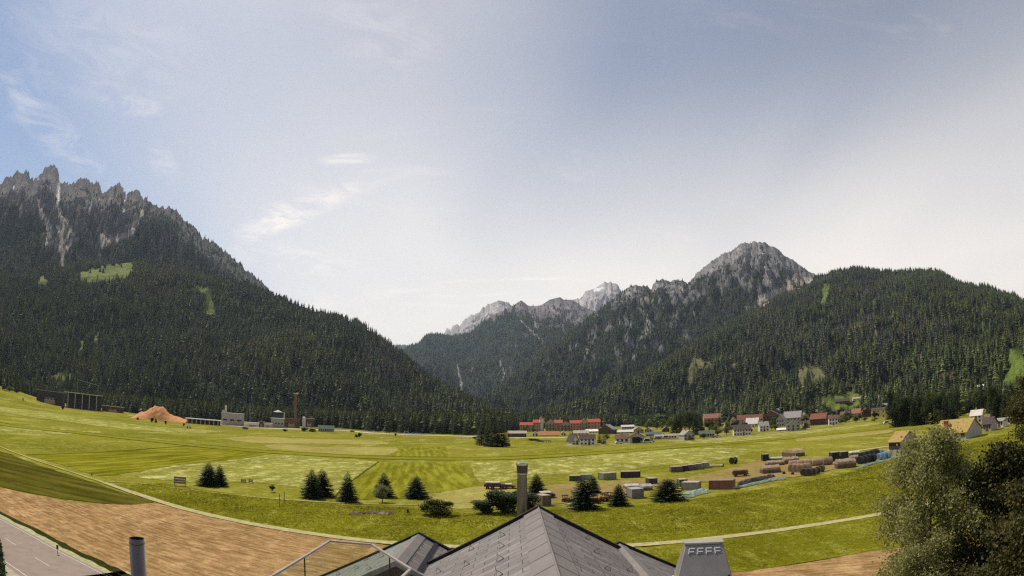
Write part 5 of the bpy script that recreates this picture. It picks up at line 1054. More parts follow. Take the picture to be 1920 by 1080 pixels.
# round bales
def bale(name, px, pb, diam_px, label, col, group, length=1.3, yaw=1.2, mkey=None):
    p, d, s, rz = spot(px, pb); r = diam_px * s / 2; root = tag(empty(name, p + Vector((0, 0, r * .96)), rz + yaw), label, 'bale', group)
    m = cmat(mkey or 'bale', col, rough=.5); a = MB().tube([(-length / 2, 0, 0), (-length / 2 + .1, 0, 0), (length / 2 - .1, 0, 0), (length / 2, 0, 0)], [r * .93, r, r, r * .93], 18).build('wrap', m, root, smooth=False)
    MB().tube([(-length / 2 - .02, 0, 0), (length / 2 + .02, 0, 0)], r * .55, 14).build('core', cmat((mkey or 'bale') + '_end', tuple(v * .7 for v in col)), root); return root
for i, (px, pb) in enumerate([(1488, 884), (1496, 884.5), (1504, 885), (1512, 883.5)]): bale('wrapped_bale', px, pb, 15, ['first', 'second', 'third', 'fourth'][i] + ' beige wrapped bale from the left in the front rank', (.29, .19, .115), 'beige wrapped bales', mkey='beige_bale', length=3.6, yaw=1.25)
for i, (px, pb) in enumerate([(1492, 876), (1506, 875), (1520, 874), (1534, 873)]): bale('wrapped_bale', px, pb, 13, ['first', 'second', 'third', 'fourth'][i] + ' beige wrapped bale from the left in the rear rank', (.34, .235, .145), 'beige wrapped bales', mkey='pale_bale', length=3.6, yaw=.35)
bale('wrapped_bale', 1551, 872, 15, 'upright looking beige bale closing the rear rank', (.25, .17, .125), 'beige wrapped bales', mkey='beige_bale2', length=2.6, yaw=.3)
for i, (px, pb, c) in enumerate([(1508, 892, 0), (1517, 892, 0), (1526, 890, 1), (1533, 888, 0), (1540, 885, 1)]): bale('wrapped_bale', px, pb, 14 if i < 2 else 13, ['first', 'second', 'third', 'fourth', 'fifth'][i] + ' dark wrapped bale from the left below the beige ranks', ((.07, .055, .045), (.12, .085, .065))[c], 'dark wrapped bales', mkey='dark_bale%d' % c, yaw=1.3)
for i, (px, pb) in enumerate([(1613, 870), (1621, 868), (1629, 866), (1637, 865), (1617, 862), (1626, 860), (1635, 858), (1642, 856)]): bale('wrapped_bale', px, pb, 14, ['leftmost black wrapped bale in the front row of the dark heap', 'second from left black wrapped bale in the front row of the dark heap', 'third from left black wrapped bale in the front row of the dark heap', 'rightmost black wrapped bale in the front row of the dark heap', 'leftmost black wrapped bale in the back row of the dark heap', 'second from left black wrapped bale in the back row of the dark heap', 'third from left black wrapped bale in the back row of the dark heap', 'rightmost black wrapped bale in the back row, touching the blue ones'][i], (.035, .03, .032), 'black wrapped bales', mkey='black_bale', yaw=1.1)
for i, (px, pb, dp) in enumerate([(1649, 862, 12), (1657, 860, 12), (1665, 859, 12), (1652, 852, 9)]): bale('wrapped_bale', px, pb, dp, ['leftmost pale blue wrapped bale', 'middle pale blue wrapped bale', 'rightmost pale blue wrapped bale', 'pale blue wrapped bale lying behind the front three'][i], (.20, .30, .42), 'pale blue wrapped bales', mkey='blue_bale', yaw=1.1)
bale('wrapped_bale', 1666, 852, 8, 'lilac white wrapped bale against the barn wall', (.55, .48, .5), 'pale blue wrapped bales', mkey='lilac_bale', yaw=1.1)
# tarpaulin strips along the bank
def tarp(name, line, w, h, label, col):
    P = smoothline([(*q, 0) for q in gp(line)], 6); V = []; Fc = []; r_ = random.Random(4); k = 8
    for i, p in enumerate(P):
        t = (P[min(i + 1, len(P) - 1)] - P[max(i - 1, 0)]).normalized(); s = Vector((-t.y, t.x, 0)); e = min(1, i / 2, (len(P) - 1 - i) / 2) * .7 + .3
        for j in range(k): u = j / (k - 1) - .5; V.append(p + s * u * w * e * r_.uniform(.9, 1.1) + Vector((0, 0, float(gz0(p.x, p.y)) + .1 + h * e * (1 - 4 * u * u) * r_.uniform(.7, 1.2))))
    for i in range(len(P) - 1):
        for j in range(k - 1): Fc.append((i * k + j, i * k + j + 1, (i + 1) * k + j + 1, (i + 1) * k + j))
    mb = MB().add(V, Fc); o = mb.build(name, cmat(name + '_sheet', col, rough=.45, var=.25), fix=False); return tag(o, label, 'tarpaulin')
tarp('tarpaulin', [(1364, 917), (1390, 914), (1420, 907), (1450, 901), (1474, 899)], 1.5, .4, 'long mint green tarpaulin roll along the bank below the rusty container', (.24, .30, .22))
tarp('tarpaulin', [(1604, 881), (1630, 872), (1660, 865), (1690, 857), (1710, 853)], 1.3, .4, 'mint green tarpaulin roll running up to the barn', (.20, .29, .22))
tarp('tarpaulin', [(1279, 934), (1290, 930), (1304, 926), (1326, 922)], 3.6, .7, 'pale grey green tarpaulin heap beside the wide dark spruce', (.27, .33, .22))
tarp('rubble_heap', [(655, 966), (680, 963), (710, 963), (738, 965)], 1.7, .35, 'low reddish heap of rubble in the near meadow', (.13, .08, .04))
tarp('bank_rubble', [(1385, 910), (1400, 905), (1430, 899), (1452, 894)], 1.6, .7, 'dark strip of rubble behind the long mint tarpaulin', (.09, .065, .05))
def wheels(root, xs, y, r, w=.3):
    for x in xs:
        for s in (-1, 1):
            t = MB().tube([(x, s * y - w / 2, r), (x, s * y + w / 2, r)], r, 16).build('wheel', M_TYRE, root); MB().tube([(x, s * y - w / 2 - .02, r), (x, s * y + w / 2 + .02, r)], r * .5, 10).build('rim', cmat('rim', (.3, .12, .05)), t)
def wagon(px0, px1, pt, pb, label, yaw=.1):
    p, d, s, rz = spot((px0 + px1) / 2, pb); w = (px1 - px0) * s; h = (pb - pt) * s; root = tag(empty('farm_wagon', p + Vector((0, 1, 0)), rz + yaw), label, 'wagon')
    MB().box((0, 0, h * .3), (w, 2.0, .2)).build('bed', cmat('wagon_bed', (.16, .08, .05)), root); mb = MB(); r_ = random.Random(3)
    for i in range(9): mb.box((-w / 2 + w * (i + .5) / 9, -1.0, h * .58), (.09, .08, h * .55)); mb.box((-w / 2 + w * (i + .5) / 9, 1.0, h * .58), (.09, .08, h * .55))
    mb.box((0, -1.02, h * .62), (w, .05, .12)).box((0, 1.02, h * .62), (w, .05, .12)); mb.box((0, 0, h * .36), (w, 2.05, .08)); mb.build('rack', cmat('wagon_rack', (.12, .07, .05)), root)
    mb = MB()
    for i in range(6): mb.tube([(-w / 2 + .3 + i * w / 7, -.85, h * .55), (-w / 2 + .3 + i * w / 7, .85, h * .55)], h * .27, 10)
    tag(mb.build('load', cmat('wagon_load', (.20, .13, .10)), root)); wheels(root, (-w * .3, w * .3), 1.05, h * .17); return root
wagon(1377, 1406, 879, 894, 'loaded farm wagon parked alone on the dirt track')
def trailer(px0, px1, pt, pb, label, col, yaw=0):
    p, d, s, rz = spot((px0 + px1) / 2, pb); w = (px1 - px0) * s; h = (pb - pt) * s; root = tag(empty('farm_trailer', p + Vector((0, 1, 0)), rz + yaw), label, 'trailer')
    MB().box((0, 0, h * .5), (w, 2.2, h * .35)).build('tub', cmat('trailer_tub_%d' % (col[0] * 100), col), root); MB().box((-w * .1, 0, h * .86), (w * .7, 2.3, h * .12)).build('cover', cmat('trailer_cover', (.5, .42, .36)), root)
    for x in (-w * .3, 0, w * .3): MB().box((x, -1.12, h * .52), (.12, .06, h * .42)).build('stake', M_DARKW, root)
    wheels(root, (-w * .34, -w * .1, w * .33), 1.0, h * .2); return root
trailer(908, 946, 903, 918, 'long dark flatbed trailer left of the flue', (.10, .06, .05), -.05)
trailer(938, 966, 907, 917, 'shorter trailer with a pale cover beside the flue', (.16, .09, .07), .05)
trailer(1012, 1040, 922, 935, 'dark low trailer behind the brown hut', (.10, .06, .05), .2)
def digger(px, pb, pt, label, col, yaw):
    p, d, s, rz = spot(px, pb); h = (pb - pt) * s; root = tag(empty('tractor', p, rz + yaw), label, 'tractor', 'orange farm machines'); m = cmat('machine_orange', col)
    MB().box((-.2, 0, h * .42), (h * .9, 1.0, h * .28)).build('bonnet', m, root); c = MB()
    for x in (-.35, .35):
        for y in (-.4, .4): c.box((-h * .35 + x, y, h * .72), (.08, .08, h * .4))
    c.box((-h * .35, 0, h * .95), (1.0, 1.0, .08)); c.build('cab', M_DARKW, root); MB().tube([(h * .25, 0, h * .5), (h * .5, 0, h * .9), (h * .75, 0, h * .35)], .08, 6).build('loader_arm', m, root); MB().box((h * .78, 0, h * .25), (.3, 1.2, .4)).build('bucket', M_DARKW, root)
    wheels(root, (-h * .38,), .7, h * .26); wheels(root, (h * .2,), .6, h * .17)
for i, (px, pb, pt) in enumerate([(1120, 941, 928), (1134, 939, 925), (1143, 935, 922), (1064, 941, 928)]): digger(px, pb, pt, ['orange tractor immediately right of the wide bushy spruce', 'orange tractor between the bushy spruce and the small ragged one', 'orange tractor touching the small ragged spruce', 'small orange loader left of the wide bushy spruce'][i], (.45, .16, .06), (.3, 1.2, .8, -.4)[i])
# small lone things in the meadow
def shelter(px, pb, pt, wpx, label, n=3, col=(.20, .15, .12)):
    p, d, s, rz = spot(px, pb); w = wpx * s; h = (pb - pt) * s; root = tag(empty('plank_shelter', p, rz - .1), label, 'shelter')
    for i in range(n): MB().box((0, .35 * i, h * (.42 + .25 * i)), (w, .5, h * .2), rx=-.2).build('plank', cmat('grey_planks', col), root)
    for x in (-w / 2 + .1, w / 2 - .1): MB().box((x, .1, h * .35), (.12, .1, h * .7)).build('leg', cmat('pale_post', (.4, .33, .26)), root); MB().box((x, .8, h * .45), (.12, .1, h * .9)).build('leg', cmat('pale_post', (.4,) * 3), root)
shelter(337, 912, 896, 22, 'stepped plank stand left of the merged spruces')
shelter(470, 906, 898, 8, 'tiny dark box shelter in the pale meadow right of the merged spruces', 2, (.10, .09, .08)); shelter(456, 905, 898, 9, 'low tilted board shelter beside the tiny dark box', 2, (.14, .14, .08))
def post(name, px, pb, pt, label, cat='post', top=None, group=None, col=(.2, .14, .1), wpx=1.4):
    p, d, s, rz = spot(px, pb); h = (pb - pt) * s; r = max(.03, wpx * s / 2)
    o = tag(empty(name, p, rz), label, cat, group); MB().tube([(0, 0, -.2), (0, 0, h)], r, 8).build('shaft', cmat('post_%d' % (col[0] * 100), col), o)
    if top: MB().box((0, 0, h - .15), (top, .12, .35)).build('head', cmat('post_head', (.05, .03, .025)), o)
    return o
post('field_post', 524, 952, 926, 'left stake of the pair standing before the two spruces', group='pair of stakes'); post('field_post', 533, 945, 922, 'right stake of the pair standing before the two spruces', group='pair of stakes')
post('road_marker', 108.5, 1041, 1024, 'thin reflector post at the roadside in the straw field', top=.22, wpx=1.0)
post('meadow_post', 172, 892, 888, 'small dark stump post beside the gravel path', wpx=2)
p, d, s, rz = spot(1375, 870); t_ = tag(empty('cable_drum', p + Vector((0, 0, 1.0)), rz + .8), 'dark drum lying alone on the grass above the dirt track', 'cable drum')
MB().tube([(-.7, 0, 0), (.7, 0, 0)], .6, 14).build('core', cmat('drum_core', (.12, .10, .06)), t_)
for x in (-.75, .75): MB().tube([(x - .08, 0, 0), (x + .08, 0, 0)], 1.0, 18).build('flange', M_TYRE, t_)
p, d, s, rz = spot(1345, 876); t_ = tag(empty('pipe_roll', p + Vector((0, 0, .4)), rz + .15), 'long pale pipe lying on the grass right of the container row', 'pipe'); MB().tube([(-3.5, 0, 0), (1.5, 0, 0)], .35, 12).build('tube', cmat('pale_pipe', (.5, .47, .25)), t_); MB().tube([(1.5, 0, 0), (1.8, 0, 0)], .45, 12).build('cap', M_DARKW, t_)
for i, (px, pb) in enumerate([(1470, 889), (1486, 890), (1462, 886)]): bale('straw_lump', px, pb, 5, ['dark tyre like lump left of another before the sheeted stacks', 'dark tyre like lump right of another before the sheeted stacks', 'dark lump under the end of the nearest sheeted stack'][i], (.05, .035, .02), 'dark lumps', mkey='lump', yaw=1.5)
# ------------------------------------------------------------------ buildings
WALLS = dict(white=(.62, .57, .49), cream=(.60, .50, .36), grey=(.36, .33, .30), brown=(.11, .065, .04), dark=(.06, .05, .045), pink=(.42, .24, .16), yellow=(.58, .44, .17), tan=(.38, .29, .20), redbrown=(.16, .09, .06))
ROOFS = dict(red=(.21, .085, .06), hotelred=(.40, .085, .06), redpale=(.29, .145, .10), orange=(.45, .19, .09), dark=(.085, .06, .055), grey=(.30, .27, .25), pale=(.58, .53, .46), tan=(.40, .33, .24), ochre=(.36, .25, .08), brown=(.16, .09, .07), white=(.75, .72, .66), green=(.10, .12, .09))
M_WIN = cmat('window_glass', (.035, .035, .04), rough=.2)
def wm(k): return mat('wall_' + k, WALLS[k], var=.14, scale=.6)
def rm(k): return mat('roof_' + k, ROOFS[k], var=.2, scale=.9, rough=.75)
def block(root, c, w, dpt, h, rh, ridge, wk, rk, win=(3, 2), ov=.5, chim=1, door=True, z=0, balcony=False):
    """one gabled volume; ridge 'x' = eaves face the camera, 'y' = gable faces the camera"""
    cx, cy = c; mb = MB(); hw, hd = w / 2, dpt / 2
    if ridge == 'y': mb.prism([(cx - hw, z), (cx + hw, z), (cx + hw, z + h), (cx, z + h + rh - .12), (cx - hw, z + h)], 'y', cy - hd, cy + hd)
    else: mb.prism([(cy - hd, z), (cy + hd, z), (cy + hd, z + h), (cy, z + h + rh - .12), (cy - hd, z + h)], 'x', cx - hw, cx + hw)
    mb.build('wall', wm(wk), root); r = MB(); th = .22
    if ridge == 'y':
        k = rh / hw
        for s in (-1, 1): r.slab([(cx + s * (hw + ov), cy - hd - ov, z + h - ov * k + .1), (cx, cy - hd - ov, z + h + rh + .1), (cx, cy + hd + ov, z + h + rh + .1), (cx + s * (hw + ov), cy + hd + ov, z + h - ov * k + .1)], th)
    else:
        k = rh / hd
        for s in (-1, 1): r.slab([(cx - hw - ov, cy + s * (hd + ov), z + h - ov * k + .1), (cx - hw - ov, cy, z + h + rh + .1), (cx + hw + ov, cy, z + h + rh + .1), (cx + hw + ov, cy + s * (hd + ov), z + h - ov * k + .1)], th)
    ro = r.build('roof', rm(rk), root)
    for i in range(chim): MB().box((cx + (i - .3) * w * .25, cy + (0 if ridge == 'x' else .1), z + h + rh + .35), (.7, .7, 1.3)).build('chimney', wm('tan' if wk != 'tan' else 'white'), ro)
    nx, nz = win
    for j in range(nz):
        for i in range(nx):
            x = cx - hw + w * (i + .5) / nx; zz = z + h * (j + .58) / nz
            if door and j == 0 and i == nx // 2 and nx > 2: continue
            f = MB().box((x, cy - hd - .03, zz), (min(1.3, w / nx * .5), .10, min(1.4, h / nz * .5))).build('window', M_WIN, root)
    if balcony:
        for j in range(1, nz): MB().box((cx, cy - hd - .5, z + h * j / nz + .3), (w * .9, 1.0, .9)).build('balcony', wm('brown'), root)
    if door: MB().box((cx - hw + w * (nx // 2 + .5) / nx, cy - hd - .04, z + 1.1), (1.1, .12, 2.2)).build('door', wm('brown'), root)
HOUSES = []; r5 = random.Random(5)
def house(px0, px1, pt, pb, label, wk, rk, ridge='x', yaw=0., depth=None, roof=.45, win=(3, 2), nm='village_house', cat='house', group='village houses', chim=1, door=True, balcony=False, lean=None):
    p, d, s, rz = spot((px0 + px1) / 2, pb); w = (px1 - px0) * s; tot = (pb - pt) * s; dpt = depth or max(7, min(14, w * .8))
    w = max(3.5, (w - dpt * abs(math.sin(yaw)) - 1.0) / math.cos(yaw)); rh = tot * roof
    root = tag(empty(nm, p + Vector((math.sin(-rz), math.cos(rz), 0)) * dpt * .5, rz + yaw), label, cat, group); HOUSES.append(((px0 + px1) / 2, pb, px1 - px0, label))
    block(root, (0, 0), w, dpt, tot - rh, rh, ridge, wk, rk, win, chim=chim, door=door, balcony=balcony); return root, w, dpt, tot
house(1061, 1087, 813, 834, 'white house with steep dark roof, left of the joined pair on the meadow edge', 'white', 'dark', 'y', .45, roof=.6, win=(2, 2))
house(1086, 1117, 815, 835, 'white house with dark roof, right of the joined pair on the meadow edge', 'white', 'dark', 'x', 0, roof=.38, win=(4, 2))
house(1153, 1180, 815, 831, 'white walled low garage wing with dark brown roof', 'white', 'brown', 'x', 0, roof=.45, win=(3, 1), door=False)
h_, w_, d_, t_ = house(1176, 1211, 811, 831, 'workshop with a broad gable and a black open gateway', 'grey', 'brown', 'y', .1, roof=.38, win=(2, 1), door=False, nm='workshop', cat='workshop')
MB().box((-.5, -d_ / 2 - .08, 1.9), (w_ * .5, .2, 3.2)).build('gate', M_DARKW, h_)  # flat black panel stands in for the shade inside the open gateway
house(1121, 1158, 796, 814, 'large dark timber barn with a pale sloping roof behind the two spruces', 'brown', 'grey', 'y', -.3, roof=.5, win=(2, 1), nm='barn', cat='barn')
house(1075, 1104, 807, 817, 'low house with tan roof behind the white pair', 'white', 'tan', 'x', 0, roof=.5, win=(4, 1))
house(1098, 1122, 805, 812, 'long low shed with a white roof behind the dark roofed white house', 'white', 'white', 'x', 0, roof=.5, win=(4, 1), door=False)
house(1155, 1188, 806, 813, 'long shed with pale grey roof behind the garage wing', 'grey', 'pale', 'x', 0, roof=.55, win=(4, 1), door=False)
house(1182, 1208, 801, 812, 'house with pale gable roof behind the workshop', 'tan', 'grey', 'y', .2, roof=.5)
house(1163, 1190, 797, 807, 'pale apartment house behind the large dark barn', 'grey', 'pale', 'x', .1, roof=.3, win=(5, 2))
house(1150, 1178, 786, 798, 'upper pale house with stacked balconies behind the barn', 'cream', 'tan', 'x', .1, roof=.3, win=(5, 2), balcony=True)
house(1189, 1204, 788, 796, 'small house with mossy roof among the trees', 'tan', 'tan', 'y', 0, roof=.5)
house(1210, 1241, 810, 818, 'long grey roofed shed right of the workshop', 'tan', 'green', 'x', 0, roof=.5, win=(5, 1), door=False)
house(1225, 1270, 815, 823, 'row of low garages with pale doors', 'white', 'grey', 'x', .05, roof=.3, win=(8, 1), door=False)
house(1271, 1304, 807, 826, 'house with grey slab roof and broad overhang by the meadow', 'grey', 'grey', 'y', .4, roof=.42)
house(1310, 1341, 808, 820, 'long low hall with a dark green roof', 'tan', 'green', 'x', 0, roof=.45, win=(6, 1), door=False)
house(1317, 1353, 776, 800, 'three storey pink house with brown balconies and a salmon roof among trees', 'pink', 'redpale', 'x', .12, roof=.33, win=(5, 3), balcony=True, chim=2)
house(1381, 1432, 778, 795, 'long house with bright orange red roof at the village edge', 'tan', 'red', 'x', .06, roof=.5, win=(8, 2))
house(1430, 1466, 771, 798, 'big dark brown farmhouse with shallow pale roof', 'redbrown', 'brown', 'y', -.15, roof=.3, win=(5, 3), balcony=True)
house(1438, 1462, 767, 778, 'house with flat pale grey roof at the top of the village', 'brown', 'grey', 'x', .1, roof=.4, win=(4, 1))
house(1397, 1426, 784, 801, 'white house with yellow cream roof and dormer', 'white', 'pale', 'x', -.2, roof=.6, win=(4, 1), chim=2)
house(1372, 1409, 797, 817, 'long white house with dark roof at the edge of the meadow', 'white', 'dark', 'x', .1, roof=.42, win=(6, 2))
house(1420, 1443, 791, 809, 'small white house with grey hip like roof', 'white', 'grey', 'x', .2, roof=.42, win=(3, 2))
house(1455, 1476, 778, 800, 'grey gabled house left of the tall grey house', 'grey', 'grey', 'y', -.3, roof=.4)
house(1468, 1507, 772, 797, 'tall grey house with big grey roof', 'grey', 'grey', 'x', -.2, roof=.45, win=(5, 2), chim=2)
house(1473, 1502, 790, 808, 'grey gable fronted house nearest the meadow', 'grey', 'grey', 'y', 0, roof=.4, win=(3, 2))
house(1456, 1482, 803, 808, 'small shed with bright white roof on the meadow edge', 'white', 'white', 'x', 0, roof=.5, win=(2, 1), chim=0, door=False)
house(1518, 1555, 776, 797, 'red roofed house with several gables and red walls', 'redbrown', 'red', 'x', -.2, roof=.45, win=(6, 2), chim=2, balcony=True)
house(1552, 1572, 779, 797, 'white house with brown roof beside the red one', 'white', 'brown', 'x', .1, roof=.35, win=(3, 2))
house(1536, 1570, 770, 780, 'low brown roofed house behind the red one', 'brown', 'brown', 'x', 0, roof=.6, win=(4, 1))
house(1596, 1617, 767, 783, 'red brown roofed house, left in the row before the yellow block', 'tan', 'redpale', 'x', -.2, roof=.5, win=(3, 2))
house(1614, 1635, 766, 782, 'red roofed house touching the yellow block', 'redbrown', 'red', 'y', .1, roof=.4, win=(3, 2))
house(1633, 1675, 765, 783, 'yellow block with white bays under a flat dark roof', 'yellow', 'dark', 'x', -.15, roof=.18, win=(4, 2), chim=1, balcony=False)
house(1565, 1594, 748, 757, 'low dark farm building on the green clearing', 'brown', 'dark', 'x', .1, roof=.5, win=(3, 1))
house(1597, 1614, 745, 751, 'small pale hut on the green clearing', 'white', 'tan', 'x', .1, roof=.4, win=(2, 1), chim=0)
house(1733, 1759, 751, 762, 'pale house row glimpsed above the dark grove', 'cream', 'tan', 'x', 0, roof=.4, win=(5, 2))
house(1766, 1780, 747, 757, 'white walled house above the dark grove', 'white', 'pale', 'x', 0, roof=.4, win=(2, 2))
house(1797, 1813, 728, 742, 'white house with red side high in the trees', 'white', 'white', 'y', .5, roof=.5, win=(2, 2))
house(1816, 1826, 728, 740, 'narrow white house with red edge high in the trees', 'white', 'redpale', 'y', .3, roof=.4, win=(2, 2))
house(1828, 1850, 723, 738, 'grey house with white gable high in the trees', 'grey', 'white', 'x', -.3, roof=.5, win=(3, 2))
house(1818, 1848, 771, 793, 'house with a pale green grey roof behind the big ochre barn', 'white', 'pale', 'x', -.2, roof=.4, win=(3, 2), depth=8)
house(1842, 1872, 785, 808, 'grey roofed outbuilding right of the big ochre barn', 'grey', 'dark', 'x', -.4, roof=.45, win=(3, 1), depth=7)
house(1868, 1890, 786, 801, 'white walled annexe with square openings climbing the bank', 'white', 'grey', 'x', -.5, roof=.25, win=(3, 1), depth=5, chim=0)
house(1888, 1912, 781, 795, 'white garden wall like annexe at the far right', 'white', 'grey', 'x', -.5, roof=.25, win=(3, 1), depth=4, chim=0)
house(1906, 1935, 762, 784, 'tan house half hidden at the right edge', 'tan', 'redpale', 'x', -.4, roof=.3, win=(3, 2), depth=6)
for a, b, t, pb, lb, wk, rk, rd in [(1440, 1456, 786, 797, 'small brown shed behind the small white grey roofed house', 'brown', 'brown', 'x'), (1484, 1500, 768, 778, 'brown gabled farmhouse roof behind the tall grey house', 'brown', 'grey', 'y'), (1500, 1518, 775, 788, 'grey brown house between the tall grey and the red roofed house', 'tan', 'grey', 'y'), (1503, 1520, 790, 803, 'low grey barn below the brown grey gabled house', 'grey', 'brown', 'x'), (1408, 1426, 774, 783, 'brown roofed house behind the long orange red roof', 'brown', 'brown', 'x'), (1368, 1384, 783, 795, 'tan chalet left of the long orange red roof', 'tan', 'brown', 'y'), (1574, 1598, 772, 786, 'brown roofed house left of the red brown row', 'tan', 'brown', 'x'), (1525, 1545, 768, 777, 'salmon roofed house behind the red gabled one', 'tan', 'redpale', 'x'), (1352, 1368, 798, 812, 'small tan house hidden by round trees', 'tan', 'grey', 'y'), (1240, 1256, 800, 810, 'brown gabled cabin behind the grey garages', 'brown', 'grey', 'y'), (1645, 1668, 757, 766, 'upper grey storey behind the yellow block', 'grey', 'grey', 'x'), (1208, 1226, 802, 811, 'tan house behind the long grey shed', 'tan', 'tan', 'y'), (1132, 1146, 803, 812, 'small grey hut right of the large timber barn', 'grey', 'pale', 'x'), (1460, 1474, 764, 773, 'brown hut at the forest edge above the village', 'brown', 'brown', 'x')]:
    house(a, b, t, pb, lb, wk, rk, rd, r5.uniform(-.3, .3), roof=.45, win=(3, 2))
# barns with ochre roofs
b1, w_, d_, t_ = house(1664, 1722, 813, 850, 'barn with orange ochre roof, dark upper boards and whitewashed base', 'grey', 'ochre', 'x', -.45, depth=11, roof=.42, win=(6, 1), nm='barn', cat='barn', group='ochre roofed barns', chim=0, door=False)
MB().box((0, -d_ / 2 - .06, t_ * .40), (w_ * .98, .16, t_ * .28)).build('board_band', wm('dark'), b1)
house(1704, 1736, 824, 846, 'lower lean to annexe of the orange ochre barn', 'brown', 'ochre', 'x', -.45, depth=6, roof=.35, win=(2, 1), nm='barn', cat='barn', group='ochre roofed barns', chim=0, door=False)
b2, w_, d_, t_ = house(1748, 1846, 791, 824, 'big barn with a long mustard roof and a red brick chimney', 'grey', 'ochre', 'x', -.42, depth=15, roof=.62, win=(5, 1), nm='barn', cat='barn', group='ochre roofed barns', chim=0, door=False)
c_ = MB().box((-w_ * .22, -d_ * .28, t_ * .72), (1.3, 1.3, t_ * .5)).build('chimney', mat('red_brick', (.30, .09, .05)), b2); MB().box((-w_ * .22, -d_ * .28, t_ * .98), (1.8, 1.8, .2)).build('chimney_cap', mat('red_brick', (.3,) * 3), b2)
# hotel
p, d, s, rz = spot(1052, 809); ht = tag(empty('hotel', p + Vector((0, 10, 0)), rz), 'large hotel with bright red roofs and several gabled wings before the wood', 'hotel')
def X(px): return (px - 1052) * s
for a, b, top, rid, rh in ((976, 1003, 791, 'x', 3.2), (1001, 1017, 786, 'x', 3.5), (1024, 1043, 784.5, 'y', 5), (1040, 1056, 787, 'x', 3.5), (1052, 1072, 789, 'y', 4), (1070, 1092, 788, 'x', 3.5), (1090, 1104, 784.5, 'y', 4.5), (1102, 1127, 786, 'x', 3.5)):
    w = (b - a) * s; tot = (809 - top) * s * .98; block(ht, ((X(a) + X(b)) / 2, 0 if rid == 'x' else -3), w - .3, 14, tot - rh, rh, rid, 'pink' if rid == 'x' else 'tan', 'hotelred', win=(max(2, int(w / 3.2)), 3), chim=0, door=False, balcony=(rid == 'y'))
tw = MB(); tw.tube([(X(1017), -5, 0), (X(1017), -5, 15.5)], 2.6, 8); tw.build('tower', wm('white'), ht); MB().tube([(X(1017), -5, 15.5), (X(1017), -5, 18.5)], [3.2, .1], 8).build('tower_roof', rm('red'), ht)
house(951, 988, 808, 820, 'long brown market shed with pale roof bands left of the hotel', 'brown', 'tan', 'x', 0, depth=9, roof=.35, win=(8, 1), nm='shed', cat='shed', group='sheds at the hotel', chim=0, door=False)
house(1010, 1049, 809, 818, 'long low shed with bright orange roof below the hotel', 'tan', 'orange', 'x', 0, depth=9, roof=.75, win=(8, 1), nm='shed', cat='shed', group='sheds at the hotel', chim=0, door=False)
house(997, 1010, 809, 818, 'small white hut at the left end of the orange shed', 'white', 'pale', 'y', 0, depth=6, roof=.4, win=(2, 1), nm='shed', cat='shed', group='sheds at the hotel', chim=0)
house(1051, 1062, 808, 817, 'small white hut at the right end of the orange shed', 'white', 'white', 'y', 0, depth=6, roof=.4, win=(2, 1), nm='shed', cat='shed', group='sheds at the hotel', chim=0)
tw_, d, s, rz = spot(1649, 765); o = tag(empty('church_tower', tw_, rz), 'slender white church tower rising from the trees', 'church tower'); MB().box((0, 0, 7), (3.6, 3.6, 14)).build('shaft', wm('white'), o); MB().tube([(0, 0, 14), (0, 0, 21)], [2.8, .1], 4).build('spire', rm('pale'), o)
# ---- left industrial row
def slabhall(px0, px1, pt, pb, label, wk, rk, yaw=0, depth=16, nm='hall', cols=0, group='halls along the far left edge', win=(0, 0), fh=.6):
    p, d, s, rz = spot((px0 + px1) / 2, pb); w = (px1 - px0) * s; h = (pb - pt) * s; w = max(4, (w - depth * abs(math.sin(yaw))) / math.cos(yaw))
    root = tag(empty(nm, p + Vector((math.sin(-rz), math.cos(rz), 0)) * depth * .5, rz + yaw), label, 'hall', group)
    if cols:
        MB().box((0, depth * .3, h * .5), (w * .98, depth * .35, h * .9)).build('back_wall', wm(wk), root)
        for i in range(cols): MB().box((-w / 2 + w * (i + .5) / cols, -depth / 2 + .3, h * .5), (.8, .6, h * .96)).build('pillar', wm('grey'), root)
        MB().box((0, 0, .35), (w * 1.0, depth * .96, .7)).build('plinth', wm('dark'), root)
    else:
        MB().box((0, 0, h * .48), (w, depth, h * .96)).build('wall', wm(wk), root)
        MB().box((0, -depth / 2 - .05, h * .30), (w * .4, .12, h * .45)).build('gate', wm('tan'), root)
    MB().box((0, 0, h), (w + 1.2, depth + 1.2, fh)).build('roof', rm(rk), root)
    nx, nz = win
    for j in range(nz):
        for i in range(nx): MB().box((-w / 2 + w * (i + .5) / nx, -depth / 2 - .06, h * (.45 + .4 * j / max(nz, 1))), (w / nx * .6, .12, h * .13)).build('window', M_WIN, root)
    return root, w, h
slabhall(68, 122, 736, 759, 'long weathered timber hall, leftmost of the far row', 'dark', 'grey', -.15, 20, win=(8, 2))
slabhall(120, 191, 741, 768, 'open dark hall with pale flat roof and pillars', 'dark', 'pale', -.12, 22, cols=5)
slabhall(191, 232, 763, 773, 'low brown storage hall right of the open dark hall', 'brown', 'tan', -.1, 8, win=(5, 1))
slabhall(348, 414, 787, 796, 'long low shed with bright pale roof left of the grey power house', 'brown', 'white', -.08, 10, cols=8)
r_, w_, h_ = slabhall(415, 458, 776, 798, 'grey power house with a pale rim and small chimney', 'grey', 'pale', -.1, 16, win=(3, 1)); MB().tube([(-w_ * .36, 0, h_), (-w_ * .36, 0, h_ + 7)], .8, 10).build('chimney', wm('white'), r_); MB().box((-w_ * .45, 0, h_ + 1), (3, 6, 3)).build('stair_head', wm('grey'), r_)
slabhall(459, 485, 793, 801, 'low white office beside the power house', 'white', 'pale', 0, 10, win=(7, 1))
slabhall(484, 496, 791, 801, 'small bright red hall between the offices', 'redbrown', 'red', 0, 8)
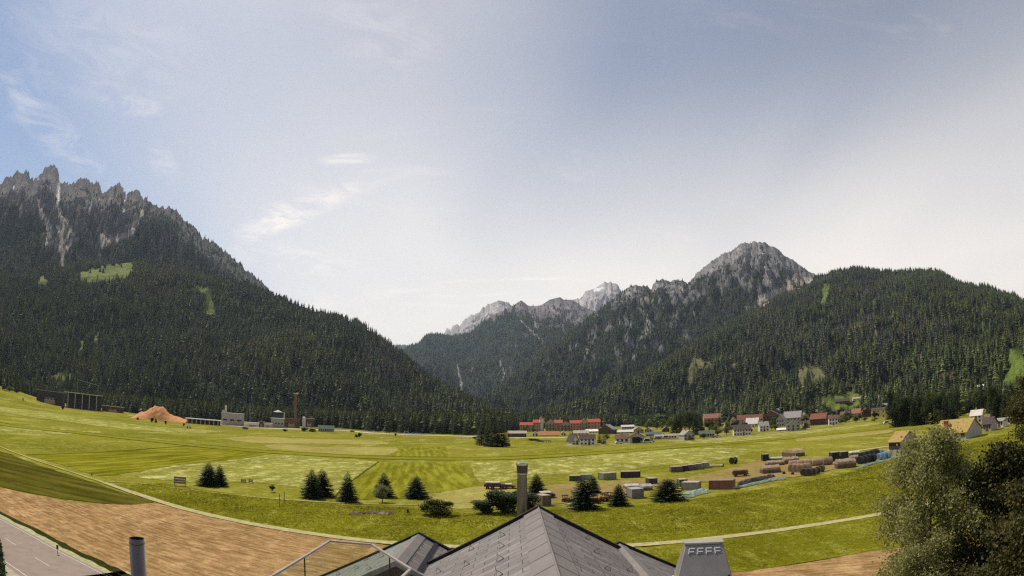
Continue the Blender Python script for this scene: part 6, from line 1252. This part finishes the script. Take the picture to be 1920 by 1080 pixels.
slabhall(495, 510, 794, 802, 'low pale hall right of the small red one', 'white', 'pale', 0, 8, win=(3, 1))
slabhall(508, 533, 785, 802, 'grey sawmill hall below the crane', 'grey', 'pale', -.05, 14, win=(4, 1))
slabhall(532, 562, 786, 802, 'red brown sawmill hall below the crane', 'redbrown', 'brown', -.05, 14, win=(6, 1))
slabhall(570, 589, 785, 801, 'rusty brown hall right of the white silo', 'redbrown', 'tan', 0, 14, win=(3, 2))
house(596, 627, 798, 810, 'long low house with grey roof at the road', 'tan', 'green', 'x', 0, depth=8, roof=.5, win=(8, 1), nm='shed', cat='shed', group='halls along the far left edge', chim=0, door=False)
p, d, s, rz = spot(513, 800); o = tag(empty('storage_tank', p + Vector((-8, 30, 0)), rz), 'dark green tank with a pale conical lid before the wood', 'tank'); MB().tube([(0, 0, 0), (0, 0, 15)], 5, 20).build('drum', mat('tank_green', (.03, .06, .05)), o); MB().tube([(0, 0, 15), (0, 0, 17.2)], [5.2, .4], 20).build('lid', rm('pale'), o)
p, d, s, rz = spot(566, 802); o = tag(empty('silo', p + Vector((0, 6, 0)), rz), 'white upright silo between the red brown halls', 'silo'); MB().tube([(0, 0, 0), (0, 0, 11)], 1.8, 14).build('drum', wm('white'), o); MB().tube([(0, 0, 11), (0, 0, 11.8)], [1.8, .5], 14).build('lid', wm('white'), o)
p, d, s, rz = spot(527, 801); o = tag(empty('slim_chimney', p + Vector((0, 8, 0)), rz), 'slim white chimney behind the grey sawmill hall', 'chimney'); MB().tube([(0, 0, 0), (0, 0, 15)], [.7, .5], 10).build('shaft', wm('white'), o)
# crane like brown tower with a white platform head
p, d, s, rz = spot(544, 801); h = (801 - 739) * s; o = tag(empty('log_crane', p + Vector((0, 14, 0)), rz), 'tall brown tower crane with a white topped cabin above the sawmill', 'crane'); mb = MB(); cw = .9
for x in (-cw, cw):
    for y in (-cw, cw): mb.box((x, y, h / 2), (.42, .42, h))
for k in range(int(h / 2)):
    for y in (-cw, cw): mb.box((0, y, k * 2 + 1), (2.6, .2, .22), ry=.75 * (1 if k % 2 else -1))
mb.box((0, 0, h / 2), (.9, .9, h)); mb.build('mast', mat('crane_brown', (.34, .17, .07)), o); MB().box((.3, 0, h - .4), (4.6, 3, 1.2)).build('cabin', mat('crane_brown', (.34,) * 3), o); MB().box((1.4, 0, h + .9), (3.6, 2.4, 1.1), ry=-.12).build('cabin_roof', wm('white'), o); MB().box((-1.8, 0, h + .6), (1.8, 1.6, .8)).build('winch', wm('white'), o)
for x in (-2.2, 2.6): MB().tube([(x, 0, h - 1), (x * .9, 0, h - 12)], .12, 5).build('cable', mat('crane_brown', (.3,) * 3), o)
p, d, s, rz = spot(461, 799); o = tag(empty('lattice_mast', p + Vector((0, 8, 0)), rz), 'pale lattice mast beside the power house', 'mast'); h = (799 - 756) * s; mb = MB()
for x in (-.5, .5): mb.box((x, 0, h / 2), (.18, .18, h))
for k in range(int(h / 1.5)): mb.box((0, 0, k * 1.5 + .7), (1.5, .12, .14), ry=.7 * (1 if k % 2 else -1))
mb.build('lattice', mat('mast_pale', (.35, .36, .26)), o)
p, d, s, rz = spot(160, 766); o = tag(empty('wire_gantry', p + Vector((0, 5, 0)), rz), 'thin tall wire gantry standing over the open dark hall', 'gantry'); h = (766 - 724) * s
MB().box((17 * s, 0, h / 2), (.3, .3, h)).build('pole', mat('mast_pale', (.35,) * 3), o); MB().tube([(17 * s, 0, h), (-22 * s, 0, h * 1.15)], .14, 5).build('beam', mat('mast_pale', (.35,) * 3), o); MB().box((-22 * s, 0, h * .57), (.2, .2, h * 1.15)).build('pole', mat('mast_pale', (.35,) * 3), o)
# wood chip pile
base = [(244, 776), (262, 771), (275, 766), (288, 762), (300, 764), (312, 772), (330, 779), (352, 786), (371, 791)]
p, d, s, rz = spot(305, 789); V = []; Fc = []; nx, ny = 70, 26; W = 130 * s; Dp = 26.
top = [(240, 0), (246, 3), (258, 12), (268, 13), (280, 22), (286, 26), (292, 24), (300, 25), (308, 19), (315, 13), (325, 10), (340, 7), (352, 5), (362, 3), (372, 0)]
for i in range(nx):
    px = 240 + 132 * i / (nx - 1); hh = np.interp(px, [q[0] for q in top], [q[1] for q in top]) * s
    for j in range(ny):
        v = j / (ny - 1); y = (v - .5) * Dp; k = max(0, 1 - abs(2 * v - 1) ** 1.5); z = hh * k * (1 + .12 * float(perlin(i * .35, j * .5, 4)))
        V.append(((px - 305) * s, y + Dp / 2, z - .2 + (305 - px) * s * .0))
for i in range(nx - 1):
    for j in range(ny - 1): Fc.append((i * ny + j, (i + 1) * ny + j, (i + 1) * ny + j + 1, i * ny + j + 1))
V = [(x, y, z + float(gz0(p.x, p.y)) * 0) for x, y, z in V]
o = MB().add(V, Fc).build('chip_pile', mat('wood_chips', (.58, .26, .095), var=.22, scale=.5, bump=.6), smooth=True, fix=False); o.location = p; o.rotation_euler = (0, 0, rz - .13); tag(o, 'long orange heap of wood chips at the far left', 'wood chip pile')
# dark trees of the village and the right side, shrubs, cars
VT = [('l0', 1262, 812, 783, 24), ('dk0', 1276, 814, 776, 30), ('f2', 1268, 812, 775, 20), ('dk0', 1284, 810, 774, 28), ('dk1', 1300, 812, 774, 26), ('f0', 1312, 808, 772, 18), ('dk0', 1330, 812, 786, 20), ('l1', 1340, 812, 790, 22), ('dk1', 1292, 814, 773, 26), ('f0', 1305, 816, 772, 20), ('f1', 1316, 814, 778, 16), ('l1', 1245, 808, 790, 20), ('l2', 1232, 806, 791, 18), ('l0', 1216, 806, 788, 18), ('l1', 1345, 818, 795, 22), ('l2', 1362, 815, 790, 20), ('f2', 1350, 800, 775, 14), ('f0', 1368, 806, 776, 14), ('l2', 1480, 775, 757, 22), ('l0', 1493, 776, 754, 18), ('l1', 1508, 776, 756, 18), ('f1', 1545, 776, 758, 10), ('f2', 1553, 775, 757, 9), ('l1', 1575, 795, 783, 14), ('l0', 1586, 792, 778, 16), ('f0', 1590, 775, 760, 9), ('dk1', 1605, 792, 782, 14), ('l2', 1622, 790, 782, 14), ('l0', 1640, 790, 783, 14), ('l1', 1447, 806, 792, 12), ('dk0', 1454, 808, 796, 10), ('l2', 1510, 806, 792, 14), ('l0', 1388, 812, 795, 12), ('dk0', 1408, 813, 802, 10), ('f1', 1144, 812, 796, 9), ('l1', 985, 812, 795, 14), ('dk1', 1083, 808, 788, 22), ('l2', 1070, 808, 797, 12), ('l0', 1000, 812, 800, 10), ('l0', 1138, 826, 812, 12), ('l1', 1222, 826, 818, 8), ('dk0', 1320, 824, 812, 14), ('l1', 1296, 826, 816, 10), ('l2', 1204, 800, 788, 14), ('f0', 1225, 800, 783, 10), ('f2', 1250, 798, 780, 10)] + [(r5.choice(['l0', 'l2', 'dk0', 'dk1', 'dk0', 'dk1', 'f0', 'f1']), a + r5.uniform(-6, 6), np.interp(a, [1380, 1500, 1680], [792, 783, 772]) + r5.uniform(-4, 14), 0, r5.uniform(11, 19)) for a in range(1376, 1672, 5)]
VT = [(k, px, pb, pt or pb - w * .95, w) for k, px, pb, pt, w in VT]
USED = {}
def near_label(kind, px, pb):
    best = min(HOUSES, key=lambda q: abs(q[0] - px) + 1.5 * abs(q[1] - pb)); side = 'left of' if px < best[0] - best[2] * .5 else ('right of' if px > best[0] + best[2] * .5 else ('in front of' if pb > best[1] else 'behind'))
    w = best[3].split(); t = '%s %s the %s' % (kind, side, ' '.join(w[:8])); t = t.rstrip(',')
    for bad in (' with', ' a', ' of', ' the', ' and', ' at', ' in', ' by', ' behind', ' before', ' from', ' on', ' beside', ' to'):
        if t.endswith(bad): t = t[:-len(bad)].rstrip(',')
    t = ' '.join(t.split()[:15]); n = USED.get(t, 0); USED[t] = n + 1
    return t if n == 0 else ['', 'second ', 'third ', 'fourth ', 'fifth ', 'sixth '][min(n, 5)] + t
ords = ['pale', 'darker', 'rounded', 'slender', 'leaning', 'dense', 'ragged', 'small', 'broad', 'upright']
for i, (k, px, pb, pt, w) in enumerate(VT): tree('village_tree', k, px, pb, pt, w, near_label('slim conifer' if k[0] == 'f' else ('dark leafy tree' if k[0] == 'd' else 'leafy tree'), px, pb), group='trees among the village houses')
tree('spruce_tree', 'f0', 1124, 831, 805, 9, 'left of two narrow dark spruces beside the white pair of houses', group='two narrow spruces'); tree('spruce_tree', 'f1', 1132, 833, 803, 10, 'right of two narrow dark spruces beside the white pair of houses', group='two narrow spruces')
r7 = random.Random(77)
for i in range(84):
    px = r7.uniform(1672, 1905); t = (px - 1672) / 233; pb = 802 - 18 * t - r7.uniform(0, 12) * (1 if i % 2 else .2); pt = max(pb - r7.uniform(42, 66), 733 - 12 * t) if px < 1750 or r7.random() < .6 else pb - r7.uniform(28, 45)
    if 1810 < px < 1860 and pb > 776: pb = 776 - r7.uniform(0, 6); pt = pb - r7.uniform(30, 44)
    k = r7.choice(['dk0', 'dk1', 'f0', 'f1', 'f2', 'l0' if px > 1740 else 'dk0', 'f1', 'l1' if px > 1800 else 'dk1'])
    tree('grove_tree', k, px, pb, pt, r7.uniform(18, 27) * (1 if k[0] in 'dl' else .8), ('conifer ' if k[0] == 'f' else ('dark leafy tree ' if k[0] == 'd' else 'light leafy tree ')) + ('at the left end of the dark grove' if px < 1700 else 'in the dark grove behind the orange ochre barn' if px < 1745 else 'in the grove behind the left half of the mustard roof' if px < 1790 else 'in the grove behind the right half of the mustard roof' if px < 1820 else 'behind the pale roofed house above the barn' if px < 1850 else 'behind the white annexes at the right'), group='grove behind the barns')
for i, (px, pb, pt, w) in enumerate([(18, 733, 724, 12), (8, 731, 722, 10), (31, 736, 727, 8), (572, 809, 801, 12), (586, 810, 803, 11), (675, 820, 811, 7), (668, 820, 814, 6), (742, 818, 812, 4), (1000, 826, 822, 20), (890, 823, 818, 8), (1012, 828, 824, 12), (117, 768, 760, 5), (43, 752, 745, 2), (285, 792, 782, 6), (292, 793, 784, 4), (310, 796, 788, 4), (258, 787, 782, 5), (345, 799, 793, 4), (460, 805, 800, 10), (535, 809, 804, 8)]):
    tree('hedge_bush', 'lowdk' if i % 2 else 'low', px, pb, pt, w, near_label('small bush', px, pb), 'bush', 'bushes on the far meadow edge')
def car(px, pb, label, col, yaw=0, L=4.3, Hc=1.45, group='parked vehicles by the workshop', nm='parked_car', cat='car'):
    p, d, s, rz = spot(px, pb); root = tag(empty(nm, p, rz + yaw), label, cat, group); m = mat('paint_%d_%d' % (col[0] * 100, col[2] * 100), col, rough=.3, var=.05, spec=.5)
    MB().prism([(-L / 2, .35), (L / 2, .35), (L / 2, .8), (L * .3, .9), (L * .16, Hc * .98), (-L * .3, Hc), (-L * .46, .95), (-L / 2, .8)], 'y', -.85, .85).build('body', m, root)
    MB().prism([(L * .26, .92), (L * .15, Hc * .93), (-L * .28, Hc * .94), (-L * .4, .95)], 'y', -.87, .87).build('window', M_WIN, root); wheels(root, (-L * .3, L * .3), .78, .33, .2); return root
for i, (px, pb, c, L, hc) in enumerate([(1201, 830, (.75, .73, .70), 5.6, 2.4), (1214, 830.5, (.75, .73, .70), 6, 2.6), (1221, 829, (.6, .58, .55), 4.5, 1.8), (1160, 832, (.7, .68, .64), 4.3, 1.5), (1232, 824, (.2, .12, .1), 4.3, 1.5), (1240, 823.5, (.5, .48, .46), 4.3, 1.5), (1249, 823, (.75, .73, .7), 5.5, 2.3), (1258, 822.5, (.1, .1, .12), 4.3, 1.5), (1348, 820, (.7, .68, .66), 4.3, 1.5), (1341, 821, (.3, .3, .32), 4.3, 1.5), (1507, 806, (.8, .78, .74), 4.6, 1.6), (1663, 795, (.8, .78, .74), 5, 2.0)]):
    car(px, pb, ['white van at the open gateway of the workshop', 'white caravan at the edge of the meadow', 'small pale van behind the caravan', 'pale car beside the garage wing', 'dark red car, first in the parking row', 'silver car in the parking row', 'white van in the parking row', 'black car last in the parking row', 'pale car near the dark green hall', 'grey car near the dark green hall', 'white car below the tall grey house', 'white van parked before the grove'][i], c, r7.uniform(-.3, .3), L, hc)
for i, (px, pb, c) in enumerate([(763, 814, (.75, .73, .70)), (776, 815, (.7, .7, .7)), (783, 815.5, (.75, .74, .7)), (787, 815.5, (.6, .6, .6)), (728, 812, (.4, .08, .05)), (718, 811, (.7, .7, .68)), (700, 810.5, (.75, .73, .7)), (661, 810.5, (.05, .05, .06))]):
    car(px, pb, ['large white camper on the gravel road', 'first small white car right of the camper', 'second small white car right of the camper', 'grey car last right of the camper', 'red car left of the camper on the gravel road', 'white car next to the red one on the gravel road', 'white car farther left on the gravel road', 'black vehicle at the left end of the gravel road'][i], c, 0, 6.5 if i == 0 else 4.6, 2.8 if i == 0 else 1.6, 'vehicles on the gravel road')
p, d, s, rz = spot(354, 803); o = tag(empty('white_machine', p, rz), 'small white sprinkler machine in the meadow below the chip heap', 'machine'); MB().box((0, 0, 1.6), (3, 1, 1.0)).build('tank', wm('white'), o); wheels(o, (-.9, .9), .6, .5); MB().tube([(0, 0, 1), (1.2, 0, -.0), ], .1, 6).build('arm', wm('tan'), o)
p, d, s, rz = spot(868, 831); o = tag(empty('hay_rack', hit(867, 831), rz), 'low dark hay rack on the meadow', 'rack'); 
for k in range(5): MB().box((-3 + 1.5 * k, 0, .6), (.2, .5, 1.2)).build('post', wm('brown'), o)
MB().box((0, 0, 1.2), (6.4, .6, .5)).build('hay', mat('grey_hay', (.25, .2, .12)), o); o.location = hit(1024, 830)
# ------------------------------------------------------------------ near trees on the right, hedge on the left
def skeleton(seed, base, h, spread, nlimb, lean=(0, 0), r0=.12, start=.25, up=.9, trunks=1):
    """trunk and limbs; returns limb mesh builder and twig end points"""
    r_ = random.Random(seed); mb = MB(); ends = []
    for tk in range(trunks):
        a0 = tk * 6.283 / max(1, trunks); top = Vector((lean[0] + (math.cos(a0) * spread * .35 if trunks > 1 else 0), lean[1] + (math.sin(a0) * spread * .35 if trunks > 1 else 0), h)); P = [Vector((0, 0, 0))]; n = 9
        for i in range(1, n): t = i / (n - 1); P.append(Vector((top.x * t ** 1.2 + r_.gauss(0, .04) * h * .1, top.y * t ** 1.2 + r_.gauss(0, .04) * h * .1, h * t)))
        mb.tube(P, [r0 * (1 - .93 * i / (n - 1)) for i in range(n)], 9)
        for k in range(nlimb):
            t = start + (1 - start) * (k + r_.random()) / nlimb; i = min(n - 2, int(t * (n - 1))); q = P[i].lerp(P[i + 1], t * (n - 1) - i); a = r_.uniform(0, 6.283); L = spread * (1.15 - t ** 2.2 * .85) * r_.uniform(.7, 1.15)
            rb = r0 * (1 - .9 * t) * .55 + .006; B = [q]; 
            for j in range(1, 6): u = j / 5; B.append(q + Vector((math.cos(a) * L * u, math.sin(a) * L * u, L * up * (u * .9 - .45 * u * u))) + Vector((r_.gauss(0, .03), r_.gauss(0, .03), r_.gauss(0, .03))) * L)
            mb.tube(B, [rb * (1 - .9 * j / 5) for j in range(6)], 6)
            for m in range(9):
                u = r_.uniform(.25, 1); j = min(4, int(u * 5)); s = B[j].lerp(B[j + 1], u * 5 - j); dd = Vector((math.cos(a) + r_.gauss(0, .9), math.sin(a) + r_.gauss(0, .9), r_.uniform(-.1, .9))).normalized() * L * r_.uniform(.18, .42); e = s + dd
                mb.tube([s, s + dd * .5 + Vector((0, 0, .02)), e], [rb * .3, rb * .2, .003], 4, cap=False); ends += [e, s + dd * .55, s + dd * .8]
    return mb, ends
def leaves(ends, seed, per, leaf, droop, rad, cut=None):
    r_ = np.random.default_rng(seed); E = np.array([tuple(e) for e in ends]); n = len(E) * per; c = np.repeat(E, per, 0)
    t = r_.random(n); p = c + r_.normal(0, rad, (n, 3)) * np.array([1, 1, .8]); p[:, 2] -= t * droop
    a = r_.normal(0, 1, (n, 3)); a[:, 2] -= .6; a /= np.linalg.norm(a, axis=1)[:, None]; b = np.cross(a, r_.normal(0, 1, (n, 3))); b /= np.linalg.norm(b, axis=1)[:, None]
    L = (leaf * r_.uniform(.6, 1.3, n))[:, None]; V = np.stack([p, p + a * L * .5 + b * L * .34, p + a * L, p + a * L * .5 - b * L * .34], 1).reshape(-1, 3); i = np.arange(n) * 4
    return V, np.stack([i, i + 1, i + 2, i + 3], -1)
def near_tree(name, loc, label, cat, seed, h, spread, nlimb, m, bark, per, leaf, droop, rad, **k):
    root = tag(empty(name, loc), label, cat); mb, ends = skeleton(seed, None, h, spread, nlimb, **k); mb.build('trunk', bark, root, smooth=True)
    V, Q = leaves(ends, seed, per, leaf, droop, rad); obj('crown', mesh_np('crown', V, Q, m), root); return root
near_tree('birch_tree', (21.5, 25.5, 0), 'tall light leaved birch with drooping twigs left of the dark thicket', 'tree', 5, 13.0, 3.2, 40, M_BIRCH, M_BARK, 50, .145, .8, .30, start=.22, r0=.13, up=.85, lean=(.3, 0))
near_tree('birch_tree', (18.6, 22.0, 0), 'lower birch in front of the tall one, filling the bottom of the picture', 'tree', 15, 8.2, 2.4, 26, M_BIRCH, M_BARK, 60, .11, .6, .26, start=.2, r0=.10, up=.8)
M_PINE = leafmat('dark_pine_needles', [(.016, .018, .005), (.042, .042, .012), (.085, .075, .022), (.15, .12, .045)], trans=.1, rnd=.35)
M_PINE2 = leafmat('brown_green_leaves', [(.018, .020, .006), (.045, .045, .011), (.09, .08, .022), (.16, .12, .05)], trans=.2, rnd=.42)
near_tree('dark_pine', (26.6, 22.0, 0), 'dark brownish green tree filling the right edge, crown tip against the barns', 'tree', 25, 13.4, 3.9, 44, M_PINE, M_BARK, 80, .20, .25, .34, start=.2, r0=.18, up=.6, lean=(.5, 0))
near_tree('dark_thicket', (21.6, 17.6, 0), 'lower brown green thicket between the birch and the dark tree', 'tree', 35, 10.2, 3.4, 36, M_PINE2, M_BARK, 75, .18, .3, .32, start=.15, r0=.12, up=.6)
near_tree('dark_thicket', (18.8, 15.2, 0), 'brown tinged thicket in the bottom right corner', 'tree', 45, 9.6, 3.0, 30, M_PINE2, M_BARK, 75, .15, .3, .28, start=.15, r0=.10, up=.6)
near_tree('dark_pine', (76, 62, 0), 'dark tree top at the right edge above the white annexes', 'tree', 55, 15.2, 6.0, 30, M_PINE2, M_BARK, 60, .30, .4, .6, start=.15, r0=.2, up=.7)
# hedge in the bottom left corner
hp = tag(empty('roadside_hedge', (-27.5, 17.0, 0)), 'dense dark hedge filling the bottom left corner by the road', 'hedge')
hl = [(-56.0, 43.0), (-46.5, 38.0), (-37.5, 30.6), (-30, 23), (-24, 14)]; r_ = np.random.default_rng(8); N = 26000
seg_ = r_.integers(0, len(hl) - 1, N); u = r_.random(N); A_ = np.array(hl); c = A_[seg_] * (1 - u[:, None]) + A_[seg_ + 1] * u[:, None]
d_ = A_[seg_ + 1] - A_[seg_]; d_ = d_ / np.linalg.norm(d_, axis=1)[:, None]; nrm = np.stack([-d_[:, 1], d_[:, 0]], -1); ang = r_.uniform(0, np.pi, N); hgt = 1.9 + .5 * perlin(c[:, 0] * .6, c[:, 1] * .6, 3)
rad = 1.25 * r_.random(N) ** .3; p3 = np.stack([c[:, 0] + nrm[:, 0] * np.cos(ang) * rad, c[:, 1] + nrm[:, 1] * np.cos(ang) * rad, .1 + np.sin(ang) * hgt * rad / 1.25], -1) + r_.normal(0, .06, (N, 3))
a = r_.normal(0, 1, (N, 3)); a /= np.linalg.norm(a, axis=1)[:, None]; b = np.cross(a, r_.normal(0, 1, (N, 3))); b /= np.linalg.norm(b, axis=1)[:, None]; L = (.17 * r_.uniform(.6, 1.3, N))[:, None]
V = np.stack([p3, p3 + a * L * .5 + b * L * .4, p3 + a * L, p3 + a * L * .5 - b * L * .4], 1).reshape(-1, 3) - np.array([-27.5, 17.0, 0]); i = np.arange(N) * 4
obj('foliage', mesh_np('foliage', V, np.stack([i, i + 1, i + 2, i + 3], -1), M_DARKB), hp)
for k in range(24):
    st = MB()
    s_ = R.random() * (len(hl) - 1.001); j = int(s_); q = Vector((*hl[j], 0)).lerp(Vector((*hl[j + 1], 0)), s_ - j) - Vector((-27.5, 17, 0)); st.tube([q, q + Vector((R.uniform(-.3, .3), R.uniform(-.3, .3), 1.6))], [.03, .008], 5); st.build('stem', M_BARK, hp)
# ------------------------------------------------------------------ the air of the valley
hm = bpy.data.materials.new('haze_air'); hm.use_nodes = True; n, l = nodes(hm); n.remove(n['Principled BSDF'])
pv = n.new('ShaderNodeVolumePrincipled'); pv.inputs['Color'].default_value = (.66, .80, 1, 1); pv.inputs['Density'].default_value = 3.2e-5; pv.inputs['Anisotropy'].default_value = .2
l.new(pv.outputs[0], n['Material Output'].inputs['Volume'])
hb = MB().box((0, 0, 1292), (80000, 80000, 2616)); ho = hb.build('haze', hm); tag(ho, kind='stuff')
